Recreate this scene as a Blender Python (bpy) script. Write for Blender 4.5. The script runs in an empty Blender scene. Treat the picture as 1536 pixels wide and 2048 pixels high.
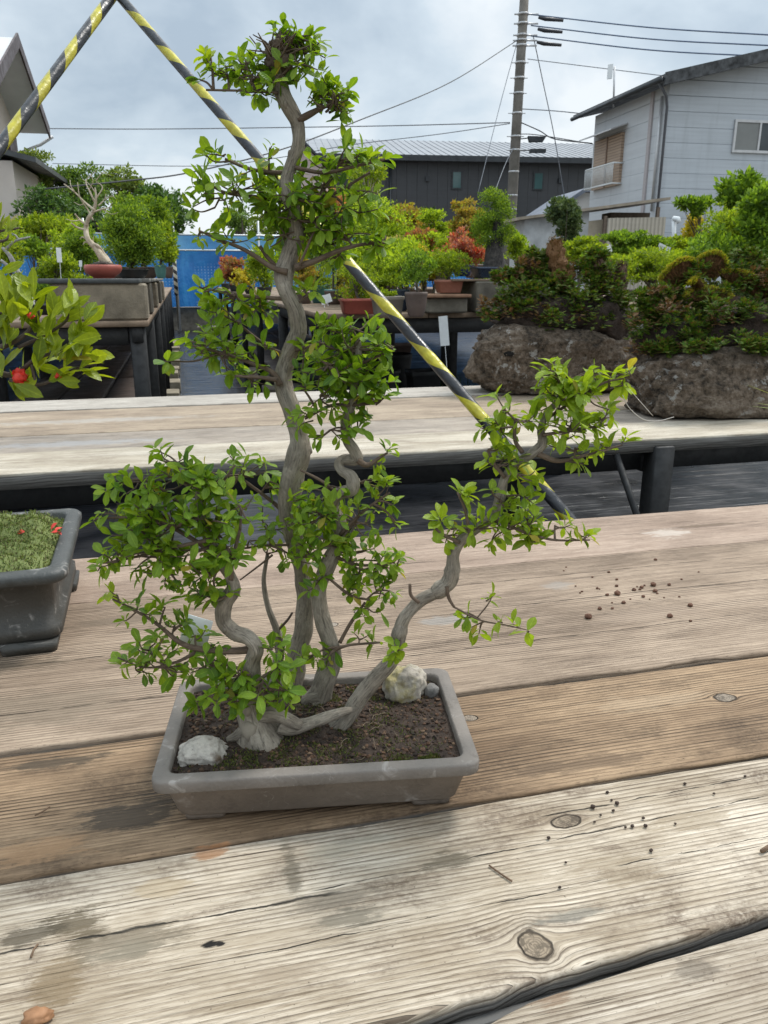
import bpy, math, random
import numpy as np
from mathutils import noise as mnoise, Vector

# ------------------------------------------------------------------ camera
SC = bpy.context.scene
COL = SC.collection
FPX = 1560.0                      # focal length in pixels of the 1536x2048 frame
PITCH = math.atan(469 / FPX)
CAMZ = 1.15
YAW = math.atan(410 * math.cos(PITCH) / FPX)
cam_data = bpy.data.cameras.new('camera')
cam = bpy.data.objects.new('camera', cam_data)
COL.objects.link(cam)
cam.location = (0, 0, CAMZ)
cam.rotation_euler = (math.pi / 2 - PITCH, 0, -YAW)
cam_data.sensor_width = 36
cam_data.lens = 36 * FPX / 2048
cam_data.clip_start = 0.02
cam_data.clip_end = 4000
cam_data.dof.use_dof = True
cam_data.dof.focus_distance = 0.72
cam_data.dof.aperture_fstop = 38
SC.camera = cam

# ------------------------------------------------------------------ light
SUN_EL, SUN_AZ = math.radians(58), math.radians(62)   # azimuth from +Y towards +X
SC.view_settings.view_transform = 'Standard'
SC.view_settings.look = 'None'
SC.view_settings.gamma = 1.0
SC.view_settings.exposure = 0.95
sd = bpy.data.lights.new('sun', 'SUN')
sd.energy = 1.5
sd.angle = math.radians(12)
sd.color = (1.0, 0.96, 0.90)
sun = bpy.data.objects.new('sun', sd)
COL.objects.link(sun)
sun.rotation_euler = Vector((-math.sin(SUN_AZ) * math.cos(SUN_EL), -math.cos(SUN_AZ) * math.cos(SUN_EL),
                             -math.sin(SUN_EL))).to_track_quat('-Z', 'Y').to_euler()


class NT:
    """small helper for node trees"""
    def __init__(self, tree):
        self.t = tree

    def n(self, typ, **kw):
        nd = self.t.nodes.new(typ)
        for k, v in kw.items():
            setattr(nd, k, v)
        return nd

    def put(self, sock, v):
        if hasattr(v, 'links'):
            self.t.links.new(v, sock)
        elif v is not None:
            if sock.type == 'RGBA' and len(v) == 3:
                v = (*v, 1)
            sock.default_value = v

    def m(self, op, a, b=None, c=None, clamp=False):
        nd = self.n('ShaderNodeMath', operation=op, use_clamp=clamp)
        for i, v in enumerate((a, b, c)):
            if v is not None:
                self.put(nd.inputs[i], v)
        return nd.outputs[0]

    def vec(self, x=0.0, y=0.0, z=0.0):
        nd = self.n('ShaderNodeCombineXYZ')
        for i, v in enumerate((x, y, z)):
            self.put(nd.inputs[i], v)
        return nd.outputs[0]

    def sep(self, v):
        nd = self.n('ShaderNodeSeparateXYZ')
        self.put(nd.inputs[0], v)
        return nd.outputs

    def noise(self, vec, scale=1.0, detail=2.0, rough=0.5, dist=0.0, color=False):
        nd = self.n('ShaderNodeTexNoise')
        if vec is not None:
            self.put(nd.inputs['Vector'], vec)
        nd.inputs['Scale'].default_value = scale
        nd.inputs['Detail'].default_value = detail
        nd.inputs['Roughness'].default_value = rough
        nd.inputs['Distortion'].default_value = dist
        return nd.outputs['Color' if color else 'Fac']

    def voro(self, vec, scale, feature='F1', out='Distance'):
        nd = self.n('ShaderNodeTexVoronoi', feature=feature)
        if vec is not None:
            self.put(nd.inputs['Vector'], vec)
        nd.inputs['Scale'].default_value = scale
        return nd.outputs[out]

    def mix(self, f, a, b, mode='MIX'):
        nd = self.n('ShaderNodeMix', data_type='RGBA', blend_type=mode)
        self.put(nd.inputs[0], f)
        self.put(nd.inputs[6], a)
        self.put(nd.inputs[7], b)
        return nd.outputs[2]

    def step(self, v, lo, hi, a=0.0, b=1.0):
        nd = self.n('ShaderNodeMapRange', interpolation_type='SMOOTHSTEP')
        self.put(nd.inputs[0], v)
        for i, x in zip((1, 2, 3, 4), (lo, hi, a, b)):
            self.put(nd.inputs[i], x)
        return nd.outputs[0]

    def ramp(self, f, stops):
        nd = self.n('ShaderNodeValToRGB')
        e = nd.color_ramp.elements
        while len(e) < len(stops):
            e.new(0.5)
        for el, (p, c) in zip(e, stops):
            el.position = p
            el.color = (*c, 1)
        self.put(nd.inputs[0], f)
        return nd.outputs[0]

    def bump(self, h, dist=0.001, strength=1.0):
        nd = self.n('ShaderNodeBump')
        nd.inputs['Strength'].default_value = strength
        nd.inputs['Distance'].default_value = dist
        self.put(nd.inputs['Height'], h)
        return nd.outputs[0]


# ------------------------------------------------------------------ sky
world = bpy.data.worlds.new('World')
SC.world = world
world.use_nodes = True
wt = NT(world.node_tree)
world.node_tree.nodes.clear()
wo = wt.n('ShaderNodeOutputWorld')
bg = wt.n('ShaderNodeBackground')
bg.inputs['Strength'].default_value = 0.10
sky = wt.n('ShaderNodeTexSky', sky_type='NISHITA')
sky.sun_disc = False
sky.sun_elevation = SUN_EL
sky.sun_rotation = SUN_AZ
gen = wt.n('ShaderNodeTexCoord').outputs['Generated']
gx, gy, gz = wt.sep(gen)
inv = wt.m('DIVIDE', 1.0, wt.m('MAXIMUM', wt.m('ADD', gz, 0.42), 0.05))
cv = wt.vec(wt.m('MULTIPLY', gx, inv), wt.m('MULTIPLY', gy, inv), 0.37)
c1 = wt.noise(cv, 1.7, 6, 0.52, 0.25)
c2 = wt.noise(cv, 4.2, 5, 0.55, 0.3)
cl = wt.m('ADD', wt.m('MULTIPLY', c1, 0.72), wt.m('MULTIPLY', c2, 0.28))
hz = wt.step(gz, 0.0, 0.22, 0.13, 0.0)
cl = wt.m('ADD', cl, hz)
cloud = wt.ramp(cl, [(0.38, (2.3, 2.8, 3.3)), (0.50, (3.4, 3.9, 4.3)), (0.60, (4.7, 4.95, 5.1))])
zen = wt.step(gz, 0.22, 0.95, 1.0, 2.3)
cloud = wt.mix(1.0, cloud, wt.vec(zen, zen, zen), 'MULTIPLY')
wt.put(bg.inputs['Color'], wt.mix(0.93, sky.outputs[0], cloud))
wt.t.links.new(bg.outputs[0], wo.inputs[0])


# ------------------------------------------------------------------ photo geometry -> world
FV = np.array([math.sin(YAW), math.cos(YAW)])
RV = np.array([math.cos(YAW), -math.sin(YAW)])


def ray(px, py):
    dx, dy = (px - 768) / FPX, (1024 - py) / FPX
    return dx, math.cos(PITCH) + dy * math.sin(PITCH), -math.sin(PITCH) + dy * math.cos(PITCH)


def P(px, py, v):
    """world point seen at (px, py) at horizontal forward distance v"""
    u, w, z = ray(px, py)
    k = v / w
    q = RV * u * k + FV * v
    return np.array([q[0], q[1], CAMZ + z * k])


def G(px, py, z):
    """world point seen at (px, py) on the level z"""
    u, w, zz = ray(px, py)
    k = (z - CAMZ) / zz
    q = RV * u * k + FV * w * k
    return np.array([q[0], q[1], z])


def fwd(p):
    return float(p[0] * FV[0] + p[1] * FV[1])


def mpp(py, v):
    """metres per photo pixel"""
    return v / (ray(768, py)[1] * FPX)


# ------------------------------------------------------------------ mesh building
class MB:
    def __init__(self):
        self.v, self.f, self.mi, self.uv, self.tone, self.n = [], [], [], [], [], 0

    def add(self, verts, faces, mi=0, uv=None, tone=None):
        verts = np.asarray(verts, float).reshape(-1, 3)
        fs = faces if isinstance(faces, list) else [faces]
        for fa in fs:
            fa = np.asarray(fa, int)
            if fa.ndim == 1:
                fa = fa[None, :]
            if len(fa):
                self.f.append(fa + self.n)
                self.mi.append(np.full(len(fa), mi, int))
        self.v.append(verts)
        self.uv.append(np.zeros((len(verts), 2)) if uv is None else np.asarray(uv, float))
        self.tone.append(np.zeros(len(verts)) if tone is None else np.broadcast_to(np.asarray(tone, float), (len(verts),)))
        self.n += len(verts)

    def mesh(self, name, mats, origin, smooth=True):
        V = np.concatenate(self.v) - np.asarray(origin, float)
        me = bpy.data.meshes.new(name)
        me.vertices.add(len(V))
        me.vertices.foreach_set('co', V.astype(np.float32).ravel())
        loops = np.concatenate([a.ravel() for a in self.f])
        sizes = np.concatenate([np.full(len(a), a.shape[1]) for a in self.f])
        starts = np.concatenate([[0], np.cumsum(sizes)[:-1]])
        me.loops.add(len(loops))
        me.loops.foreach_set('vertex_index', loops.astype(np.int32))
        me.polygons.add(len(sizes))
        me.polygons.foreach_set('loop_start', starts.astype(np.int32))
        me.polygons.foreach_set('material_index', np.concatenate(self.mi).astype(np.int32))
        me.polygons.foreach_set('use_smooth', np.full(len(sizes), smooth))
        uvl = me.uv_layers.new(name='UVMap')
        uvl.data.foreach_set('uv', np.concatenate(self.uv)[loops].astype(np.float32).ravel())
        at = me.attributes.new('tone', 'FLOAT', 'POINT')
        at.data.foreach_set('value', np.concatenate(self.tone).astype(np.float32))
        for m in (mats if isinstance(mats, (list, tuple)) else [mats]):
            me.materials.append(m)
        me.update(calc_edges=True)
        me.validate()
        return me

    def build(self, name, mats, parent=None, origin=None, smooth=True):
        if origin is None:
            if parent is not None:
                origin = WLOC[parent.name]
            else:
                V = np.concatenate(self.v)
                lo, hi = V.min(0), V.max(0)
                origin = ((lo[0] + hi[0]) / 2, (lo[1] + hi[1]) / 2, lo[2])
        o = bpy.data.objects.new(name, self.mesh(name, mats, origin, smooth))
        COL.objects.link(o)
        if parent is not None:
            o.parent = parent
            o.location = np.asarray(origin) - WLOC[parent.name]
        else:
            o.location = origin
        WLOC[o.name] = np.asarray(origin, float)
        return o

    # ---- shapes
    def box(self, x0, x1, y0, y1, z0, z1, mi=0, fr=None):
        c = np.array([[x, y, z] for z in (z0, z1) for y in (y0, y1) for x in (x0, x1)], float)
        if fr is not None:
            o, ex, ey = fr
            c = np.asarray(o) + c[:, :1] * ex + c[:, 1:2] * ey + c[:, 2:] * np.array([0, 0, 1.0])
        self.add(c, np.array([[0, 2, 3, 1], [4, 5, 7, 6], [0, 1, 5, 4], [2, 6, 7, 3], [0, 4, 6, 2], [1, 3, 7, 5]]), mi)

    def bbox(self, x0, x1, y0, y1, z0, z1, b=0.004, mi=0, fr=None):
        """box with chamfered edges"""
        rings = [(b, z0), (0, z0 + b), (0, z1 - b), (b, z1)]
        R = []
        for ins, z in rings:
            a0, a1, c0, c1 = x0 + ins, x1 - ins, y0 + ins, y1 - ins
            R.append(np.array([[a0 + b, c0, z], [a1 - b, c0, z], [a1, c0 + b, z], [a1, c1 - b, z],
                               [a1 - b, c1, z], [a0 + b, c1, z], [a0, c1 - b, z], [a0, c0 + b, z]]))
        if fr is not None:
            o, ex, ey = fr
            R = [np.asarray(o) + c[:, :1] * ex + c[:, 1:2] * ey + c[:, 2:] * np.array([0, 0, 1.0]) for c in R]
        self.loft(R, True, True, mi)

    def loft(self, rings, cap0=False, cap1=False, mi=0):
        k = len(rings[0])
        V = np.concatenate(rings)
        i = np.arange(k)
        j = (i + 1) % k
        F = [np.stack([r * k + i, r * k + j, (r + 1) * k + j, (r + 1) * k + i], 1) for r in range(len(rings) - 1)]
        fs = [np.concatenate(F)]
        if cap0:
            fs.append(i[::-1][None, :])
        if cap1:
            fs.append((i + (len(rings) - 1) * k)[None, :])
        self.add(V, fs, mi)

    def quad(self, pts, mi=0):
        self.add(pts, np.arange(len(pts))[None, :], mi)

    def slab(self, poly, off, mi=0):
        """polygon extruded by a vector"""
        a = np.asarray(poly, float)
        b = a + np.asarray(off, float)
        k = len(a)
        i = np.arange(k)
        j = (i + 1) % k
        self.add(np.concatenate([a, b]), [np.stack([i, j, j + k, i + k], 1), i[::-1][None, :], (i + k)[None, :]], mi)

    def tube(self, pts, rad, sides=8, mi=0, rough=0.0, seed=0, res=None, caps=True, tone=0.0, lump=30.0):
        pts = np.asarray(pts, float)
        rad = np.broadcast_to(np.asarray(rad, float), (len(pts),))
        if res:
            pts, rad = smooth_path(pts, rad, res)
        n = len(pts)
        T = np.gradient(pts, axis=0)
        T /= np.linalg.norm(T, axis=1)[:, None] + 1e-12
        ref = np.array([0.31, 0.95, 0.05]) if abs(T[0][1]) < 0.8 else np.array([1.0, 0.1, 0.05])
        N = np.cross(T[0], ref)
        N /= np.linalg.norm(N)
        ang = np.arange(sides) / sides * 2 * math.pi
        V = np.zeros((n, sides + 1, 3))
        UV = np.zeros((n, sides + 1, 2))
        ln = np.concatenate([[0], np.cumsum(np.linalg.norm(np.diff(pts, axis=0), axis=1))])
        for a in range(n):
            N = N - T[a] * N.dot(T[a])
            N /= np.linalg.norm(N) + 1e-12
            B = np.cross(T[a], N)
            for s in range(sides + 1):
                w = ang[s % sides]
                r = rad[a]
                if rough:
                    q = pts[a] * lump
                    r *= 1 + rough * (mnoise.noise((q[0] + math.cos(w) * 1.1 + seed, q[1] + math.sin(w) * 1.1, q[2])) +
                                      0.5 * mnoise.noise((math.cos(w) * 2.6 + seed, math.sin(w) * 2.6, ln[a] * lump * 0.5)))
                V[a, s] = pts[a] + (N * math.cos(w) + B * math.sin(w)) * r
                UV[a, s] = (s / sides, ln[a])
        k = sides + 1
        i = np.arange(sides)
        F = np.concatenate([np.stack([a * k + i, a * k + i + 1, (a + 1) * k + i + 1, (a + 1) * k + i], 1) for a in range(n - 1)])
        fs = [F]
        if caps:
            fs += [np.arange(sides)[::-1][None, :], (np.arange(sides) + (n - 1) * k)[None, :]]
        self.add(V.reshape(-1, 3), fs, mi, UV.reshape(-1, 2), tone)

    def blob(self, c, r, amp=0.2, freq=2.0, seed=0, sub=3, mi=0, flat=None):
        """lumpy stone-like ball"""
        V, F = ICO[sub]
        r = np.broadcast_to(np.asarray(r, float), (3,))
        W = []
        for p in V:
            d = 1 + amp * mnoise.noise(Vector(p) * freq + Vector((seed, seed * 1.7, 3))) \
                + amp * 0.5 * mnoise.noise(Vector(p) * freq * 2.7 + Vector((seed, 9, seed)))
            q = p * d
            if flat is not None:
                q = np.sign(q) * np.abs(q) ** flat
            W.append(q * r)
        self.add(np.array(W) + np.asarray(c), F, mi)

    def leaves(self, base, D, N, L, W, fold=0.18, curl=0.25, tone=0.0, shape='obovate'):
        """detailed leaves, 3 x 6 vertices each"""
        base, D, N = (np.asarray(a, float) for a in (base, D, N))
        k = len(base)
        D = D / (np.linalg.norm(D, axis=1)[:, None] + 1e-9)
        S = np.cross(D, N)
        S /= np.linalg.norm(S, axis=1)[:, None] + 1e-9
        N = np.cross(S, D)
        t = np.array([0, .12, .35, .6, .82, 1.0])
        w = {'obovate': np.array([.05, .30, .78, 1.0, .74, .03]), 'lance': np.array([.06, .35, .8, 1.0, .66, .02]),
             'blade': np.array([.4, .8, 1, .9, .6, .02])}[shape]
        L, W = np.broadcast_to(L, k), np.broadcast_to(W, k)
        fold, curl = np.broadcast_to(fold, k), np.broadcast_to(curl, k)
        V = np.zeros((k, 6, 3, 3))
        for i in range(6):
            mid = base + D * (L * (t[i] - 0.06 * curl * t[i] ** 2))[:, None] - N * (L * curl * t[i] ** 2)[:, None]
            for j, s in enumerate((-1, 0, 1)):
                V[:, i, j] = mid + S * (s * w[i] * W / 2)[:, None] + N * (abs(s) * fold * w[i] * W)[:, None]
        a = np.array([[i * 3 + j, i * 3 + j + 1, (i + 1) * 3 + j + 1, (i + 1) * 3 + j] for i in range(5) for j in range(2)])
        F = (a[None] + (np.arange(k) * 18)[:, None, None]).reshape(-1, 4)
        uv = np.zeros((k, 6, 3, 2))
        uv[..., 0] = np.array([0, .5, 1.0])
        uv[..., 1] = t[None, :, None]
        self.add(V.reshape(-1, 3), F, 0, uv.reshape(-1, 2), np.repeat(np.broadcast_to(tone, k), 18))

    def flecks(self, base, D, N, L, W, tone=0.0):
        """small leaves of two triangles each, for plants further away"""
        k = len(base)
        if k == 0:
            return
        D = D / (np.linalg.norm(D, axis=1)[:, None] + 1e-9)
        S = np.cross(D, N)
        S /= np.linalg.norm(S, axis=1)[:, None] + 1e-9
        N = np.cross(S, D)
        L = np.broadcast_to(L, k)[:, None]
        W = np.broadcast_to(W, k)[:, None]
        V = np.stack([base, base + D * L * .5 + S * W * .5 + N * L * .10, base + D * L, base + D * L * .5 - S * W * .5 + N * L * .10], 1)
        F = np.arange(k * 4).reshape(k, 4)
        self.add(V.reshape(-1, 3), F, 0, None, np.repeat(np.broadcast_to(tone, k), 4))


WLOC = {}


def _ico(sub):
    import bmesh
    bm = bmesh.new()
    bmesh.ops.create_icosphere(bm, subdivisions=sub, radius=1)
    bm.verts.index_update()
    V = np.array([v.co[:] for v in bm.verts])
    F = np.array([[v.index for v in f.verts] for f in bm.faces])
    bm.free()
    return V, F


ICO = {i: _ico(i) for i in (1, 2, 3, 4, 5)}


def smooth_path(pts, rad, res):
    """Catmull-Rom resampling"""
    pts = np.asarray(pts, float)
    rad = np.broadcast_to(np.asarray(rad, float), (len(pts),))
    X = np.concatenate([pts, rad[:, None]], 1)
    X = np.vstack([2 * X[0] - X[1], X, 2 * X[-1] - X[-2]])
    out = []
    for i in range(1, len(X) - 2):
        a, b, c, d = X[i - 1], X[i], X[i + 1], X[i + 2]
        for t in np.arange(res) / res:
            out.append(0.5 * (2 * b + (c - a) * t + (2 * a - 5 * b + 4 * c - d) * t * t + (3 * b - a - 3 * c + d) * t ** 3))
    out.append(X[-2])
    out = np.array(out)
    return out[:, :3], np.maximum(out[:, 3], 1e-4)


def props(o, label, cat, group=None, kind=None):
    if label:
        o['label'] = label
    if cat:
        o['category'] = cat
    if group:
        o['group'] = group
    if kind:
        o['kind'] = kind
    return o


def thing(name, loc, label, cat, group=None):
    o = bpy.data.objects.new(name, None)
    COL.objects.link(o)
    o.location = loc
    o.empty_display_size = 0.05
    WLOC[o.name] = np.asarray(loc, float)
    return props(o, label, cat, group)


def structure(o):
    o['kind'] = 'structure'
    return o


# ------------------------------------------------------------------ materials
MATS = {}


def newmat(name):
    m = bpy.data.materials.new(name)
    m.use_nodes = True
    t = NT(m.node_tree)
    b = m.node_tree.nodes['Principled BSDF']
    return m, t, b


def plain(name, col, rough=0.6, var=0.18, scale=20.0, metal=0.0, bump=0.0, bscale=60.0, spec=0.5):
    """a colour with blotches of wear and an optional fine bump"""
    if name in MATS:
        return MATS[name]
    m, t, b = newmat(name)
    pos = t.n('ShaderNodeNewGeometry').outputs['Position']
    nz = t.noise(pos, scale, 5, 0.6)
    lo = tuple(c * (1 - var) for c in col)
    hi = tuple(min(1, c * (1 + var)) for c in col)
    t.put(b.inputs['Base Color'], t.ramp(nz, [(0.3, lo), (0.7, hi)]))
    t.put(b.inputs['Roughness'], t.step(nz, 0.3, 0.7, min(1, rough + 0.1), max(0.05, rough - 0.1)))
    b.inputs['Metallic'].default_value = metal
    b.inputs['Specular IOR Level'].default_value = spec
    if bump:
        t.put(b.inputs['Normal'], t.bump(t.noise(pos, bscale, 4, 0.6), bump))
    MATS[name] = m
    return m


def leafmat(name, cols, trans=0.35, rough=0.45, young=None):
    """foliage: colour differs from leaf to leaf; tone (0..1) blends to the colour of young leaves"""
    if name in MATS:
        return MATS[name]
    m, t, b = newmat(name)
    rnd = t.n('ShaderNodeNewGeometry').outputs['Random Per Island']
    k = len(cols)
    col = t.ramp(rnd, [((i + 0.5) / k, c) for i, c in enumerate(cols)])
    if young:
        a = t.n('ShaderNodeAttribute', attribute_name='tone').outputs['Fac']
        col = t.mix(a, col, young)
        u, v, _ = t.sep(t.n('ShaderNodeUVMap').outputs[0])
        col = t.mix(t.step(t.m('FRACT', t.m('MULTIPLY', rnd, 37.3)), 0.975, 0.985), col, (0.36, 0.30, 0.05))
        rib = t.step(t.m('ABSOLUTE', t.m('SUBTRACT', u, 0.5)), 0.0, 0.07, 0.35, 0.0)
        col = t.mix(rib, col, tuple(min(1, c * 1.8 + 0.02) for c in cols[3]))
        pos = t.n('ShaderNodeNewGeometry').outputs['Position']
        nz = t.noise(pos, 160, 3)
        col = t.mix(t.step(nz, 0.3, 0.75, 0.0, 0.30), col, tuple(c * 0.6 for c in cols[0]))
        vein = t.m('SINE', t.m('ADD', t.m('MULTIPLY', v, 42.0), t.m('MULTIPLY', t.m('ABSOLUTE', t.m('SUBTRACT', u, 0.5)), -16.0)))
        t.put(b.inputs['Normal'], t.bump(vein, 0.0004, 0.25))
    t.put(b.inputs['Base Color'], col)
    b.inputs['Roughness'].default_value = rough
    b.inputs['Specular IOR Level'].default_value = 0.35
    tr = t.n('ShaderNodeBsdfTranslucent')
    t.put(tr.inputs[0], t.mix(1.0, col, (1.55, 1.45, 0.5), 'MULTIPLY'))
    ms = t.n('ShaderNodeMixShader')
    ms.inputs[0].default_value = trans
    t.t.links.new(b.outputs[0], ms.inputs[1])
    t.t.links.new(tr.outputs[0], ms.inputs[2])
    t.t.links.new(ms.outputs[0], m.node_tree.nodes['Material Output'].inputs[0])
    MATS[name] = m
    return m


def barkmat(name, dark, mid, light, streak=60.0, bump=0.0008):
    """bark with cracks that run along the limb (UV: around, along in metres)"""
    if name in MATS:
        return MATS[name]
    m, t, b = newmat(name)
    u, v, _ = t.sep(t.n('ShaderNodeUVMap').outputs[0])
    pos = t.n('ShaderNodeNewGeometry').outputs['Position']
    a = t.m('MULTIPLY', u, 2 * math.pi)
    ca, sa = t.m('MULTIPLY', t.m('COSINE', a), 2.2), t.m('MULTIPLY', t.m('SINE', a), 2.2)
    cyl = t.vec(ca, sa, t.m('MULTIPLY', v, streak * 0.42))
    f = t.noise(cyl, 3.0, 5, 0.65, 0.3)
    cyl2 = t.vec(ca, sa, t.m('MULTIPLY', v, streak * 0.16))
    g = t.noise(cyl2, 4.5, 3, 0.6, 0.15)
    w = t.noise(pos, 45, 4, 0.6)
    col = t.ramp(t.m('ADD', t.m('MULTIPLY', f, 0.5), t.m('MULTIPLY', w, 0.5)), [(0.34, dark), (0.5, mid), (0.66, light)])
    crack = t.step(g, 0.33, 0.43, 0.6, 0.0)
    col = t.mix(crack, col, tuple(c * 0.45 for c in dark))
    pt_ = t.noise(pos, 70, 5, 0.7, 0.4)
    col = t.mix(t.step(pt_, 0.56, 0.66, 0.0, 0.35), col, tuple(min(.6, c * 1.1) for c in light))
    col = t.mix(t.step(t.noise(pos, 38, 4, 0.65), 0.58, 0.70, 0.0, 0.5), col, tuple(c * 0.8 for c in dark))
    t.put(b.inputs['Base Color'], col)
    b.inputs['Roughness'].default_value = 0.85
    h = t.m('SUBTRACT', t.m('ADD', f, t.m('MULTIPLY', w, 0.6)), t.m('MULTIPLY', crack, 0.8))
    t.put(b.inputs['Normal'], t.bump(h, bump))
    MATS[name] = m
    return m


def wood(name, seed, light, mid, dark, freq=190.0, line=0.55, knots=(), stains_holes=(), cracks=(), dirt=0.5, rough=0.75):
    """weathered board, grain along world X.  knots: (x, y, radius, fill); stains: (x, y, rx, ry, colour, strength);
    cracks: (x0, x1, y, slope, width)"""
    m, t, b = newmat(name)
    pos = t.n('ShaderNodeNewGeometry').outputs['Position']
    x, y, z = t.sep(pos)
    xs = t.m('ADD', x, seed * 3.713)
    yk = t.m('SUBTRACT', y, t.m('MULTIPLY', z, 1.0))
    inside = None
    rimk = None
    for (kx, ky, ka, fill, *asp) in knots:
        dx = t.m('MULTIPLY', t.m('SUBTRACT', x, kx), asp[0] if asp else 0.72)
        dy = t.m('SUBTRACT', y, ky)
        wob = t.m('MULTIPLY', t.m('SUBTRACT', t.noise(pos, 70, 2), 0.5), ka * 0.7)
        d = t.m('ADD', t.m('SQRT', t.m('ADD', t.m('MULTIPLY', dx, dx), t.m('MULTIPLY', dy, dy))), wob)
        dd = t.m('MAXIMUM', t.m('MULTIPLY', d, d), ka * ka)
        fall = t.step(d, ka, ka * 5.5, 1.0, 0.0)
        yk = t.m('SUBTRACT', yk, t.m('MULTIPLY', fall, t.m('DIVIDE', t.m('MULTIPLY', dy, ka * ka), dd)))
        ins = t.step(d, ka * 0.90, ka * 1.0, 1.0, 0.0)
        ring = t.m('MULTIPLY', t.m('SINE', t.m('ADD', t.m('MULTIPLY', d, 2 * math.pi / (ka * 0.21)), t.m('MULTIPLY', t.noise(pos, 240, 3), 7.0))), 0.8)
        rad_ = t.m('ABSOLUTE', t.m('SINE', t.m('ADD', t.m('MULTIPLY', t.m('ARCTAN2', dy, dx), 2.5), t.m('MULTIPLY', t.noise(pos, 90, 2), 5.0))))
        ring = t.m('SUBTRACT', ring, t.m('MULTIPLY', t.step(rad_, 0.0, 0.16, 1.0, 0.0), 3.0))
        rc = t.m('MULTIPLY', t.step(t.m('ABSOLUTE', t.m('SUBTRACT', d, ka * 0.97)), 0.0, ka * 0.13, 1.0, 0.0), 0.9)
        inside = (ins, ring, fill) if inside is None else (t.m('MAXIMUM', inside[0], ins), t.m('ADD', inside[1], t.m('MULTIPLY', ring, ins)), inside[2])
        rimk = rc if rimk is None else t.m('MAXIMUM', rimk, rc)
    wp = t.noise(t.vec(t.m('MULTIPLY', xs, 1.3), t.m('MULTIPLY', y, 7.0), seed), 1.0, 3, 0.5)
    yw = t.m('ADD', yk, t.m('MULTIPLY', wp, 0.016))
    mod = t.noise(t.vec(t.m('MULTIPLY', xs, 0.35), t.m('MULTIPLY', yw, 16.0), seed + 2), 1.0, 1, 0.5)
    r = t.m('ADD', t.m('MULTIPLY', yw, freq), t.m('MULTIPLY', mod, 3.6))
    fr = t.m('FRACT', r)
    lin = t.m('MULTIPLY', t.m('POWER', t.step(fr, 0.25, 0.93), 2.2), t.step(fr, 0.93, 1.0, 1.0, 0.0))
    cell = t.noise(t.vec(t.m('MULTIPLY', xs, 1.8), t.m('MULTIPLY', t.m('FLOOR', r), 0.7), seed), 1.0, 3, 0.6)
    lvar = t.noise(t.vec(t.m('MULTIPLY', xs, 0.9), t.m('MULTIPLY', y, 13.0), seed + 31), 1.0, 3, 0.6)
    lin = t.m('MULTIPLY', t.m('MULTIPLY', lin, t.step(cell, 0.30, 0.58, 0.25, 1.0)), t.step(lvar, 0.34, 0.62, 0.25, 1.0))
    fine = t.noise(t.vec(t.m('MULTIPLY', xs, 24.0), t.m('MULTIPLY', yw, 620.0), seed), 1.0, 4, 0.62)
    vfine = t.noise(t.vec(t.m('MULTIPLY', xs, 80.0), t.m('MULTIPLY', yw, 1500.0), seed + 3), 1.0, 3, 0.6)
    med = t.noise(t.vec(t.m('MULTIPLY', xs, 11.0), t.m('MULTIPLY', yw, 150.0), seed + 5), 1.0, 4, 0.6)
    blot = t.noise(t.vec(t.m('MULTIPLY', xs, 3.2), t.m('MULTIPLY', y, 8.5), seed + 9), 1.0, 5, 0.62, 0.4)
    mixv = t.m('ADD', t.m('ADD', t.m('MULTIPLY', blot, 0.42), t.m('MULTIPLY', med, 0.24)), t.m('ADD', t.m('MULTIPLY', fine, 0.18), t.m('MULTIPLY', vfine, 0.16)))
    col = t.ramp(mixv, [(0.41, tuple(c * .85 for c in mid)), (0.50, tuple((a + c) / 2 for a, c in zip(mid, light))), (0.58, tuple(min(.75, c * 1.06) for c in light))])
    col = t.mix(t.m('MULTIPLY', lin, line), col, dark)
    col = t.mix(t.step(fine, 0.42, 0.24, 0.0, 0.7), col, dark)
    col = t.mix(t.step(vfine, 0.44, 0.28, 0.0, 0.5), col, dark)
    pat = t.noise(t.vec(t.m('MULTIPLY', xs, 11.0), t.m('MULTIPLY', y, 26.0), seed + 21), 1.0, 6, 0.7)
    col = t.mix(t.step(pat, 0.46, 0.62, 0.0, 0.34), col, mid)
    mc = t.noise(t.vec(t.m('MULTIPLY', xs, 7.0), t.m('MULTIPLY', yw, 300.0), seed + 40), 1.0, 2, 0.5)
    mc = t.step(mc, 0.69, 0.74, 0.0, 0.8)
    col = t.mix(mc, col, tuple(c * 0.6 for c in dark))
    grime = t.noise(t.vec(t.m('MULTIPLY', xs, 7.0), t.m('MULTIPLY', y, 17.0), seed + 14), 1.0, 6, 0.68, 0.3)
    g2 = t.noise(pos, 210, 4, 0.7)
    gr = t.m('MULTIPLY', t.step(grime, 0.47, 0.68, 0.0, dirt), t.step(g2, 0.30, 0.62, 0.25, 1.0))
    col = t.mix(gr, col, tuple(c * 1.1 for c in dark))
    spk = t.step(t.noise(pos, 420, 2, 0.5), 0.70, 0.76, 0.0, 0.65)
    col = t.mix(spk, col, tuple(c * 0.55 for c in dark))
    hole = None
    for (sx, sy, rx, ry, sc, st) in stains_holes:
        ex = t.m('DIVIDE', t.m('SUBTRACT', x, sx), rx)
        ey = t.m('DIVIDE', t.m('SUBTRACT', y, sy), ry)
        d = t.m('SQRT', t.m('ADD', t.m('MULTIPLY', ex, ex), t.m('MULTIPLY', ey, ey)))
        d = t.m('ADD', d, t.m('MULTIPLY', t.m('SUBTRACT', t.noise(t.vec(t.m('MULTIPLY', x, 30.0), t.m('MULTIPLY', y, 70.0), seed), 1.0, 6, 0.72), 0.5), 2.6))
        d = t.m('ADD', d, t.m('MULTIPLY', t.m('SUBTRACT', fine, 0.5), 1.3))
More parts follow.
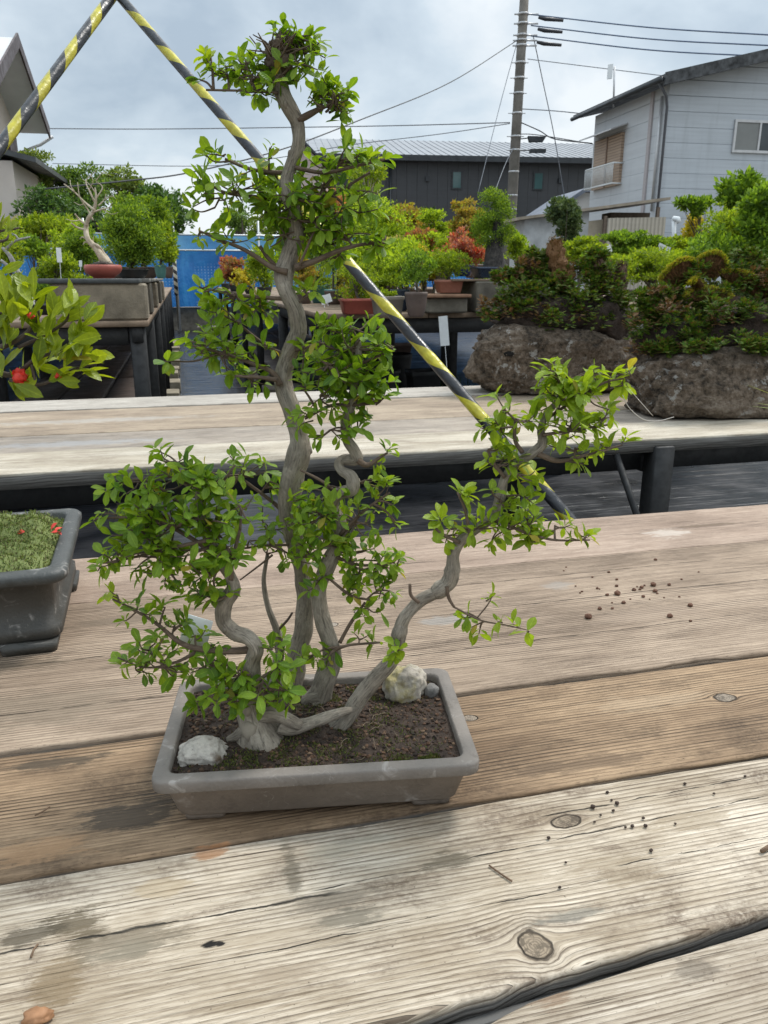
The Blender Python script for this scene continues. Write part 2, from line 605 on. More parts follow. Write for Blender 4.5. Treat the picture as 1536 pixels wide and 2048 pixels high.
        col = t.mix(t.m('MULTIPLY', t.step(d, 0.45, 0.95, 1.0, 0.0), st), col, sc)
    ck = None
    for (x0, x1, yy, sl, wd) in cracks:
        yc = t.m('ADD', t.m('MULTIPLY', t.m('SUBTRACT', x, x0), sl), yy)
        wv = t.m('MULTIPLY', t.m('SUBTRACT', t.noise(t.vec(t.m('MULTIPLY', x, 22.0), yy * 90.0, seed), 1.0, 4, 0.6), 0.5), 0.008)
        d = t.m('ABSOLUTE', t.m('SUBTRACT', t.m('ADD', y, wv), yc))
        wn = t.m('MULTIPLY', t.step(t.noise(t.vec(t.m('MULTIPLY', x, 40.0), 0.0, yy), 1.0, 4), 0.3, 0.7), wd * 1.1)
        c = t.m('MULTIPLY', t.step(d, 0.0, wn, 1.0, 0.0),
                t.m('MULTIPLY', t.step(x, x0, x0 + 0.02), t.step(x, x1 - 0.03, x1, 1.0, 0.0)))
        ck = c if ck is None else t.m('MAXIMUM', ck, c)
    if inside:
        kc = t.mix(t.step(inside[1], -1.2, 1.2), tuple(c * 0.55 for c in inside[2]), inside[2])
        kc = t.mix(t.step(t.noise(pos, 130, 5, 0.7, 1.0), 0.50, 0.58, 0.0, 0.8), kc, tuple(c * 0.35 for c in inside[2]))
        kc = t.mix(t.step(fine, 0.5, 0.3, 0.0, 0.6), kc, tuple(c * 0.5 for c in dark))
        col = t.mix(inside[0], col, kc)
        col = t.mix(rimk, col, tuple(c * 0.30 for c in dark))
    if ck is not None:
        col = t.mix(t.m('MULTIPLY', ck, 0.92), col, (0.012, 0.010, 0.008))
    edge = t.step(z, TZ - 0.009, TZ - 0.004, 1.0, 0.0)
    col = t.mix(t.m('MULTIPLY', edge, 0.88), col, t.ramp(med, [(0.35, (0.10, 0.096, 0.09)), (0.65, (0.20, 0.195, 0.185))]))
    t.put(b.inputs['Base Color'], col)
    b.inputs['Roughness'].default_value = rough
    b.inputs['Specular IOR Level'].default_value = 0.3
    h = t.m('SUBTRACT', t.m('ADD', t.m('MULTIPLY', fine, 0.4), t.m('MULTIPLY', vfine, 0.3)), t.m('ADD', t.m('MULTIPLY', lin, 0.8), t.m('MULTIPLY', gr, 0.2)))
    h = t.m('SUBTRACT', t.m('ADD', h, t.m('MULTIPLY', med, 0.3)), t.m('MULTIPLY', mc, 0.6))
    if ck is not None:
        h = t.m('SUBTRACT', h, t.m('MULTIPLY', ck, 1.5))
    if rimk is not None:
        h = t.m('SUBTRACT', h, t.m('MULTIPLY', rimk, 1.2))
    t.put(b.inputs['Normal'], t.bump(h, 0.0014))
    MATS[name] = m
    return m


BLACKP = plain('black_paint', (0.011, 0.011, 0.011), 0.6, 0.4, 30, bump=0.0004, bscale=90)
WHITE = plain('white_plastic', (0.78, 0.80, 0.80), 0.4, 0.06, 40)
CONC = plain('concrete', (0.215, 0.180, 0.130), 0.92, 0.5, 7, bump=0.004, bscale=110)
CONCD = plain('dark_concrete', (0.13, 0.115, 0.09), 0.92, 0.4, 9, bump=0.003, bscale=110)
SOIL = plain('soil', (0.036, 0.022, 0.014), 0.95, 0.6, 180, bump=0.002, bscale=500)
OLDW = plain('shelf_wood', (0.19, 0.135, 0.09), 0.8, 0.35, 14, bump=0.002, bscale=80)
DARKW = plain('dark_wet_wood', (0.065, 0.047, 0.038), 0.55, 0.4, 6, bump=0.002, bscale=60)

rng = np.random.default_rng(7)
random.seed(7)


def rdir(n, r=None):
    d = (r or rng).normal(size=(n, 3))
    return d / np.linalg.norm(d, axis=1)[:, None]


UP = np.array([0, 0, 1.0])

# ================================================================== GROUND
m, t, b = newmat('earth')
pos = t.n('ShaderNodeNewGeometry').outputs['Position']
t.put(b.inputs['Base Color'], t.ramp(t.noise(pos, 1.5, 6, 0.65), [(0.35, (0.09, 0.08, 0.06)), (0.65, (0.17, 0.15, 0.12))]))
b.inputs['Roughness'].default_value = 0.95
EARTH = m
g = MB()
g.quad([(-1500, -300, -0.006), (1500, -300, -0.006), (1500, 3000, -0.006), (-1500, 3000, -0.006)])
structure(g.build('ground', EARTH, smooth=False))

m, t, b = newmat('weed_mat')
pos = t.n('ShaderNodeNewGeometry').outputs['Position']
x, y, z = t.sep(pos)
fold = t.noise(t.vec(t.m('MULTIPLY', x, 1.1), t.m('MULTIPLY', y, 15.0), 0), 1.0, 4, 0.55, 0.25)
fold2 = t.noise(t.vec(t.m('MULTIPLY', x, 2.6), t.m('MULTIPLY', y, 5.0), 4), 1.0, 3, 0.5)
dust = t.noise(pos, 3.0, 6, 0.68)
fleck = t.step(t.noise(pos, 60, 2), 0.72, 0.78, 0.0, 0.55)
col = t.ramp(dust, [(0.35, (0.010, 0.011, 0.013)), (0.7, (0.030, 0.031, 0.035))])
t.put(b.inputs['Base Color'], t.mix(fleck, col, (0.20, 0.18, 0.15)))
t.put(b.inputs['Roughness'], t.m('MULTIPLY', t.step(dust, 0.3, 0.7, 0.26, 0.46), t.m('SUBTRACT', 1.0, t.m('MULTIPLY', t.m('MULTIPLY', t.step(y, 4.0, 7.0, 0.0, 0.55), t.step(x, -0.15, 0.0)), t.step(x, 1.0, 1.15, 1.0, 0.0)))))
t.put(b.inputs['Normal'], t.bump(t.m('ADD', fold, t.m('MULTIPLY', fold2, 0.5)), 0.024, 0.8))
WEED = m
g = MB()
g.quad([(-9, -2, 0), (12, -2, 0), (12, 19.2, 0), (-9, 19.2, 0)])
structure(g.build('weed_mat', WEED, smooth=False))

# ================================================================== TABLES
TZ = 0.70


def plank(mb, x0, x1, y0, y1, z, th, mi, seed, notch=(), wob=0.0016, step=0.02, k0=0.0, k1=0.0, xr=0.12):
    n = int((x1 - x0) / step)
    xs = np.linspace(x0, x1, n)
    rings = []
    for xx in xs:
        a = y0 + k0 * (xx - xr) + wob * mnoise.noise((xx * 9, seed * 7.1, 0.2)) + wob * 0.5 * mnoise.noise((xx * 45, seed * 3.1, 7.2))
        c = y1 + k1 * (xx - xr) + wob * mnoise.noise((xx * 9, seed * 7.1, 5.2)) + wob * 0.5 * mnoise.noise((xx * 45, seed * 3.1, 3.2))
        for (nx, nw, nd, side) in notch:
            d = max(0, 1 - ((xx - nx) / nw) ** 2) ** 0.5 * nd
            if side > 0:
                c -= d
            else:
                a += d
        zt = z + 0.0012 * mnoise.noise((xx * 2.2, seed, 1))
        r = 0.0030
        zc = zt - 0.0008
        rings.append(np.array([[xx, a, z - th], [xx, a, zt - r], [xx, a + r * 0.35, zt - r * 0.35], [xx, a + r, zt],
                               [xx, a * 0.75 + c * 0.25, zc], [xx, (a + c) / 2, zc], [xx, a * 0.25 + c * 0.75, zc],
                               [xx, c - r, zt], [xx, c - r * 0.35, zt - r * 0.35], [xx, c, zt - r], [xx, c, z - th]]))
    mb.loft([r[::-1] for r in rings], True, True, mi)


def gp(px, py):
    return G(px, py, TZ)


stn = lambda px, py, rx, ry, c, s: (*gp(px, py)[:2], rx, ry, c, s)
knt = lambda px, py, a, c, *asp: (*gp(px, py)[:2], a, c, *asp)
DK = (0.07, 0.055, 0.04)
GREY = (0.27, 0.265, 0.25)
W0 = wood('board_pale_front', 1.3, (0.57, 0.50, 0.41), (0.34, 0.275, 0.20), (0.12, 0.080, 0.052), 260, 0.85, dirt=0.4,
          stains_holes=[stn(1390, 1935, 0.02, 0.012, DK, 0.5), stn(1100, 1985, 0.025, 0.01, (0.2, 0.12, 0.07), 0.6)])
W1 = wood('board_white_worn', 2.1, (0.60, 0.52, 0.415), (0.32, 0.25, 0.17), (0.095, 0.062, 0.040), 215, 0.8,
          knots=[knt(1070, 1890, 0.0135, (0.30, 0.235, 0.165), 1.2), knt(1133, 1641, 0.008, (0.40, 0.345, 0.27), 0.6)],
          stains_holes=[stn(160, 1850, 0.030, 0.022, (0.10, 0.075, 0.042), 0.85), stn(120, 1955, 0.022, 0.026, (0.19, 0.135, 0.075), 0.75), stn(60, 1870, 0.03, 0.012, (0.07, 0.055, 0.035), 0.8),
                  stn(340, 1770, 0.03, 0.012, (0.40, 0.30, 0.18), 0.5), stn(585, 1740, 0.009, 0.034, (0.12, 0.10, 0.07), 0.7), stn(610, 1650, 0.05, 0.012, (0.25, 0.235, 0.20), 0.6), stn(260, 1880, 0.05, 0.018, (0.16, 0.13, 0.09), 0.7), stn(1240, 1740, 0.05, 0.02, (0.26, 0.20, 0.13), 0.5), stn(1380, 1640, 0.05, 0.014, (0.24, 0.18, 0.11), 0.5), stn(560, 1950, 0.04, 0.01, (0.26, 0.2, 0.14), 0.5), stn(700, 1830, 0.03, 0.014, (0.13, 0.115, 0.085), 0.65),
                  stn(415, 1709, 0.018, 0.008, (0.36, 0.17, 0.07), 0.7), stn(660, 1800, 0.04, 0.012, (0.2, 0.17, 0.13), 0.6),
                  stn(900, 1720, 0.03, 0.012, (0.11, 0.09, 0.06), 0.7), stn(700, 1690, 0.05, 0.012, (0.42, 0.38, 0.30), 0.5),
                  stn(250, 1900, 0.03, 0.012, (0.22, 0.19, 0.14), 0.6), stn(1140, 1830, 0.03, 0.008, (0.2, 0.19, 0.16), 0.6),
                  stn(420, 1888, 0.0062, 0.0032, (0.012, 0.01, 0.008), 1.0), stn(440, 1886, 0.0045, 0.0032, (0.012, 0.01, 0.008), 1.0)],  # end pair: near-black spots painted as the shade inside a small hole
          cracks=[(-0.30, 0.10, 0.4855, -0.012, 0.0022), (0.06, 0.55, 0.487, 0.035, 0.0010), (0.26, 0.62, 0.5235, 0.02, 0.0012),
                  (0.0, 0.3, 0.44, 0.01, 0.0008), (0.3, 0.7, 0.455, 0.0, 0.0008)], dirt=0.9)
W2 = wood('board_brown', 3.4, (0.37, 0.255, 0.155), (0.185, 0.118, 0.068), (0.036, 0.022, 0.013), 215, 1.0,
          knots=[knt(1450, 1392, 0.009, (0.30, 0.24, 0.18)), knt(940, 1432, 0.006, (0.25, 0.2, 0.15))],
          stains_holes=[stn(260, 1625, 0.055, 0.026, (0.055, 0.042, 0.03), 0.85), stn(120, 1520, 0.06, 0.012, (0.06, 0.045, 0.03), 0.8),
                  stn(60, 1700, 0.06, 0.02, (0.42, 0.25, 0.13), 0.5), stn(1190, 1520, 0.12, 0.014, (0.12, 0.08, 0.05), 0.6),
                  stn(430, 1690, 0.02, 0.006, (0.45, 0.2, 0.08), 0.6), stn(1300, 1400, 0.10, 0.02, (0.40, 0.30, 0.2), 0.4)], dirt=0.6)
W3 = wood('board_tan_wide', 4.6, (0.40, 0.305, 0.222), (0.235, 0.170, 0.118), (0.052, 0.033, 0.021), 200, 0.95,
          knots=[knt(720, 1222, 0.007, (0.36, 0.3, 0.24)), knt(665, 1248, 0.006, (0.36, 0.3, 0.24))],
          stains_holes=[stn(890, 1240, 0.045, 0.018, GREY, 0.55), stn(1120, 1170, 0.03, 0.02, GREY, 0.4), stn(90, 1420, 0.12, 0.05, (0.20, 0.155, 0.11), 0.6),
                  stn(760, 1090, 0.1, 0.02, (0.48, 0.36, 0.28), 0.5), stn(1000, 1270, 0.05, 0.01, (0.11, 0.075, 0.05), 0.6), stn(1300, 1230, 0.12, 0.03, (0.30, 0.225, 0.165), 0.5), stn(1150, 1090, 0.12, 0.02, (0.16, 0.115, 0.08), 0.5), stn(40, 1330, 0.08, 0.02, (0.12, 0.09, 0.06), 0.6), stn(250, 1240, 0.1, 0.02, (0.15, 0.115, 0.08), 0.5)],
          cracks=[(-0.3, 0.16, 0.932, 0.01, 0.0018), (0.18, 0.75, 0.842, 0.012, 0.0014), (-0.3, 0.05, 0.815, 0.006, 0.0014), (0.42, 1.2, 0.955, -0.006, 0.0016), (0.0, 0.9, 1.045, 0.004, 0.0012)], dirt=0.35)
W4 = wood('board_pinkish', 5.2, (0.46, 0.35, 0.27), (0.30, 0.215, 0.158), (0.075, 0.049, 0.033), 180, 0.85,
          knots=[knt(800, 1105, 0.007, (0.5, 0.4, 0.32))],
          stains_holes=[stn(1420, 1050, 0.10, 0.012, (0.13, 0.09, 0.06), 0.75), stn(1330, 1065, 0.05, 0.03, (0.62, 0.55, 0.48), 0.5)], dirt=0.3)
W5 = wood('board_far_pale', 6.7, (0.58, 0.525, 0.43), (0.40, 0.34, 0.255), (0.13, 0.095, 0.065), 150, 0.7,
          stains_holes=[stn(350, 892, 0.05, 0.012, (0.1, 0.09, 0.08), 0.7)], dirt=0.4)
W6 = wood('board_far_grey', 7.9, (0.41, 0.35, 0.285), (0.25, 0.215, 0.178), (0.085, 0.062, 0.045), 150, 0.8,
          stains_holes=[stn(150, 885, 0.3, 0.05, (0.34, 0.34, 0.34), 0.6)], dirt=0.4)
W7 = wood('board_far_tan', 8.3, (0.43, 0.345, 0.25), (0.285, 0.22, 0.16), (0.10, 0.07, 0.048), 130, 0.75,
          stains_holes=[stn(200, 840, 0.4, 0.05, (0.42, 0.40, 0.37), 0.5)],
          cracks=[(-1.0, 1.6, 2.62, 0.0, 0.003), (-0.6, 2.0, 2.75, 0.0, 0.002)], dirt=0.4)
W8 = wood('board_far_edge', 9.4, (0.52, 0.48, 0.42), (0.35, 0.315, 0.27), (0.11, 0.085, 0.065), 130, 0.65, dirt=0.3)

tab = thing('display_table', (0.5, 0.7, 0), 'long weathered plank table in front that carries the bonsai with five curving trunks', 'table')
mb = MB()
nx = gp(965, 2030)[0]
plank(mb, -1.1, 2.1, 0.03, 0.201, TZ - 0.001, 0.032, 0, 0.7, k1=.05)
plank(mb, -1.1, 2.1, 0.205, 0.3565, TZ - 0.001, 0.032, 0, 1.1, notch=[(nx + 0.002, 0.012, 0.012, 1)], k0=.05, k1=.066)
plank(mb, -1.1, 2.1, 0.3680, 0.5530, TZ, 0.034, 1, 2.2, wob=0.0028, k0=.063)
plank(mb, -1.1, 2.1, 0.5605, 0.7385, TZ - 0.0015, 0.034, 2, 3.3, wob=0.0028)
plank(mb, -1.1, 2.1, 0.7435, 1.1150, TZ + 0.0005, 0.034, 3, 4.4, wob=0.0026)
plank(mb, -1.1, 2.1, 1.1168, 1.3150, TZ, 0.034, 4, 5.5)
mb.build('tabletop', [W0, W1, W2, W3, W4], tab)
mb = MB()
mb.slab([(-1.0, .3575 - .066 * 1.12 + .0015, TZ - .10), (2.0, .3575 + .066 * 1.88 + .0015, TZ - .10), (2.0, .3655 + .063 * 1.88, TZ - .10), (-1.0, .3655 - .063 * 1.12, TZ - .10)], (0, 0, .086))
mb.build('support_rail', plain('grey_steel', (0.135, 0.13, 0.122), 0.8, 0.3, 12, bump=.001), tab)
for yy in (0.10, 1.22):
    mb = MB()
    mb.bbox(-1.0, 2.0, yy, yy + 0.05, TZ - 0.10, TZ - 0.036, 0.004)
    mb.build('apron', BLACKP, tab)
for xx in (-0.95, 1.85):
    for yy in (0.095, 1.195):
        mb = MB()
        mb.bbox(xx, xx + 0.08, yy + 0.0, yy + 0.08, 0, TZ - 0.102, 0.004)
        mb.build('leg', BLACKP, tab)

tab2 = thing('display_table', (1.0, 2.6, 0), 'pale weathered plank table across the middle carrying the two mossy rocks', 'table')
mb = MB()
plank(mb, -2.6, 3.9, 1.9800, 2.2270, TZ, 0.040, 0, 11.1, step=0.04, wob=0.003)
plank(mb, -2.6, 3.9, 2.2320, 2.4770, TZ - 0.002, 0.036, 1, 12.2, step=0.04, wob=0.003)
plank(mb, -2.6, 3.9, 2.4830, 2.9330, TZ - 0.001, 0.036, 2, 13.3, step=0.04, wob=0.003)
plank(mb, -2.6, 3.9, 2.9380, 3.1800, TZ + 0.004, 0.040, 3, 14.4, step=0.04, wob=0.003)
mb.build('tabletop', [W5, W6, W7, W8], tab2)
mb = MB()
for yy in (2.05, 3.02):
    mb.bbox(-2.5, 3.8, yy, yy + 0.045, TZ - 0.11, TZ - 0.042, 0.004)
mb.build('apron', BLACKP, tab2)
lp = P(1371, 906, 2.15)
for xx, yy in ((lp[0] - 0.035, 1.965), (lp[0] - 0.035, 3.02), (-2.3, 1.965), (-2.3, 3.02), (3.5, 3.02)):
    mb = MB()
    mb.bbox(xx, xx + 0.064, yy, yy + 0.064, 0.0, TZ - 0.043 if yy > 2 else lp[2], 0.004)
    mb.build('leg', BLACKP, tab2)
mb = MB()
mb.bbox(lp[0] - 0.03, lp[0] + 0.03, 2.04, 3.03, TZ - 0.115, TZ - 0.044, 0.004)
mb.build('cross_rail', BLACKP, tab2)
mb = MB()
mb.tube([P(1231, 905, 2.22), P(1273, 1028, 2.15), P(1295, 1095, 2.12)], 0.010, 8)
mb.build('brace', BLACKP, tab2)

# ================================================================== POTS
def rring(hx, hy, r, z, c=(0, 0, 0), yaw=0.0, k=5):
    r = min(r, hx * 0.98, hy * 0.98)
    pts = []
    for q, (sx, sy) in enumerate(((1, 1), (-1, 1), (-1, -1), (1, -1))):
        for i in range(k):
            a = math.pi / 2 * (q + i / (k - 1))
            pts.append((sx * (hx - r) + r * math.cos(a), sy * (hy - r) + r * math.sin(a)))
    p = np.array(pts)
    cs, sn = math.cos(yaw), math.sin(yaw)
    return np.stack([c[0] + p[:, 0] * cs - p[:, 1] * sn, c[1] + p[:, 0] * sn + p[:, 1] * cs, np.full(len(p), c[2] + z)], 1)


def potmat(name, body, rim, rough=0.55, zsplit=None):
    if name in MATS:
        return MATS[name]
    m, t, b = newmat(name)
    pos = t.n('ShaderNodeNewGeometry').outputs['Position']
    x, y, z = t.sep(pos)
    n1 = t.noise(pos, 16, 6, 0.62)
    n2 = t.noise(pos, 55, 4, 0.6, 0.8)
    col = t.ramp(n1, [(0.34, tuple(c * 0.78 for c in body)), (0.52, body), (0.68, tuple(c * 1.22 for c in body))])
    if zsplit is not None:
        col = t.mix(t.step(z, zsplit - 0.002, zsplit + 0.002), col,
                    t.ramp(n1, [(0.34, tuple(c * 0.8 for c in rim)), (0.66, tuple(c * 1.2 for c in rim))]))
    lime = t.m('MULTIPLY', t.step(n2, 0.54, 0.68, 0.0, 0.55), t.step(n1, 0.46, 0.58))
    col = t.mix(t.step(t.noise(pos, 38, 5, 0.7), 0.56, 0.68, 0.0, 0.5), col, tuple(c * 0.5 for c in body))
    col = t.mix(lime, col, (0.42, 0.39, 0.36))
    scr = t.step(t.m('ABSOLUTE', t.m('SUBTRACT', t.noise(pos, 26, 3, 0.5, 1.2), 0.5)), 0.0, 0.004, 0.35, 0.0)
    scr = t.m('MULTIPLY', scr, t.step(t.noise(pos, 11, 2), 0.56, 0.62))
    col = t.mix(scr, col, (0.5, 0.47, 0.43))
    t.put(b.inputs['Base Color'], col)
    t.put(b.inputs['Roughness'], t.step(n1, 0.3, 0.7, rough - 0.08, rough + 0.14))
    t.put(b.inputs['Normal'], t.bump(t.m('ADD', t.noise(pos, 300, 3), t.m('MULTIPLY', n1, 0.6)), 0.0006))
    MATS[name] = m
    return m


PC = np.array([0.0970, 0.6435, TZ])
PYAW = math.radians(-8.5)
_c, _s = math.cos(PYAW), math.sin(PYAW)


def pl(x, y, z=0.0):
    """point in the bonsai pot's own frame"""
    return np.array([PC[0] + x * _c - y * _s, PC[1] + x * _s + y * _c, TZ + z])


bon = thing('potted_bonsai', tuple(PC), 'bonsai with five curving grey trunks in a shallow grey rectangular pot on the front table', 'bonsai')
mb = MB()
prof = [(.112, .062, .012, .0065), (.120, .0695, .012, .0065), (.1225, .0715, .012, .009), (.1305, .0790, .012, .0400),
        (.1315, .0800, .012, .0410), (.1378, .0860, .012, .0413), (.1386, .0868, .012, .0424), (.1388, .0870, .012, .0505),
        (.1384, .0866, .012, .0522), (.1374, .0856, .012, .0529), (.1275, .0758, .009, .0532), (.1264, .0747, .009, .0526),
        (.1256, .0739, .010, .0500), (.1246, .0730, .010, .030)]
mb.loft([rring(a, b_, r, z, PC, PYAW, 7) for a, b_, r, z in prof], True, False)
POTM = potmat('grey_pot', (0.190, 0.155, 0.124), (0.178, 0.155, 0.134), 0.72, TZ + 0.0412)
mb.build('pot', POTM, bon)
for sx in (-1, 1):
    for sy in (-1, 1):
        mb = MB()
        q = pl(sx * .099, sy * .052)
        mb.loft([rring(.017, .014, .004, 0.0, q, PYAW, 4), rring(.018, .015, .004, .0075, q, PYAW, 4)], True, True)
        mb.build('pot_foot', POTM, bon)

SZ = 0.0455   # soil level above the table


def soil_h(x, y):
    h = SZ + 0.0045 * math.exp(-((x + 0.03) / 0.07) ** 2 - (y / 0.045) ** 2)
    return h + 0.0016 * mnoise.noise((x * 60, y * 60, 1)) + 0.001 * mnoise.noise((x * 160, y * 160, 4))


mb = MB()
nxg, nyg = 90, 54
xs = np.linspace(-.1253, .1253, nxg)
ys = np.linspace(-.0736, .0736, nyg)
V = np.array([pl(a, c, soil_h(a, c)) for c in ys for a in xs])
i, j = np.meshgrid(np.arange(nxg - 1), np.arange(nyg - 1))
q = (j * nxg + i).ravel()
mb.add(V, np.stack([q, q + 1, q + nxg + 1, q + nxg], 1))
soil = mb.build('soil', SOIL, bon)
mb = MB()
mb2 = MB()
V1, F1 = ICO[1]
for k in range(2600):
    a, c = random.uniform(-.123, .123), random.uniform(-.0715, .0715)
    r = random.choice((0.0006, 0.0009, 0.0012, 0.0016, 0.0021)) * random.uniform(.8, 1.2)
    p = pl(a, c, soil_h(a, c) + r * 0.3)
    W = V1 * r * np.array([1, 1, .8]) * (1 + 0.25 * rng.normal(size=(len(V1), 1)))
    mb.add(W + p, F1)
GRAIN, t, b = newmat('soil_grains')
rp = t.n('ShaderNodeNewGeometry').outputs['Random Per Island']
t.put(b.inputs['Base Color'], t.ramp(rp, [(0.0, (0.018, 0.012, 0.008)), (0.5, (0.048, 0.027, 0.016)), (0.85, (0.095, 0.050, 0.027)), (1.0, (0.13, 0.09, 0.055))]))
b.inputs['Roughness'].default_value = 0.95
sg = mb.build('soil_grains', GRAIN, bon, smooth=False)
sg['kind'] = 'stuff'
# moss around the roots
MOSS = leafmat('dark_moss', [(.045, .062, .012), (.085, .115, .020), (.15, .17, .035), (.06, .045, .018)], 0.2, 0.8)
mb = MB()
bp = []
for k in range(9000):
    cx, cy, sx_, sy_ = random.choice([(-.01, -.022, .05, .022), (.035, .0, .028, .03), (.0, .04, .05, .02), (-.05, -.055, .03, .01),
                                      (.10, -.065, .02, .004), (.045, .05, .03, .015), (.02, -.045, .05, .018)])
    a, c = random.gauss(cx, sx_), random.gauss(cy, sy_)
    if abs(a) < .122 and abs(c) < .071 and mnoise.noise((a * 55, c * 55, 9)) > -0.08:
        bp.append(pl(a, c, soil_h(a, c)))
bp = np.array(bp)
mb.flecks(bp, rdir(len(bp)) * 0.7 + UP, rdir(len(bp)), rng.uniform(.0014, .0036, len(bp)), 0.0010)
ms = mb.build('moss', MOSS, bon, smooth=False)
ms['kind'] = 'stuff'
# fine pale rootlets on the soil
mb = MB()
for k in range(13):
    a, c = random.gauss(.045, .03), random.gauss(-.02, .03)
    if abs(a) > .11 or abs(c) > .06:
        continue
    th = random.uniform(0, 6.28)
    pts = []
    for s in range(6):
        pts.append(pl(a, c, soil_h(a, c) + 0.0015 + 0.002 * abs(math.sin(s))))
        th += random.gauss(0, .6)
        a += .004 * math.cos(th)
        c += .004 * math.sin(th)
    mb.tube(pts, 0.00022, 4)
mb.build('rootlets', plain('rootlet', (0.22, 0.17, 0.11), 0.8, 0.2), bon)

# ------------------------------------------------------------------ the five trunks
BARK = barkmat('grey_bark', (0.135, 0.112, 0.086), (0.255, 0.218, 0.170), (0.38, 0.335, 0.27), 120, 0.0013)
TWIG = barkmat('brown_twig', (0.060, 0.040, 0.028), (0.12, 0.082, 0.055), (0.19, 0.14, 0.10), 200, 0.0003)
REDTWIG = plain('young_red_twig', (0.16, 0.045, 0.03), 0.5, 0.2)
LEAF = leafmat('privet_leaf', [(0.067, 0.152, 0.012), (0.110, 0.226, 0.016), (0.159, 0.287, 0.020), (0.226, 0.354, 0.027), (0.183, 0.305, 0.022), (0.091, 0.195, 0.015), (0.134, 0.256, 0.020), (0.256, 0.378, 0.030), (0.122, 0.232, 0.017), (0.183, 0.317, 0.022), (0.104, 0.207, 0.015), (0.244, 0.366, 0.027)], 0.46, 0.42,
               young=(0.34, 0.44, 0.03))
soil_z = TZ + SZ


class Limb:
    """a limb traced in the photograph: points (px, py, width px, depth offset m)"""
    def __init__(self, pts, v):
        self.p = np.array([P(a[0], a[1], v + (a[3] if len(a) > 3 else 0.0)) for a in pts])
        self.r = np.array([a[2] / 2 * mpp(a[1], v) for a in pts])


def grow(parent_trunk, sk, pads, v0, seed, twigs, leaves, lsize=0.0146):
    """leafy shoots: every pad (px, py, rx, ry, leaves, tone, depth offset) is filled with shoots that start on the skeleton sk"""
    r = np.random.default_rng(seed)
    B, D, N, L, W, TN = [], [], [], [], [], []
    for pad in pads:
        px, py, rx, ry, n = pad[:5]
        tone = pad[5] if len(pad) > 5 else 0.12
        dv = pad[6] if len(pad) > 6 else 0.0
        v = v0 + dv
        s = mpp(py, v)
        C = P(px, py, v)
        k = np.argmin(np.linalg.norm(sk - C, axis=1) + r.uniform(0, 0.006, len(sk)))
        A = sk[k]
        mid = (A + C) / 2 + rdir(1, r)[0] * 0.05 * np.linalg.norm(C - A) + UP * 0.08 * np.linalg.norm(C - A)
        path, _ = smooth_path(np.array([A, mid, C]), 0.001, 6)
        dist = np.linalg.norm(C - A)
        if dist > 0.008:
            twigs.tube(path, np.linspace(0.0007 + 0.022 * dist, 0.0007, len(path)), 6, rough=0.15, seed=seed)
        n = int(n * (2.05 if py > 240 else 3.0))
        lsz = lsize if py > 240 else lsize * 0.88
        shoots = max(1, int(round(n / 5.5)))
        for q in range(shoots):
            a = r.uniform(0, 2 * math.pi)
            m_ = math.sqrt(r.uniform(0.02, 1))
            tip = P(px + rx * m_ * math.cos(a), py + ry * m_ * math.sin(a), v + r.normal() * 0.5 * (rx + ry) / 2 * s)
            st = path[int(r.uniform(0.35, 0.999) * len(path))] if dist > 0.008 else A + r.normal(size=3) * 0.002
            ln = np.linalg.norm(tip - st)
            bend = (st + tip) / 2 + rdir(1, r)[0] * ln * 0.13 - UP * ln * 0.05
            sp, _ = smooth_path(np.array([st, bend, tip]), 0.0005, 5)
            twigs.tube(sp, np.linspace(0.00075 + 0.006 * ln, 0.00045, len(sp)), 5)
            td = sp[-1] - sp[-3]
            td /= np.linalg.norm(td) + 1e-9
            e1 = np.cross(td, rdir(1, r)[0])
            e1 /= np.linalg.norm(e1) + 1e-9
            e2 = np.cross(td, e1)
            nl = max(3, int(round(n / shoots)))
            ph0 = r.uniform(0, 6.28)
            scale = r.uniform(0.80, 1.15)
            for l in range(nl):
                whorl = l // 3
                back = min(whorl * r.uniform(0.0045, 0.0075), ln * 0.8)
                base = tip - td * back
                ph = ph0 + l * 2.2 + r.normal() * 0.3
                rad = e1 * math.cos(ph) + e2 * math.sin(ph)
                d = td * r.uniform(0.25, 0.8) + rad + UP * r.uniform(-0.15, 0.30)
                nn = UP * 0.9 + td * 0.45 + rdir(1, r)[0] * 0.45
                sz = lsz * scale * r.choice([r.uniform(0.45, 0.8), r.uniform(0.8, 1.2)], p=[.35, .65]) * (0.92 if whorl == 0 else 1.0)
                B.append(base + rad * 0.0006)
                D.append(d)
                N.append(nn)
                L.append(sz)
                W.append(sz * r.uniform(0.42, 0.56))
                TN.append(min(1, max(0, tone + r.normal() * 0.10 + (0.12 if whorl == 0 else 0.0))))
    k = len(B)
    leaves.leaves(B, D, N, np.array(L), np.array(W), r.uniform(0.05, 0.22, k), r.uniform(0.02, 0.36, k), np.array(TN))


def vbase(px, py):
    return fwd(G(px, py, soil_z))


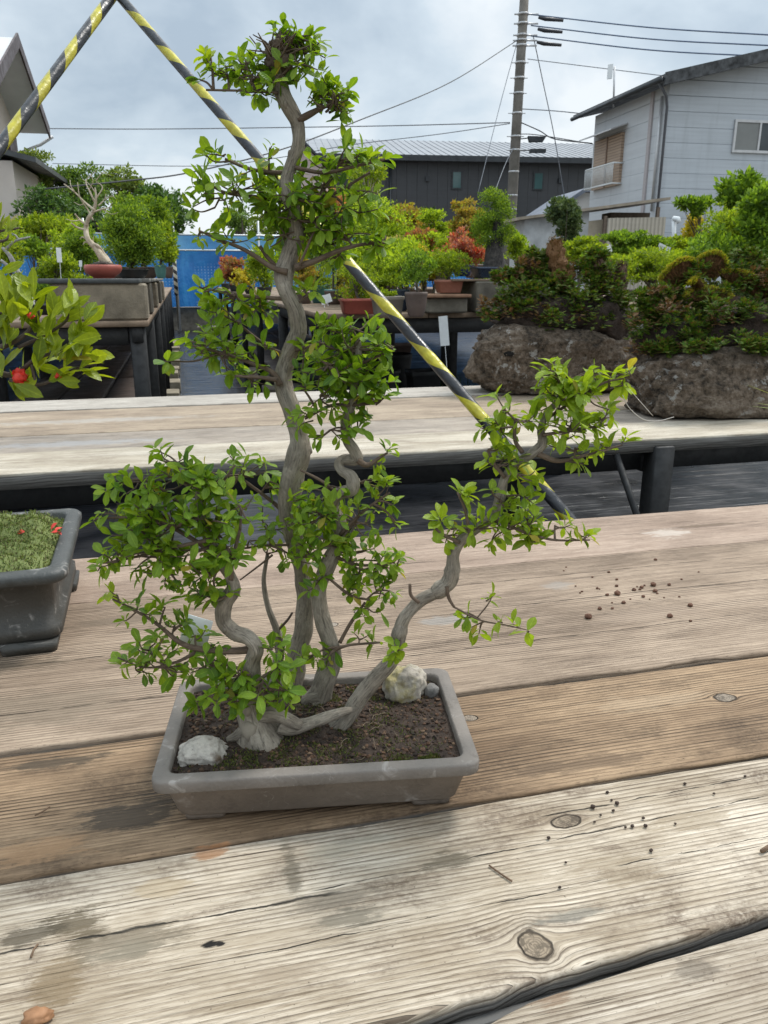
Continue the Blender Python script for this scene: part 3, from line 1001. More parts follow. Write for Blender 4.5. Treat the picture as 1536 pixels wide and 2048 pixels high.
def make_tree(seed, v, trunk_pts, limbs, pads, label, lsize=0.0146, sides=20, extra=(), knob=False, fresh=0.0):
    r = np.random.default_rng(seed + 50)
    tr = Limb(trunk_pts, v)
    mb = MB()
    pts, rad = smooth_path(tr.p, tr.r, 7)
    mb.tube(pts, rad, sides, rough=0.24, seed=seed, lump=55)
    for (pp, dv) in extra:
        l_ = Limb(pp, v + dv)
        mb.tube(l_.p, l_.r, 12, rough=0.18, seed=seed + 3, res=6, lump=60)
    # old pruning knots
    for q in range(int(len(pts) / 5)):
        a = r.integers(4, len(pts) - 2)
        d = rdir(1, r)[0]
        mb.blob(pts[a] + d * rad[a] * 0.72, rad[a] * r.uniform(0.22, 0.46) * np.array([1, 1, 1.3]), 0.4, 2.4, seed + q, 2)
    to = mb.build('trunk', BARK, bon)
    if label:
        to['label'] = label
    sk = [pts[len(pts) // 4:]]
    tw = MB()
    for (pp, dv) in limbs:
        l_ = Limb(pp, v + dv)
        # start the limb inside the trunk
        q, rr = smooth_path(l_.p, l_.r, 6)
        tw.tube(q, rr, 8, rough=0.14, seed=seed, lump=70)
        sk.append(q[len(q) // 3:])
    if knob:
        for (a, c, w) in ((556, 124, 22), (546, 110, 16), (566, 104, 17), (557, 92, 12), (542, 130, 14), (570, 128, 15), (560, 78, 8), (545, 92, 9), (640, 215, 7), (660, 205, 6)):
            tw.blob(P(a, c, v + r.normal() * .003), w * mpp(c, v) * np.array([1, 1, 1.15]), .45, 2.6, a, 3)
        for q in range(52):
            o_ = (556, 112) if q < 38 else (655, 210)
            a = math.radians(r.uniform(-165, -15)) if q < 38 else math.radians(r.uniform(-170, 20))
            l_ = r.uniform(25, 75) if q < 38 else r.uniform(20, 45)
            p0_ = P(o_[0] + r.normal() * 10, o_[1] + r.normal() * 10, v)
            p1_ = P(o_[0] + l_ * math.cos(a) * 1.15, o_[1] + l_ * math.sin(a) * .8, v + r.normal() * .02)
            tw.tube(np.array([p0_, (p0_ + p1_) / 2 + rdir(1, r)[0] * .003, p1_]), [.0012, .0008, .00045], 5, res=4)
    lv = MB()
    grow(to, np.concatenate(sk), [(*p_[:5], (p_[5] if len(p_) > 5 else .12) + fresh, *p_[6:]) for p_ in pads], v, seed, tw, lv, lsize)
    tw.build('branches', TWIG, to)
    lv.build('foliage', LEAF, to)
    return to, pts


# trunk A, the tall one in the middle
vA = vbase(582, 1372)
make_tree(11, vA, [
    (576, 1392, 60), (582, 1362, 46), (594, 1310, 40), (607, 1250, 35), (612, 1190, 35), (604, 1135, 36, .004), (590, 1080, 38, .006), (577, 1020, 41),
    (584, 960, 43, -.004), (600, 905, 44, -.004), (598, 868, 38), (580, 810, 36), (567, 768, 34, .005), (574, 720, 33, .007), (595, 668, 34), (594, 628, 32, -.005),
    (577, 590, 33, -.005), (567, 555, 37), (579, 510, 36, .005), (593, 470, 33, .005), (590, 430, 30), (578, 395, 28, -.004), (572, 365, 27), (585, 325, 27, .003), (597, 285, 26),
    (595, 245, 31), (578, 212, 33, -.003), (563, 182, 34), (555, 150, 37), (556, 118, 36), (562, 92, 24), (566, 74, 12)],
    limbs=[([(596, 240, 14), (620, 228, 14), (645, 215, 9), (672, 205, 5)], -.004),
           ([(556, 185, 6), (500, 182, 5), (412, 180, 4)], -.006),
           ([(585, 345, 10), (545, 345, 9), (500, 338, 7), (450, 318, 5)], .004),
           ([(575, 405, 10), (520, 395, 8), (450, 385, 6), (410, 362, 4)], .008),
           ([(590, 335, 9), (650, 345, 8), (720, 330, 6), (770, 318, 4)], -.004),
           ([(585, 395, 9), (650, 395, 7), (740, 345, 5)], .006),
           ([(575, 545, 14), (545, 535, 11), (490, 500, 8), (440, 480, 6), (400, 462, 4)], -.008),
           ([(560, 540, 8), (535, 515, 8), (520, 492, 7)], .004),
           ([(590, 535, 15), (630, 522, 12), (680, 500, 9), (730, 488, 6), (770, 486, 4)], -.006),
           ([(600, 530, 6), (625, 470, 5), (650, 420, 4)], -.010),
           ([(575, 598, 9), (530, 595, 8), (470, 590, 6), (415, 578, 4)], -.004),
           ([(560, 770, 15), (545, 745, 11), (500, 725, 8), (440, 705, 6), (380, 690, 4)], -.004),
           ([(555, 760, 10), (520, 755, 8), (470, 752, 5)], -.012),
           ([(440, 705, 5), (390, 722, 4), (335, 722, 3)], .004),
           ([(560, 705, 8), (530, 690, 7), (480, 650, 5)], .010),
           ([(590, 700, 9), (630, 690, 8), (680, 685, 6)], -.01),
           ([(575, 1030, 10), (540, 1000, 8), (480, 955, 6)], .008),
           ([(578, 1090, 6), (520, 1092, 5), (440, 1105, 4)], -.006),
           ([(545, 1110, 5), (520, 1130, 4), (480, 1160, 3)], -.012)],
    pads=[(612, 72, 34, 26, 10, .08), (605, 130, 44, 34, 14, .05, -.006), (505, 150, 50, 32, 16, .05, -.006), (560, 150, 50, 26, 12, .03, -.014), (650, 175, 26, 26, 10, .1), (490, 120, 62, 30, 20, .10), (560, 90, 40, 26, 10, .06, .008), (560, 375, 34, 24, 14, .03, .02), (600, 425, 40, 30, 20, .0, .02), (640, 475, 44, 30, 24, .02, .02), (678, 515, 36, 22, 16, .03, .02), (700, 430, 60, 34, 26, .03), (650, 335, 44, 24, 14, .05, .01), (720, 400, 40, 34, 16, .05), (455, 150, 45, 30, 7, .08), (420, 105, 14, 10, 4, .9), (578, 66, 44, 20, 8, .08), (615, 110, 42, 38, 12, .08), (530, 180, 50, 22, 10, .0),
          (668, 195, 36, 30, 22, .08), (690, 235, 18, 18, 5, .1), (402, 160, 6, 6, 3, .1), (620, 85, 30, 20, 6, .1),
          (440, 318, 50, 12, 12, .08), (540, 295, 14, 25, 5, .08), (520, 345, 40, 20, 10, .05), (420, 365, 40, 28, 14, .05), (470, 385, 70, 34, 34, .05), (430, 415, 50, 20, 10, .05),
          (680, 315, 70, 24, 22, .05), (745, 322, 40, 16, 9, .12), (645, 370, 62, 45, 46, .0, .004), (590, 400, 60, 40, 24, .0, -.012), (625, 440, 90, 40, 46, .0), (540, 425, 60, 28, 22, .0),
          (400, 470, 36, 14, 8, .15), (470, 480, 50, 20, 10, .06), (690, 470, 70, 24, 26, .02), (745, 495, 45, 16, 10, .05), (560, 470, 60, 26, 18, .02), (770, 470, 30, 14, 6, .1),
          (410, 580, 40, 16, 10, .25), (465, 600, 62, 26, 26, .12), (520, 620, 40, 24, 14, .08), (455, 635, 50, 22, 12, .05), (620, 590, 40, 25, 8, .1, -.012),
          (395, 690, 55, 34, 28, .10), (450, 720, 62, 40, 40, .05), (500, 755, 45, 24, 18, .05), (325, 720, 16, 9, 4, .1), (420, 660, 40, 16, 10, .1), (530, 700, 30, 20, 8, .05),
          (640, 690, 50, 40, 18, .05, -.012), (600, 720, 32, 30, 8, .05, -.014),
          (470, 945, 75, 40, 34, .08, .006), (540, 960, 40, 40, 16, .05, .01), (535, 1050, 40, 40, 16, .05, -.012), (500, 1080, 40, 20, 8, .06, -.01),
          (605, 1050, 40, 45, 18, .05, -.014), (600, 1130, 26, 18, 6, .05, -.014)],
    label='tallest trunk with a knobbed top and the highest shoots', knob=True,
    extra=[([(584, 885, 40), (600, 892, 50), (616, 886, 40)], 0.0)])

# trunk B, S-curved behind to the right
vB = vbase(640, 1400)
make_tree(23, vB, [
    (628, 1412, 62), (640, 1385, 46), (655, 1345, 40), (664, 1305, 38), (652, 1262, 31), (638, 1215, 29), (642, 1165, 28), (662, 1120, 30), (680, 1075, 28, .004), (676, 1040, 26, .006),
    (664, 1012, 24, .004), (676, 990, 26), (704, 978, 27, -.006), (703, 955, 25, -.006), (684, 942, 20), (678, 928, 20, .004), (690, 919, 22, .006), (714, 918, 24), (708, 900, 22), (694, 878, 21),
    (692, 845, 19), (704, 800, 17), (714, 750, 15), (717, 700, 14), (714, 672, 10)],
    limbs=[([(715, 920, 14), (735, 930, 11), (760, 915, 6), (775, 905, 4)], -.004),
           ([(700, 810, 8), (660, 812, 7), (610, 838, 4)], -.006),
           ([(714, 760, 8), (680, 745, 7), (640, 720, 4)], -.010),
           ([(714, 730, 8), (750, 715, 6), (785, 700, 4)], -.006),
           ([(704, 810, 8), (750, 805, 6), (775, 790, 4)], -.002),
           ([(680, 1070, 8), (730, 1020, 6), (780, 985, 4)], -.004),
           ([(664, 1110, 8), (720, 1130, 6), (790, 1125, 4)], -.004),
           ([(650, 1150, 6), (700, 1190, 6), (740, 1200, 4)], -.006),
           ([(680, 1285, 8), (702, 1245, 7), (730, 1205, 5)], -.004),
           ([(668, 1300, 7), (700, 1290, 6), (760, 1285, 4)], -.008),
           ([(675, 985, 7), (640, 960, 6), (600, 940, 4)], -.008)],
    pads=[(700, 650, 70, 26, 30, .08), (700, 700, 80, 42, 62, .03), (660, 740, 70, 40, 46, .0, -.01), (735, 750, 60, 40, 40, .02), (780, 690, 24, 24, 10, .08), (700, 800, 70, 34, 34, .03),
          (640, 790, 50, 35, 22, .05, -.012), (610, 830, 42, 26, 12, .05, -.012), (660, 860, 45, 24, 14, .08, -.012), (715, 840, 36, 24, 12, .05), (600, 770, 24, 24, 6, .05, -.012), (750, 800, 40, 20, 10, .05),
          (765, 892, 20, 16, 4, .05), (745, 930, 20, 10, 3, .25),
          (650, 990, 50, 30, 16, .14, -.012), (730, 960, 35, 20, 8, .35), (640, 1035, 70, 34, 36, .1, -.01), (710, 1050, 60, 45, 42, .15), (765, 980, 34, 24, 12, .2), (790, 1015, 20, 20, 4, .1),
          (620, 1000, 40, 30, 12, .1), (660, 1090, 60, 26, 24, .1, -.012), (610, 1110, 40, 26, 14, .05, -.016), (700, 1100, 50, 26, 20, .12), (755, 1125, 60, 34, 34, .10), (800, 1125, 26, 18, 6, .15), (798, 1052, 8, 6, 3, .2),
          (720, 1160, 44, 26, 18, .06), (765, 1180, 34, 30, 18, .05), (690, 1180, 30, 20, 9, .06), (740, 1220, 22, 18, 8, .08), (720, 1278, 26, 14, 5, .1), (635, 1165, 34, 20, 9, .06, -.012),
          (650, 1310, 40, 26, 12, .08, -.014), (605, 1320, 28, 18, 7, .12, -.016), (750, 1285, 16, 10, 3, .15)],
    label='S-curved trunk right of the tallest one', extra=[([(640, 1392, 30), (618, 1398, 26), (606, 1412, 20)], -.006)])

# trunk C, the twisting one on the left
vC = vbase(520, 1480)
make_tree(37, vC, [
    (524, 1496, 104), (516, 1470, 84), (505, 1435, 58), (496, 1395, 46), (500, 1350, 38), (507, 1318, 32, -.004), (512, 1296, 30, -.008), (497, 1276, 28, -.006), (468, 1264, 30), (447, 1240, 31),
    (450, 1208, 32), (466, 1180, 28), (462, 1155, 25), (445, 1125, 24), (425, 1090, 20), (408, 1050, 17), (398, 1005, 13), (385, 960, 10), (365, 925, 7)],
    limbs=[([(512, 1297, 17, .010), (484, 1301, 16, .005), (450, 1302, 15), (400, 1298, 13), (360, 1285, 10), (310, 1245, 7), (255, 1213, 5), (225, 1198, 4)], -.008),
           ([(400, 1300, 10), (350, 1325, 6), (290, 1335, 4), (235, 1315, 3)], -.006),
           ([(462, 1160, 10), (465, 1120, 8), (480, 1060, 6)], -.006),
           ([(440, 1115, 12), (380, 1075, 9), (310, 1040, 7), (240, 1035, 5), (195, 1038, 3)], -.006),
           ([(420, 1080, 10), (370, 1090, 8), (290, 1110, 6), (215, 1125, 4)], -.014),
           ([(408, 1050, 9), (350, 1000, 7), (290, 960, 5), (220, 970, 4)], .006),
           ([(398, 1010, 7), (440, 970, 6), (470, 930, 4)], .008),
           ([(505, 1370, 9), (540, 1345, 7), (580, 1330, 4)], -.014),
           ([(495, 1390, 10), (450, 1390, 7), (400, 1400, 4)], -.014),
           ([(500, 1350, 8), (460, 1330, 6), (420, 1330, 4)], -.012)],
    pads=[(330, 925, 50, 30, 20, .15), (265, 965, 50, 26, 14, .12), (360, 965, 70, 34, 34, .08), (420, 985, 60, 34, 30, .05), (215, 985, 24, 14, 4, .1), (310, 1010, 60, 34, 28, .08),
          (235, 1030, 34, 18, 8, .12), (195, 1040, 12, 8, 3, .15), (280, 1060, 62, 34, 34, .06, -.008), (350, 1050, 70, 44, 52, .04, -.006), (430, 1050, 60, 44, 40, .03), (400, 1100, 70, 34, 40, .03, -.01),
          (300, 1110, 72, 34, 40, .06, -.012), (225, 1115, 36, 24, 14, .2, -.01), (340, 1150, 60, 34, 28, .05, -.014), (420, 1150, 60, 34, 26, .03, -.012), (450, 1100, 40, 34, 18, .03, -.012),
          (450, 1195, 44, 20, 10, .05, -.014), (400, 1190, 34, 24, 8, .06, -.01), (480, 1010, 40, 40, 18, .05), (200, 1130, 12, 20, 4, .3),
          (235, 1190, 20, 14, 5, .85), (275, 1225, 40, 24, 12, .1), (330, 1215, 30, 20, 6, .1), (350, 1250, 44, 22, 14, .06), (300, 1295, 60, 24, 20, .06), (250, 1320, 30, 20, 6, .1), (340, 1330, 62, 28, 24, .05),
          (410, 1330, 50, 26, 18, .05, -.012), (280, 1345, 36, 22, 8, .08), (430, 1290, 40, 20, 9, .05), (480, 1355, 56, 26, 22, .05, -.018), (450, 1390, 50, 24, 16, .05, -.018), (395, 1408, 26, 16, 7, .05, -.014),
          (520, 1385, 60, 30, 26, .05, -.02), (575, 1400, 30, 26, 10, .05, -.02), (560, 1345, 44, 24, 14, .08, -.016), (480, 1425, 30, 24, 7, .05, -.02), (545, 1300, 34, 24, 9, .15, -.012), (390, 1270, 30, 20, 6, .06)],
    label='short twisting trunk at the left with a broad flared base',
    extra=[([(560, 1445, 44), (590, 1455, 30), (640, 1440, 24), (684, 1424, 19, .004), (702, 1420, 13, .010), (714, 1414, 6, .014)], .0),
           ([(520, 1425, 40), (560, 1432, 30), (600, 1452, 22)], -.004), ([(505, 1450, 40), (478, 1470, 24), (455, 1480, 12)], -.004)])

# trunk D, leaning to the right
vD = vbase(680, 1455)
make_tree(41, vD, [
    (648, 1476, 22), (668, 1462, 32), (690, 1440, 36), (716, 1400, 34), (748, 1358, 32), (782, 1322, 29), (797, 1280, 26), (806, 1240, 25), (838, 1203, 25), (874, 1184, 27), (898, 1164, 30),
    (905, 1135, 28), (908, 1104, 24), (924, 1080, 22), (956, 1056, 19), (985, 1032, 19), (1001, 995, 21), (1008, 960, 17), (1030, 928, 15), (1062, 908, 19), (1084, 888, 20), (1082, 862, 17), (1090, 835, 14),
    (1112, 805, 10), (1130, 775, 7)],
    limbs=[([(838, 1205, 8), (822, 1190, 7), (820, 1168, 6)], -.006),
           ([(893, 1172, 8), (897, 1195, 7), (908, 1214, 5)], -.006),
           ([(908, 1214, 4), (960, 1240, 4), (1010, 1250, 3), (1055, 1260, 2)], -.006),
           ([(955, 1235, 3), (975, 1210, 3), (985, 1192, 2)], -.006),
           ([(920, 1085, 8), (880, 1065, 6), (860, 1040, 4)], -.006),
           ([(985, 1035, 8), (1050, 1065, 6), (1110, 1080, 5), (1180, 1080, 3)], -.006),
           ([(940, 1070, 7), (930, 1020, 6), (915, 985, 4)], -.008),
           ([(1010, 955, 8), (990, 930, 7), (975, 900, 5)], -.004),
           ([(1075, 908, 12), (1120, 922, 9), (1180, 908, 6), (1245, 890, 4)], -.002),
           ([(1045, 905, 9), (1030, 880, 8), (1030, 840, 5)], -.004),
           ([(1090, 840, 7), (1150, 800, 6), (1210, 765, 5), (1265, 755, 3)], .0),
           ([(1085, 870, 7), (1150, 860, 6), (1215, 850, 4)], -.006)],
    pads=[(1005, 820, 34, 34, 12, .28), (995, 860, 36, 28, 14, .25), (1040, 830, 34, 34, 12, .22), (1000, 920, 38, 34, 18, .22), (1040, 950, 40, 26, 14, .22, -.006), (980, 890, 26, 18, 6, .3),
          (1095, 745, 30, 24, 10, .35), (1150, 755, 56, 34, 28, .30), (1120, 800, 60, 34, 34, .22), (1180, 800, 60, 34, 32, .25), (1130, 850, 70, 30, 34, .2, -.006), (1200, 835, 34, 26, 10, .2), (1225, 770, 24, 16, 7, .4),
          (1262, 752, 18, 12, 5, .95), (1250, 765, 12, 14, 3, .9), (1150, 895, 54, 22, 12, .2), (1215, 890, 34, 22, 10, .22), (1240, 880, 14, 14, 4, .22), (1140, 925, 30, 14, 5, .2),
          (920, 990, 30, 18, 9, .3), (880, 1045, 22, 16, 5, .35), (895, 1075, 34, 14, 8, .25), (950, 1060, 60, 28, 24, .2, -.008), (1010, 1065, 60, 28, 24, .2, -.008), (1060, 1040, 60, 34, 26, .2), (1000, 1000, 36, 30, 12, .22, -.008),
          (1070, 1085, 40, 16, 9, .18), (1050, 990, 34, 24, 10, .2), (1110, 1050, 30, 16, 7, .18), (1165, 1072, 34, 12, 7, .25), (935, 1225, 30, 14, 6, .2), (960, 1255, 24, 14, 5, .15), (1000, 1235, 14, 10, 3, .25), (1055, 1258, 10, 6, 2, .3),
          (978, 1192, 10, 8, 3, .35), (1030, 1245, 12, 8, 3, .2), (800, 1300, 26, 18, 7, .15, -.016)],
    label='trunk leaning far out to the right with pale young leaves', fresh=.20,
    extra=[([(868, 1186, 28), (880, 1180, 35), (893, 1170, 29)], 0.0), ([(898, 1150, 28), (905, 1140, 33), (908, 1124, 26)], 0.0), ([(794, 1275, 26), (799, 1262, 31), (804, 1248, 25)], 0.0)])

# trunk E, the short thin one behind
vE = vbase(560, 1380)
make_tree(53, vE + .012, [(556, 1395, 30), (552, 1350, 22), (560, 1300, 18), (552, 1255, 14), (535, 1210, 11), (528, 1160, 9), (535, 1110, 7)],
          limbs=[([(552, 1265, 6), (575, 1240, 5), (585, 1225, 4)], .0)],
          pads=[(545, 1290, 34, 20, 8, .12), (560, 1320, 30, 18, 7, .1), (535, 1100, 26, 22, 7, .06)],
          label='short thin trunk behind the twisting left one', sides=12)

# training wires hanging from the right-hand crown
mb = MB()
wv = vD - 0.004
mb.tube([P(1245, 790, wv), P(1258, 815, wv), P(1285, 838, wv), P(1315, 842, wv), P(1348, 834, wv)], 0.00035, 5, res=6)
mb.tube([P(1262, 782, wv), P(1282, 805, wv), P(1306, 832, wv)], 0.00030, 5, res=4)
mb.build('training_wire', plain('pale_wire', (0.55, 0.5, 0.44), 0.4, 0.1, metal=0.4), bon)

# the two stones on the soil
def stone_mat(name, base, moss, amount):
    m, t, b = newmat(name)
    pos = t.n('ShaderNodeNewGeometry').outputs['Position']
    n1 = t.noise(pos, 55, 6, 0.65)
    n2 = t.noise(pos, 30, 5, 0.6)
    n3 = t.noise(pos, 260, 4, 0.7)
    col = t.ramp(n1, [(0.32, tuple(c * .45 for c in base)), (0.5, base), (0.68, tuple(min(.8, c * 1.35) for c in base))])
    col = t.mix(t.step(n2, 0.5 - amount, 0.66 - amount), col, moss)
    col = t.mix(t.step(n3, 0.60, 0.72, 0, 0.7), col, (0.10, 0.09, 0.07))
    t.put(b.inputs['Base Color'], col)
    b.inputs['Roughness'].default_value = 0.9
    t.put(b.inputs['Normal'], t.bump(t.m('ADD', n1, t.m('MULTIPLY', n3, 0.5)), 0.0025))
    return m


q = G(817, 1402, soil_z)
mb = MB()
mb.blob((q[0], q[1] + 0.015, soil_z + 0.010), (0.0215, 0.019, 0.0215), 0.26, 1.5, 4.4, 5, flat=0.85)
props(mb.build('stone', stone_mat('pale_lichen_stone', (0.36, 0.32, 0.265), (0.31, 0.26, 0.12), 0.0)),
      'round pale stone in the back right corner of the bonsai pot', 'stone')
mb = MB()
mb.blob((q[0] + 0.026, q[1] + 0.006, soil_z + 0.004), (0.0075, 0.007, 0.008), 0.2, 1.8, 8, 3)
props(mb.build('pebble', stone_mat('grey_pebble', (0.16, 0.15, 0.14), (0.2, 0.18, 0.15), -0.1)),
      'small grey pebble beside the round pale stone', 'stone')
q = G(408, 1528, soil_z)
mb = MB()
mb.blob((q[0], q[1] + 0.013, soil_z - 0.0005), (0.0225, 0.0160, 0.0150), 0.34, 1.5, 15.3, 5, flat=0.8)
props(mb.build('stone', stone_mat('white_stone', (0.44, 0.40, 0.345), (0.085, 0.055, 0.03), 0.05)),
      'whitish stone in the front left corner of the bonsai pot', 'stone')

# white name tag behind the twisting trunk
mb = MB()
ta = [P(372, 1228, vC + .034), P(358, 1284, vC + .030), P(412, 1300, vC + .030), P(426, 1244, vC + .034)]
mb.slab(ta, (0.0002, 0.0008, 0.0003))
mb.tube([ta[2], P(420, 1330, vC + .03), G(470, 1392, soil_z)], 0.0005, 5)
props(mb.build('plant_label', WHITE), 'white plastic name tag hanging among the lower left leaves of the bonsai', 'plant label')

# ================================================================== LEFT POT with pomegranate
DPOT = potmat('dark_glazed_pot', (0.050, 0.047, 0.040), (0.055, 0.058, 0.055), 0.55, TZ + 0.09)
LP = np.array([-0.4050, 1.0900, TZ])
LYAW = math.radians(2.5)
pom = thing('potted_pomegranate', tuple(LP), 'pomegranate bonsai with red flowers in a dark mossy rectangular pot at the left edge', 'bonsai')
mb = MB()
HX, HY = 0.240, 0.146
prof = [(HX - .045, HY - .045, .015, .012), (HX - .022, HY - .022, .015, .012), (HX - .016, HY - .016, .018, .016), (HX - .016, HY - .016, .018, .030), (HX - .022, HY - .022, .018, .034),
        (HX - .020, HY - .020, .018, .088), (HX - .004, HY - .004, .02, .092), (HX, HY, .022, .096), (HX, HY, .022, .104), (HX - .004, HY - .004, .02, .108),
        (HX - .018, HY - .018, .016, .1085), (HX - .021, HY - .021, .016, .106), (HX - .023, HY - .023, .016, .07)]
mb.loft([rring(a, b_, r, z, LP, LYAW, 7) for a, b_, r, z in prof], True, False)
mb.build('pot', DPOT, pom)
for sx in (-1, 1):
    for sy in (-1, 1):
        mb = MB()
        c_ = LP + np.array([sx * (HX - .05), sy * (HY - .045), 0])
        mb.loft([rring(.032, .028, .006, 0, c_, LYAW, 4), rring(.034, .030, .006, .013, c_, LYAW, 4)], True, True)
        mb.build('pot_foot', DPOT, pom)


def lmoss(a, c):
    return LP[2] + .104 + .020 * math.exp(-(c / .11) ** 2) * (0.4 + 0.6 * math.exp(-(a / .25) ** 2)) \
        + .017 * mnoise.noise((a * 24, c * 24, 2)) + .011 * abs(mnoise.noise((a * 55, c * 55, 3)))


mb = MB()
nxg, nyg = 120, 76
xs = np.linspace(-HX + .022, HX - .022, nxg)
ys = np.linspace(-HY + .022, HY - .022, nyg)
edge = lambda a, c: min(1, min(HX - .021 - abs(a), HY - .021 - abs(c)) / .03)
V = np.array([(LP[0] + a, LP[1] + c, LP[2] + .092 + (lmoss(a, c) - LP[2] - .092) * max(0, edge(a, c)) ** .6) for c in ys for a in xs])
i, j = np.meshgrid(np.arange(nxg - 1), np.arange(nyg - 1))
q = (j * nxg + i).ravel()
mb.add(V, np.stack([q, q + 1, q + nxg + 1, q + nxg], 1))
n = 26000
pk = V[rng.integers(0, len(V), n)] + rng.normal(size=(n, 3)) * np.array([.003, .003, .0006])
mb.flecks(pk, rdir(n) * 0.9 + UP, rdir(n), rng.uniform(.0025, .0065, n), 0.0016)
MOSSL = leafmat('bright_moss', [(0.052, 0.081, 0.021), (0.111, 0.163, 0.039), (0.195, 0.260, 0.072), (0.260, 0.273, 0.117), (0.097, 0.085, 0.039)], 0.25, 0.8)
o = mb.build('moss', MOSSL, pom, smooth=False)
o['kind'] = 'stuff'
# crown: branches from a trunk outside the frame
PBARK = barkmat('pomegranate_bark', (0.05, 0.036, 0.028), (0.10, 0.075, 0.06), (0.19, 0.15, 0.12), 80)
vP = 1.06
mb = MB()
T0 = LP + np.array([-0.06, 0.0, .10])
mb.tube([T0, T0 + np.array([-.03, 0, .08]), P(-110, 820, vP), P(-90, 700, vP)], [.022, .018, .014, .011], 12, rough=.2, res=6)
mb.build('trunk', PBARK, pom)
tw = MB()
bl = [[(-100, 760, 20), (-30, 740, 15), (25, 760, 11), (70, 735, 8), (130, 700, 6), (165, 690, 4)], [(-95, 720, 18), (-20, 690, 13), (40, 680, 9), (75, 640, 7), (70, 600, 4)],
      [(25, 760, 9), (80, 765, 7), (150, 745, 5), (190, 735, 3)], [(40, 685, 8), (90, 665, 7), (130, 640, 6), (145, 610, 4)], [(-90, 700, 14), (-30, 640, 9), (15, 620, 5)],
      [(-90, 690, 12), (-60, 560, 8), (-10, 480, 6), (25, 462, 4)], [(75, 700, 6), (85, 680, 5), (100, 650, 3)], [(70, 735, 6), (85, 770, 5), (60, 780, 3)], [(-10, 485, 6), (15, 480, 5), (25, 450, 3)]]
sk = []
for b_ in bl:
    l_ = Limb(b_, vP)
    l_.p += rng.normal(size=l_.p.shape) * 0.004
    tw.tube(l_.p, l_.r, 7, rough=.15, res=5)
    sk.append(smooth_path(l_.p, l_.r, 6)[0])
tw.build('branches', PBARK, pom)
sk = np.concatenate(sk)
lv = MB()
B, D, N, L = [], [], [], []
clus = [(30, 640, 8, -80), (75, 600, 8, -95), (60, 640, 6, -60), (120, 640, 8, -70), (145, 625, 6, -50), (160, 690, 8, -55), (175, 650, 6, -75), (110, 690, 7, -110), (30, 700, 7, -120), (20, 600, 7, -100),
        (85, 740, 8, -40), (130, 760, 7, 10), (175, 745, 6, -20), (60, 770, 6, -60), (15, 740, 6, -100), (120, 715, 7, -80), (45, 590, 6, -110), (8, 462, 4, -95), (22, 470, 3, -65), (5, 660, 7, -95), (180, 710, 6, -60),
        (90, 655, 6, -90), (140, 735, 6, -60), (40, 760, 4, 60), (12, 552, 4, -80)]
for (cx, cy, nn, ang) in clus:
    for q in range(nn):
        a = math.radians(ang + random.gauss(0, 34))
        vv = vP + random.gauss(0, .02)
        b0 = P(cx - 14 + random.gauss(0, 7), cy + random.gauss(0, 8), vv)
        b1 = P(cx + 60 * math.cos(a), cy + 60 * math.sin(a), vv + random.gauss(0, .022))
        B.append(b0)
        D.append(b1 - b0)
        N.append(rdir(1)[0] * 0.7 + np.array([-FV[0], -FV[1], 0]) * 0.5 + UP * 0.5)
        L.append(random.uniform(.027, .047))
L = np.array(L)
lv.leaves(B, D, N, L, L * rng.uniform(.36, .50, len(L)), .10, rng.uniform(0, .22, len(L)), rng.uniform(0, .5, len(L)), 'lance')
PLEAF = leafmat('pomegranate_leaf', [(.125, .190, .008), (.19, .26, .010), (.25, .33, .014), (.32, .39, .022)], 0.42, 0.38, young=(0.30, 0.36, 0.03))
lv.build('foliage', PLEAF, pom)
RED = plain('red_petal', (0.62, 0.035, 0.018), 0.5, 0.25, 200)
for k, (cx, cy, s_) in enumerate([(40, 755, 14), (116, 752, 5), (138, 760, 5), (62, 632, 6)]):
    mb = MB()
    c_ = P(cx, cy, vP - 0.012)
    rr = s_ * mpp(cy, vP)
    mb.blob(c_, (rr, rr, rr * .9), .22, 2.4, k * 3 + 1, 3)
    n = 14
    d = rdir(n)
    mb.leaves(c_ + d * rr * .5, d + UP * .3, rdir(n), rr * .9, rr * .9, .2, .3)
    mb.build('flower', RED, pom)
for lab, (px, py), nm in (('fallen red petal lying on the middle of the moss', (35, 1068), 'fallen_petal'), ('fallen red petal lying near the right rim of the dark pot', (104, 1066), 'fallen_petal')):
    mb = MB()
    c_ = G(px, py, TZ + .117)
    n = 6
    mb.leaves(np.repeat(c_[None], n, 0) + rng.normal(size=(n, 3)) * .002, np.stack([rng.normal(size=n) + .5, rng.normal(size=n) * .3, np.full(n, .25)], 1), np.tile(UP, (n, 1)) + rdir(n) * .5,
                .013, .009, .15, .3)
    props(mb.build(nm, RED), lab, 'petal')

# ================================================================== CRUMBS and bits on the front table
CRUMB = plain('akadama_clay', (0.115, 0.055, 0.032), 0.95, 0.4, 300, bump=0.0006, bscale=900)
cr = [(948, 1000, 3), (938, 1015, 3), (1064, 1043, 4), (1136, 1022, 5), (1170, 1054, 5), (1170, 1083, 6), (1085, 1093, 5), (1095, 1095, 3), (1128, 1122, 6), (1172, 1119, 11), (1246, 1100, 7), (1280, 1090, 7), (1292, 1080, 4),
      (1330, 1080, 10), (1338, 1107, 8), (1348, 1115, 4), (1286, 1130, 6), (1400, 1078, 6), (1455, 1053, 4), (1340, 968, 6), (1493, 1170, 9), (1402, 1217, 10), (1046, 1221, 12), (1096, 1183, 7), (1151, 1181, 5), (1200, 1157, 7),
      (1018, 1106, 4), (990, 1082, 3), (1150, 1155, 3), (1445, 1130, 4), (1378, 1133, 3), (1315, 1140, 3), (1494, 1236, 5), (1530, 1020, 3), (1260, 1085, 3), (1272, 1098, 5), (1230, 1140, 3), (1010, 1112, 3)]
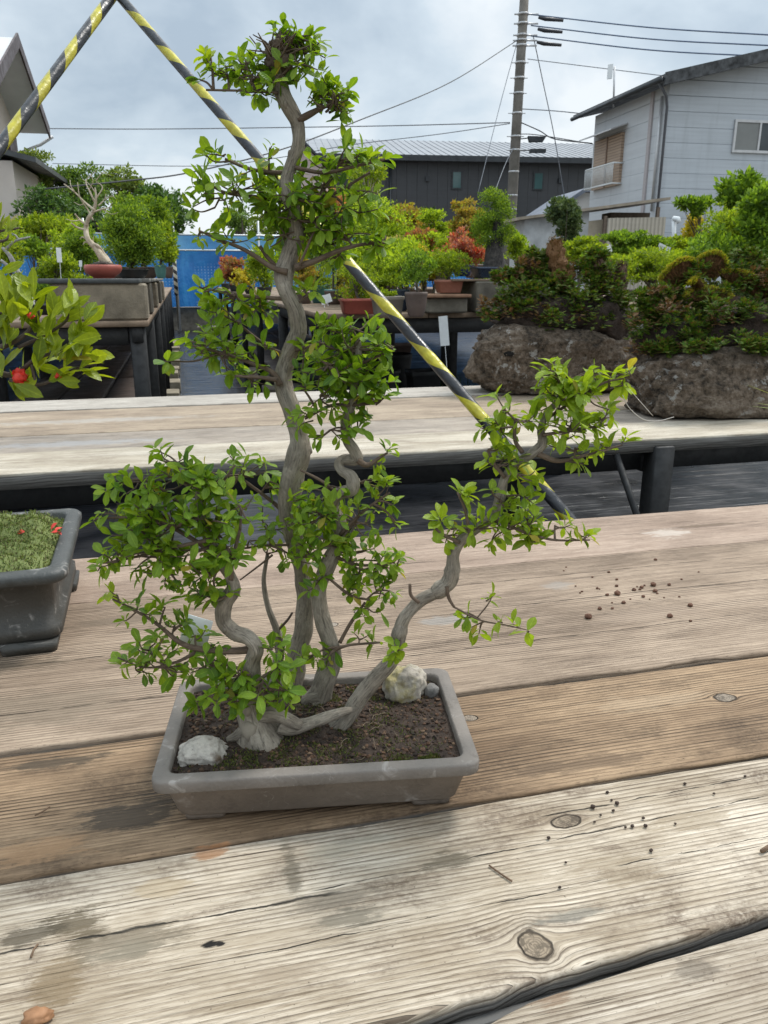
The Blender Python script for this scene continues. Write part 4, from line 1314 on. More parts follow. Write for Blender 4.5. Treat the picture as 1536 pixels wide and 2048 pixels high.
crp = [(700 + a * .4557, 680 + c * .4557, r * .4557) for a, c, r in cr]
cr2 = [(835, 272, 8), (893, 212, 5), (932, 257, 7), (910, 243, 4), (917, 285, 5), (866, 302, 4), (1036, 315, 5), (993, 348, 6), (966, 351, 4), (1046, 347, 6), (1068, 445, 6), (658, 395, 6), (1203, 178, 5), (1320, 217, 4), (1165, 337, 4),
       (703, 592, 5), (842, 330, 4), (1444, 147, 4), (727, 492, 4)]
crp2 = [(768 + a * .5, 1480 + c * .5, r * .5) for a, c, r in cr2]
for k, (a, c, r) in enumerate(crp + crp2):
    q = gp(a, c)
    s = max(r, 1.5) * mpp(c, fwd(q)) * 1.35
    mb = MB()
    mb.blob((q[0], q[1], TZ + s * 0.62), (s, s * .9, s * .75), 0.35, 1.9, k * 1.3, 2)
    if k < len(crp):
        props(mb.build('soil_crumb', CRUMB, smooth=False), 'reddish brown soil crumb lying on the tan boards right of the bonsai', 'soil crumb', 'soil crumbs on the tan boards')
    else:
        props(mb.build('soil_crumb', plain('dark_clay', (0.04, 0.025, 0.018), .95, .4, 300), smooth=False), 'dark soil crumb lying on the white front board', 'soil crumb', 'soil crumbs on the white front board')
TW2 = plain('dry_twig', (0.16, 0.10, 0.06), 0.8, 0.3, 100)
for pts, lab in (([(978, 1732), (1000, 1748), (1024, 1764)], 'thin brown twig lying on the white front board'), ([(70, 1632), (85, 1625), (100, 1615)], 'short brown twig on the brown board at the left'),
                 ([(62, 1916), (68, 1900), (76, 1890)], 'short tan splinter at the crack of the white board'), ([(1522, 1706), (1536, 1697), (1550, 1692)], 'dark twig at the right edge of the white front board')):
    mb = MB()
    w = .0016 if pts[0][0] > 1500 else .0007
    mb.tube([gp(a, c) + UP * w for a, c in pts], w, 6, rough=.3)
    props(mb.build('twig', TW2), lab, 'twig')
mb = MB()
q = gp(75, 2040)
mb.blob(q + UP * .003, (.009, .006, .004), .4, 1.8, 3, 3)
props(mb.build('dry_leaf', plain('tan_leaf', (0.30, 0.15, 0.07), .7, .3, 90)), 'curled tan dry leaf on the white board at the lower left corner', 'dry leaf')

# ================================================================== STRIPED POLES
m, t, b = newmat('hazard_tape')
u, v, _ = t.sep(t.n('ShaderNodeUVMap').outputs[0])
pos = t.n('ShaderNodeNewGeometry').outputs['Position']
st = t.m('FRACT', t.m('ADD', t.m('MULTIPLY', v, 5.2), t.m('ADD', u, t.m('MULTIPLY', t.noise(pos, 9, 3), 0.14))))
yel = t.step(st, 0.555, 0.565)
wear = t.noise(t.vec(t.m('MULTIPLY', u, 9.0), t.m('MULTIPLY', v, 6.0), 0), 1.0, 5, 0.65)
col = t.mix(yel, (0.014, 0.015, 0.018), t.ramp(t.noise(pos, 40, 4), [(0.3, (0.30, 0.26, 0.010)), (0.7, (0.52, 0.46, 0.02))]))
strip = t.m('MULTIPLY', t.step(t.m('ABSOLUTE', t.m('SUBTRACT', u, 0.62)), 0.10, 0.13, 1.0, 0.0), t.step(t.noise(t.vec(0, 0, t.m('MULTIPLY', v, 1.6)), 1.0, 1), 0.5, 0.56))
col = t.mix(t.m('MAXIMUM', strip, t.step(wear, 0.64, 0.68, 0.0, 0.9)), col, (0.22, 0.225, 0.23))
t.put(b.inputs['Base Color'], col)
t.put(b.inputs['Roughness'], t.step(wear, 0.3, 0.7, 0.22, 0.5))
t.put(b.inputs['Normal'], t.bump(t.noise(t.vec(t.m('MULTIPLY', u, 5.0), t.m('MULTIPLY', v, 30.0), 3), 1.0, 4), 0.004))
HAZ = m
top = P(231, -16, 2.9)
fr = thing('hazard_pole_frame', (*G(1180, 1080, 0)[:2], 0), 'pair of poles wrapped in black and yellow tape meeting above the frame', 'pole frame')
r2 = P(1118, 1014, 1.75)
d2 = r2 - top
e2 = r2 + d2 / d2[2] * -(r2[2])
mb = MB()
mb.tube([top - d2 * .05] + [top + d2 * k for k in np.linspace(0, 1, 12)] + [e2], 0.0146, 16)
mb.build('pole', HAZ, fr)
r1 = P(2, 292, 2.3)
d1 = r1 - top
e1 = r1 + d1 / d1[2] * -(r1[2])
mb = MB()
mb.tube([top - d1 * .15] + [top + d1 * k for k in np.linspace(0, 1, 6)] + [e1], 0.0165, 16)
mb.build('pole', HAZ, fr)
# ================================================================== BACKGROUND: benches, blocks, potted trees
BZ = float(P(298, 640, 3.62)[2])       # top of the display benches


def bench(name_label, x0, x1, y0, y1, z, legs_y, label):
    t_ = thing('display_bench', ((x0 + x1) / 2, y0, 0), label, 'bench')
    mb = MB()
    k = max(2, int(round((x1 - x0) / 0.28)))
    w = (x1 - x0) / k
    yy = y0
    while yy < y1 - .01:
        ye = min(y1, yy + 3.6)
        for i in range(k):
            mb.bbox(x0 + i * w + .003, x0 + (i + 1) * w - .003, yy + .002, ye - .002, z - .028, z - .002 * ((i + int(yy)) % 2), .003)
        yy = ye
    mb.build('bench_top', OLDW, t_)
    for xx in (x0 + .03, x1 - .08):
        mb = MB()
        mb.bbox(xx, xx + .05, y0 + .02, y1 - .02, z - .10, z - .029, .004)
        mb.build('side_rail', BLACKP, t_)
    for yy in legs_y:
        for xx in (x0 + .02, x1 - .09):
            mb = MB()
            mb.bbox(xx, xx + .07, yy, yy + .07, 0, z - .030, .004)
            mb.build('leg', BLACKP, t_)
        mb = MB()
        mb.bbox(x0 + .095, x1 - .095, yy + .01, yy + .06, z - .11, z - .031, .003)
        mb.build('cross_rail', BLACKP, t_)
    return t_


LX = float(G(298, 640, BZ)[0])         # right edge of the left bench
LY = float(G(298, 640, BZ)[1])
RX, RY = (float(a) for a in G(640, 628, BZ)[:2])
bench('b', LX - .98, LX, LY - .03, 16.6, BZ, [LY, 5.0, 6.6, 8.2, 9.8, 11.4, 13, 14.6, 16.2], 'long black-legged bench left of the lane carrying concrete blocks and bonsai')
bench('b', LX - 3.2, LX - 1.05, 4.6, 16.6, BZ - .04, [4.7, 7, 9.5, 12, 14.5], 'bench of bonsai at the far left behind the pomegranate')
bench('b', RX, RX + 1.5, RY, 16.4, BZ, [RY + .03, 6.2, 8.2, 10.2, 12.2, 14.2, 16.1], 'long black-legged bench right of the lane crowded with small potted bonsai')
bench('b', RX + 1.6, RX + 4.2, RY + .4, 16.4, BZ, [RY + .5, 7, 9.5, 12, 14.5], 'bench of green bonsai far right behind the mossy rocks')


def shelf(x0, x1, y0, y1, z, label, n):
    t_ = thing('low_shelf', ((x0 + x1) / 2, y0, 0), label, 'shelf')
    mb = MB()
    w = (x1 - x0) / n
    yy = y0
    while yy < y1:
        ye = min(yy + 2.4, y1)
        for i in range(n):
            mb.bbox(x0 + i * w + .011, x0 + (i + 1) * w - .011, yy + .004, ye - .004, z - .03, z, .004)
        yy = ye
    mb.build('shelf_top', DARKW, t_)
    yy = y0 + .15
    while yy < y1:
        for xx in (x0 + .06, x1 - .16):
            mb = MB()
            mb.bbox(xx, xx + .1, yy, yy + .1, 0, z - .031, .004)
            mb.build('leg', CONCD, t_)
        yy += 3.0


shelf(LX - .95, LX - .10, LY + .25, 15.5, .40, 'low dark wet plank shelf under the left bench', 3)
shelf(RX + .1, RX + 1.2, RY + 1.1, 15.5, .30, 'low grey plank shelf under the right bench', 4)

# ---- concrete blocks
def block(x0, x1, y0, y1, z0, z1, label, mat=CONC, group=None, holes=True):
    mb = MB()
    b_ = .008
    mb.bbox(x0, x1, y0, y1, z0, z1, b_)
    t_ = props(mb.build('concrete_block', mat, smooth=False), label, 'concrete block', group)
    return t_


k0 = P(299, 640, 3.62)
bx1 = float(k0[0])
bw = .405
bt = float(P(220, 567, 3.62)[2])
ySt = LY + .005
block(bx1 - bw, bx1 - .004, ySt, ySt + .19, BZ, bt, 'brown stained concrete block at the near end of the left bench under the red bowl')
for i, lab in enumerate(('second concrete block in the row along the left bench', 'third concrete block in the row along the left bench', 'fourth concrete block in the row along the left bench', 'fifth concrete block in the row along the left bench')):
    yy = ySt + .62 + i * .95
    block(bx1 - bw + .02, bx1 - .002 + .004 * i, yy, yy + .19, BZ, bt - .004 * (i % 2), lab, CONC if i % 2 else CONCD)
mb = MB()
mb.bbox(bx1 - bw - .045, bx1 - .03, ySt - .012, ySt + .30, bt, bt + .021, .003)
props(mb.build('board', plain('dark_board', (.055, .06, .06), .7, .3, 20)), 'dark board lying on the first concrete block under the red bowl', 'board')
mb = MB()
mb.bbox(bx1 - bw + .0, bx1 - .0, ySt + .40, ySt + 4.0, bt + .001, bt + .02, .003)
props(mb.build('board', plain('grey_board', (.20, .19, .17), .8, .3, 20)), 'long grey board across the row of concrete blocks on the left bench', 'board')
# bricks on the ground beside the lane
for i in range(13):
    yy = 5.6 + i * .72
    mb = MB()
    mb.bbox(-.20, -.075 + .012 * math.sin(i * 2.1), yy, yy + .30, 0.0005, .09 + .015 * (i % 3), .006)
    props(mb.build('kerb_brick', plain('kerb_brick', (.30, .26, .19), .9, .35, 10, bump=.003), smooth=False), 'grey brown brick lying in the row along the left side of the dark lane', 'brick', 'bricks along the lane')
for i in range(12):
    yy = 6.0 + i * .85
    mb = MB()
    x_ = RX + .03 + .012 * math.sin(i * 3.3)
    mb.bbox(x_, x_ + .16, yy, yy + .34, 0.0005, .10 + .02 * (i % 2), .006)
    props(mb.build('kerb_brick', plain('dark_brick', (.17, .14, .11), .9, .35, 10, bump=.003), smooth=False), 'dark brick lying in the row along the right side of the lane', 'brick', 'bricks under the right bench')

# ---- potted trees
G_DARK = leafmat('leaf_dark_green', [(0.025, 0.053, 0.012), (0.047, 0.090, 0.019), (0.078, 0.133, 0.025)], .2, .6)
G_MID = leafmat('leaf_mid_green', [(0.079, 0.150, 0.021), (0.140, 0.246, 0.031), (0.220, 0.342, 0.044)], .52, .5)
G_BRT = leafmat('leaf_bright_green', [(0.139, 0.220, 0.020), (0.244, 0.357, 0.026), (0.374, 0.488, 0.045)], .52, .5)
G_LIME = leafmat('leaf_lime', [(.125, .200, .014), (.210, .300, .022), (.285, .365, .035)], .52, .5)
G_CON = leafmat('conifer_green', [(0.073, 0.142, 0.019), (0.155, 0.255, 0.026), (0.246, 0.355, 0.036)], .42, .6)
G_PINE = leafmat('pine_blue_green', [(0.047, 0.082, 0.035), (0.086, 0.133, 0.055), (0.133, 0.187, 0.078)], .2, .6)
G_YEL = leafmat('leaf_yellow', [(0.299, 0.253, 0.023), (0.460, 0.380, 0.034), (0.253, 0.276, 0.029), (0.552, 0.425, 0.069)], .52, .5)
G_ORG = leafmat('leaf_orange', [(.300, .200, .05), (.240, .230, .045), (.340, .210, .075), (.200, .215, .04)], .52, .5)
G_RED = leafmat('leaf_red', [(.30, .095, .06), (.36, .14, .10), (.26, .15, .09), (.20, .17, .05)], .52, .5)
G_PINK = leafmat('leaf_pink', [(.36, .14, .15), (.44, .19, .20), (.30, .15, .10), (.40, .06, .05)], .52, .5)
G_CORAL = leafmat('leaf_coral', [(.44, .17, .125), (.38, .21, .14), (.30, .17, .09)], .52, .5)
G_CREAM = leafmat('leaf_cream', [(.42, .40, .18), (.34, .36, .12), (.48, .38, .22)], .52, .5)
BRK = barkmat('background_bark', (.05, .04, .03), (.11, .09, .07), (.19, .16, .13), 30)
PALE = barkmat('deadwood', (.30, .24, .16), (.48, .40, .29), (.62, .55, .43), 40)
PT = {'terracotta': plain('terracotta', (.30, .125, .085), .7, .2, 15), 'brown': plain('brown_pot', (.115, .082, .068), .6, .25, 12), 'blue': plain('blue_glaze', (.018, .035, .12), .25, .3, 12),
      'navy': plain('navy_glaze', (.03, .045, .075), .3, .3, 12), 'teal': plain('teal_glaze', (.10, .25, .23), .35, .2, 12), 'grey': plain('grey_clay', (.24, .21, .17), .6, .2, 12),
      'red': plain('red_clay', (.33, .080, .055), .55, .2, 12), 'dark': plain('dark_clay_pot', (.03, .032, .033), .5, .3, 12), 'orange': plain('orange_clay', (.42, .12, .045), .6, .2, 12), 'green': plain('green_glaze', (.03, .09, .085), .3, .2, 12)}


def round_pot(mb, c, r, h, flare=1.0):
    pr = [(.62, 0), (.66, .04), (.74, .10), (.90, .45), (.99 * flare, .80), (1.02 * flare, .86), (1.05 * flare, .90), (1.05 * flare, .98), (1.0 * flare, 1.0), (.92 * flare, 1.0), (.90 * flare, .90), (.86 * flare, .84)]
    a = np.arange(20) / 20 * 2 * math.pi
    mb.loft([np.stack([c[0] + r * q * np.cos(a), c[1] + r * q * np.sin(a), np.full(20, c[2] + h * z)], 1) for q, z in pr], True, True)


def rect_pot(mb, c, hx, hy, h):
    rr = hx * .12
    pr = [(.80, 0), (.82, .10), (.84, .12), (.94, .80), (.99, .82), (1.0, .86), (1.0, .97), (.98, 1.0), (.88, 1.0), (.86, .94), (.84, .86)]
    mb.loft([rring(hx * q, hy * q, rr, h * z, c, 0, 4) for q, z in pr], True, True)


def clump_leaves(mb, C, R, n, size, r, aspect=.5, upw=.35, thick=.65):
    """leaves spread through the outer part of each clump"""
    k = len(C)
    w = np.array([max(1e-6, a[0] * a[2]) for a in R])
    idx = r.choice(k, n, p=w / w.sum())
    d = rdir(n, r)
    lump = 1 + .0 * d[:, 0]
    rad = (thick + (1 - thick) * r.uniform(0, 1, n) ** .5) * (1 + .30 * r.normal(size=n))
    p = C[idx] + d * R[idx] * rad[:, None]
    D = d + UP * upw + rdir(n, r) * .55
    N = rdir(n, r) * .6 + d * .5 + UP * .5
    L = size * r.uniform(.55, 1.35, n)
    mb.flecks(p, D, N, L, L * aspect)


def crown_clumps(px, py, rx, ry, v, k, r, style):
    """clump centres and radii (m) for a crown outlined in the photograph"""
    s = mpp(py, v)
    C, R = [], []
    for i in range(k):
        for _ in range(30):
            a = r.uniform(-1, 1, 2)
            if style == 'cone':
                if abs(a[0]) < .25 + .75 * (a[1] + 1) / 2:
                    break
            elif a @ a < 1:
                break
        f = r.uniform(.26, .44) * (1.35 if k < 6 else 1.0)
        if style == 'pads':
            rr = np.array([rx * s * f * 1.25, rx * s * f * 1.1, ry * s * f * .55])
        else:
            m_ = min(rx, ry)
            rr = np.array([1.15, 1.1, .9]) * (.55 * m_ + .45 * (rx + ry) / 2) * s * f
        C.append(P(px + a[0] * max(0, rx - rr[0] / s), py + a[1] * max(0, ry - rr[2] / s), v + r.normal() * .33 * rx * s))
        R.append(rr)
    return np.array(C), np.array(R)


BONSAI_GROUP = {'R': 'small potted bonsai on the right bench', 'L': 'bonsai on the left benches', 'F': 'green bonsai behind the mossy rocks'}


def potted(label, base, crown, mat, n, leaf, k=10, pot=('round', 40, 28, 'brown'), style='ball', side='R', aspect=.5, seed=0, trunk=BRK, tw=None, fill=()):
    """base: (px, py, z) of the pot's foot; crown: (px, py, rx, ry); sizes in photo pixels"""
    r = np.random.default_rng(seed * 13 + 5)
    px, py, z = base
    if z is None:
        z = BZ
    if z < 0:
        B = P(px, py, -z)
        if not any(q in label for q in ('terracotta pot', 'pink maple', 'glossy blue', 'pale green top', 'gap at the block')):
            if side == 'L' and any(q in label for q in ('right of the red bowl', 'feathery', 'behind the deadwood', 'teal pot')):
                B[2] = bt + .0203
            else:
                B[2] = BZ - (.04 if side == 'L' and B[0] < LX - 1.0 else 0)
    else:
        B = G(px, py, z)
    v = fwd(B)
    s = mpp(py, v)
    t_ = thing('potted_bonsai', tuple(B), label, 'bonsai', BONSAI_GROUP[side])
    mb = MB()
    kind, w, h, pm = pot
    B = B + np.array([0, 0, .0005])
    if kind == 'round':
        round_pot(mb, B, w / 2 * s / 1.05, h * s)
    elif kind == 'deep':
        round_pot(mb, B, w / 2 * s / 1.05, h * s)
    else:
        rect_pot(mb, B, w / 2 * s, w / 2 * s * .62, h * s)
    mb.build('pot', PT[pm], t_)
    mb = MB()
    pz = B + UP * h * s * .84
    mb.blob(pz, (w * s * .40, w * s * .40 * (.62 if kind == 'rect' else 1), h * s * .14), .2, 3, seed, 2)
    mb.build('soil', MOSS_BG, t_)
    cx, cy, rx, ry = crown
    kc = 1.22 if side == 'R' else 1.10
    C, R = crown_clumps(cx, cy, rx * kc, ry * kc, v, int(k * 1.5), r, style)
    top = P(cx, cy - ry * .4, v)
    midp = (pz * .55 + top * .45) + np.array([r.normal() * .12 * rx * s, 0, 0])
    mb = MB()
    wt_ = (tw or max(4, rx * .13)) * s * .5
    path, rad = smooth_path(np.array([pz - UP * .005, pz * .8 + midp * .2 + rdir(1, r)[0] * wt_, midp, top]), np.array([wt_ * 1.5, wt_ * 1.1, wt_ * .8, wt_ * .25]), 6)
    mb.tube(path, rad, 8, rough=.2, seed=seed, lump=12)
    for c_ in C[:14]:
        a = path[int(len(path) * r.uniform(.3, .9))]
        mb.tube(np.array([a, (a + c_) / 2 + rdir(1, r)[0] * .03 * rx * s, c_]), [wt_ * .45, wt_ * .3, wt_ * .12], 5)
    mb.build('trunk', trunk, t_)
    mb = MB()
    C2, R2 = [C], [R * .55]
    for d in range(6):
        dd = rdir(len(C), r)
        dd[:, 2] = dd[:, 2] * .8 + .15
        C2.append(C + dd * R * r.uniform(.65, 1.15, (len(C), 1)))
        R2.append(R * r.uniform(.22, .50, (len(C), 1)))
    clump_leaves(mb, np.concatenate(C2), np.concatenate(R2), int(n * 2.3), leaf * 1.08, r, aspect, .5, .05)
    mb.build('foliage', mat, t_, smooth=False)
    return t_


MOSS_BG = plain('mossy_soil', (.07, .075, .03), .95, .5, 60)
SH = float(P(900, 608, 4.35)[2])
# --- on the right bench (labels name look and neighbours)
R_ = [
    ('small yellow green bonsai in a teal pot at the bench corner beside the trunk', (640, 606, None), (640, 555, 52, 42), G_LIME, 1300, .016, 12, ('round', 44, 34, 'teal')),
    ('green bonsai in a shallow pale teal pot second from the bench corner', (672, 608, None), (690, 540, 44, 50), G_MID, 1000, .016, 10, ('round', 48, 28, 'teal')),
    ('bonsai with gold green crown in a red and brown pot with white tag', (716, 628, None), (718, 562, 46, 46), G_LIME, 1500, .014, 12, ('rect', 72, 30, 'red')),
    ('tiny bonsai in an orange pot behind the red and brown pot', (706, 612, None), (690, 560, 24, 26), G_YEL, 500, .014, 7, ('round', 44, 36, 'orange')),
    ('bonsai in a dark green pot behind the striped pole', (757, 610, None), (775, 530, 52, 44), G_BRT, 1700, .016, 12, ('round', 50, 44, 'green')),
    ('mossy low bonsai in a pale grey rectangular pot', (775, 632, None), (775, 592, 24, 10), G_LIME, 350, .010, 5, ('rect', 62, 38, 'grey')),
    ('bonsai in a navy round pot beside the tall brown pot', (800, 622, None), (800, 545, 45, 46), G_BRT, 1500, .016, 12, ('round', 40, 42, 'navy')),
    ('bonsai in a tall brown round pot with a white tag', (832, 634, None), (832, 535, 34, 34), G_MID, 900, .015, 9, ('deep', 46, 48, 'brown')),
    ('yellow orange bonsai between the tall brown pot and the terracotta box', (850, 598, -4.75), (846, 540, 30, 38), G_YEL, 1100, .016, 10, ('round', 34, 30, 'navy')),
    ('bright little bonsai in a rectangular terracotta pot', (897, 586, -4.45), (898, 528, 42, 34), G_LIME, 1300, .014, 10, ('rect', 54, 25, 'terracotta')),
    ('spire shaped little bonsai with a pale green top behind the terracotta pot', (885, 570, -4.7), (885, 500, 16, 34), G_LIME, 600, .014, 8, ('round', 30, 24, 'brown')),
    ('pink and red dwarf maple in a glossy blue pot', (925, 553, -4.75), (918, 502, 44, 36), G_PINK, 1500, .022, 12, ('round', 46, 22, 'blue')),
    ('orange tinted upright maple behind the pink maple', (945, 556, -5.4), (937, 448, 34, 50), G_ORG, 1600, .022, 12, ('round', 40, 26, 'brown')),
    ('small bright conifer with layered pads behind the pink maple', (872, 560, -5.7), (866, 450, 32, 26), G_BRT, 1200, .018, 8, ('round', 40, 26, 'brown')),
    ('dwarf maple with a russet tip standing against the dark wall', (818, 570, -6.0), (812, 450, 42, 36), G_ORG, 1500, .024, 12, ('round', 44, 30, 'brown')),
    ('dark leaved small bonsai just behind the layered bright conifer', (850, 560, -6.3), (855, 432, 20, 18), G_DARK, 600, .02, 8, ('round', 40, 26, 'brown')),
    ('broad light green elm like bonsai with the widest crown on the right bench', (745, 585, -5.5), (740, 468, 82, 66), G_BRT, 4200, .020, 24, ('rect', 90, 40, 'brown')),
    ('coral red maple showing beside the main trunk', (668, 590, -5.8), (668, 428, 30, 34), G_CORAL, 800, .030, 9, ('round', 40, 26, 'brown')),
    ('cream and coral variegated maple in the middle of the right bench', (800, 590, -5.2), (802, 492, 36, 26), G_CREAM, 1100, .022, 9, ('round', 40, 26, 'brown')),
    ('reddish maple sprig above the yellow orange bonsai', (850, 585, -5.2), (845, 487, 28, 26), G_RED, 800, .022, 9, ('round', 40, 26, 'brown')),
    ('bright green bonsai with a lumpy crown in the centre of the right bench', (815, 600, -4.9), (812, 515, 56, 34), G_BRT, 2200, .017, 14, ('round', 44, 30, 'brown')),
    ('lime bonsai left of the lumpy green crown', (738, 600, -5.0), (735, 520, 44, 34), G_BRT, 1500, .017, 12, ('round', 40, 28, 'brown')),
    ('red and cream dwarf maple far down the bench beside the lane', (470, 582, -11.0), (472, 545, 26, 24), G_RED, 600, .045, 9, ('round', 24, 14, 'dark')),
    ('pink azalea like bonsai at the far lane end of the right bench', (452, 575, -13.0), (455, 530, 14, 16), G_PINK, 350, .05, 6, ('round', 20, 12, 'dark')),
    ('yellow leaved bonsai far down the bench beside the red and cream maple', (500, 590, -9.5), (490, 560, 26, 22), G_YEL, 500, .036, 8, ('round', 24, 14, 'dark')),
    ('pale green bonsai far down the bench left of the main trunk', (530, 596, -8.3), (528, 540, 34, 38), G_LIME, 900, .032, 10, ('round', 30, 18, 'dark')),
    ('orange leaved bonsai just right of the main trunk', (610, 606, -5.9), (606, 540, 24, 40), G_ORG, 800, .022, 9, ('round', 34, 22, 'brown')),
    ('loose yellow green shrub with grey twigs rising against the dark wall', (735, 560, -6.6), (738, 360, 44, 40), G_LIME, 420, .032, 9, ('round', 40, 26, 'brown')),
]
R_ += [
    ('green bonsai low between the lime crown and the lumpy crown', (770, 606, -5.1), (772, 560, 44, 34), G_BRT, 1300, .017, 10, ('round', 36, 26, 'grey')),
    ('yellowish bonsai in the second row behind the red and brown pot', (700, 600, -5.6), (702, 515, 40, 40), G_LIME, 1500, .019, 12, ('round', 36, 26, 'brown')),
    ('fresh green bonsai behind the main trunk on the lane side', (575, 600, -7.0), (575, 520, 34, 44), G_BRT, 1300, .025, 12, ('round', 30, 20, 'brown')),
    ('tall light green bonsai behind the coral maple', (690, 590, -6.8), (700, 420, 40, 46), G_MID, 1500, .026, 12, ('round', 34, 22, 'brown')),
    ('rusty red maple low in the row behind the lumpy crown', (790, 595, -5.6), (778, 455, 30, 26), G_RED, 800, .024, 9, ('round', 34, 22, 'brown')),
    ('pale green round bonsai between the russet tip and the conifer', (895, 590, -6.2), (893, 470, 34, 30), G_LIME, 1200, .022, 10, ('round', 34, 22, 'brown')),
    ('green bonsai filling the gap under the layered conifer', (868, 595, -5.2), (862, 500, 36, 30), G_BRT, 1300, .019, 10, ('round', 34, 22, 'brown')),
    ('small gold bonsai beside the terracotta rectangular pot row', (942, 590, -5.6), (945, 505, 26, 26), G_YEL, 700, .02, 8, ('round', 30, 20, 'brown')),
    ('mid green bonsai far along the bench seen through the main tree', (640, 598, -8.0), (640, 500, 40, 50), G_MID, 1500, .03, 12, ('round', 30, 20, 'brown')),
    ('bright bonsai in the back row left of the dark root conifer', (960, 595, -6.4), (962, 520, 34, 40), G_BRT, 1300, .022, 10, ('round', 30, 20, 'brown')),
]
for i, a in enumerate(R_):
    lab, base, crown, mat, n, leaf, k, pot = a
    st_ = 'pads' if 'layered' in lab else ('cone' if 'spire' in lab else 'ball')
    potted(lab, base, crown, mat, n, leaf, k, pot, st_, 'R', seed=i + 1, trunk=PALE if 'grey twigs' in lab else BRK, aspect=.6 if 'maple' in lab else .5)

# tall dense conifer on a dark root, in a wide navy tray on the big block
sv = 4.5
B = P(985, 556, sv)
s = mpp(550, sv)
t_ = thing('potted_bonsai', tuple(B), 'tall dense green conifer on a dark rocky root in a wide navy tray', 'bonsai', BONSAI_GROUP['R'])
mb = MB()
rect_pot(mb, B, 42 * s, 26 * s, 21 * s)
mb.build('pot', PT['navy'], t_)
mb = MB()
mb.tube([P(990, 542, sv), P(990, 520, sv), P(992, 490, sv), P(996, 460, sv), P(990, 430, sv)], np.array([30, 21, 15, 10, 6]) * s, 14, rough=.35, res=5, lump=14, seed=3)
mb.build('trunk', barkmat('black_root', (.012, .010, .009), (.035, .03, .027), (.08, .07, .06), 60, .004), t_)
r = np.random.default_rng(99)
cc = [(985, 400, 28, 20), (975, 425, 30, 22), (1005, 430, 26, 20), (985, 450, 34, 20), (1010, 415, 18, 16), (965, 455, 28, 18), (1000, 470, 26, 18), (975, 475, 22, 15), (1012, 470, 18, 20), (985, 390, 20, 14), (1005, 405, 18, 14), (960, 462, 24, 12), (965, 490, 16, 12)]
C = np.array([P(a, c, sv + r.normal() * .03) for a, c, _, _ in cc])
R = np.array([(a * s, a * s, c * s) for _, _, a, c in cc])
# many small clumps on the surface of the big ones
C2, R2 = [], []
for c_, rr in zip(C, R):
    for d in rdir(9, r):
        C2.append(c_ + d * rr * .75)
        R2.append(rr * r.uniform(.28, .42))
mb = MB()
clump_leaves(mb, np.array(C2), np.array(R2), 9000, .011, r, .55, .5)
mb.build('foliage', G_CON, t_, smooth=False)

block(float(P(952, 560, 4.4)[0]), float(P(952, 560, 4.4)[0]) + .42, float(P(952, 560, 4.4)[1]) - .02, float(P(952, 560, 4.4)[1]) + .38, BZ, float(P(985, 558, 4.5)[2]) - .012, 'large dark concrete block under the navy tray on the right bench', CONCD)
bq = P(925, 556, 4.5)
mb = MB()
mb.bbox(bq[0] - .09, bq[0] + .42, bq[1] - .10, bq[1] + .36, float(P(985, 558, 4.5)[2]) - .0118, float(P(985, 558, 4.5)[2]) - .0002, .002)
props(mb.build('board', OLDW), 'thin brown board between the dark block and the navy tray', 'board')
bq = P(858, 588, 4.3)
block(bq[0], bq[0] + .22, bq[1], bq[1] + .25, BZ, float(P(890, 590, 4.4)[2]) - .012, 'lower dark concrete block under the terracotta rectangular pot', CONCD)
mb = MB()
mb.bbox(bq[0] - .02, bq[0] + .23, bq[1] - .03, bq[1] + .28, float(P(890, 590, 4.4)[2]) - .0118, float(P(890, 588, 4.4)[2]) + .000, .002)
props(mb.build('board', plain('reddish_board', (.24, .13, .075), .7, .3, 14)), 'reddish board under the terracotta rectangular pot', 'board')


# --- white tags
def label_at(px, py, v, w, h, tilt, lab, stick=None):
    s_ = mpp(py, v)
    c_ = P(px, py, v)
    ex = np.array([RV[0], RV[1], 0])
    ca, sa = math.cos(tilt), math.sin(tilt)
    a = ex * ca + UP * sa
    b_ = -ex * sa + UP * ca
    hw, hh = w / 2 * s_, h / 2 * s_
    mb = MB()
    mb.slab([c_ - a * hw - b_ * hh, c_ + a * hw - b_ * hh, c_ + a * hw + b_ * hh, c_ - a * hw + b_ * hh], np.array([FV[0], FV[1], 0]) * .0015)
    if stick:
        mb.tube([c_ - b_ * hh * .9 + np.array([FV[0], FV[1], 0]) * .004, c_ - b_ * (hh + stick * s_)], .0015, 5)
    return props(mb.build('plant_label', WHITE, smooth=False), lab, 'plant label')


label_at(888, 662, 4.15, 18, 58, .10, 'large white tag hanging in front of the right bench', 70)
label_at(722, 603, 4.6, 14, 32, .15, 'white tag leaning in the red and brown pot on the right bench', 8)
label_at(652, 598, 5.0, 22, 16, .3, 'tilted white tag lying on the teal pots at the bench corner', 6)
label_at(646, 600, 4.95, 8, 18, .2, 'narrow white tag stuck in the teal corner pot', 6)
label_at(626, 640, 5.6, 9, 26, .0, 'white tag under the corner of the right bench', 30)
label_at(833, 570, 4.4, 7, 18, .0, 'white tag standing in the tall brown round pot', 8)
label_at(725, 525, 5.0, 5, 28, .45, 'slanted white stake above the striped pole', 10)
label_at(118, 510, 4.2, 10, 28, -.03, 'white tag on a bent stick left of the red bowl', 36)
label_at(297, 497, 4.2, 9, 19, .15, 'small white tag in the conifer right of the red bowl', 12)
label_at(161, 527, 4.0, 6, 12, -.1, 'tiny white tag at the left end of the dark board', 8)
label_at(1320, 500, 6.2, 9, 16, -.25, 'left white tag of the pair in the green bonsai behind the rocks', 8)
label_at(1336, 501, 6.2, 8, 14, -.22, 'right white tag of the pair in the green bonsai behind the rocks', 8)
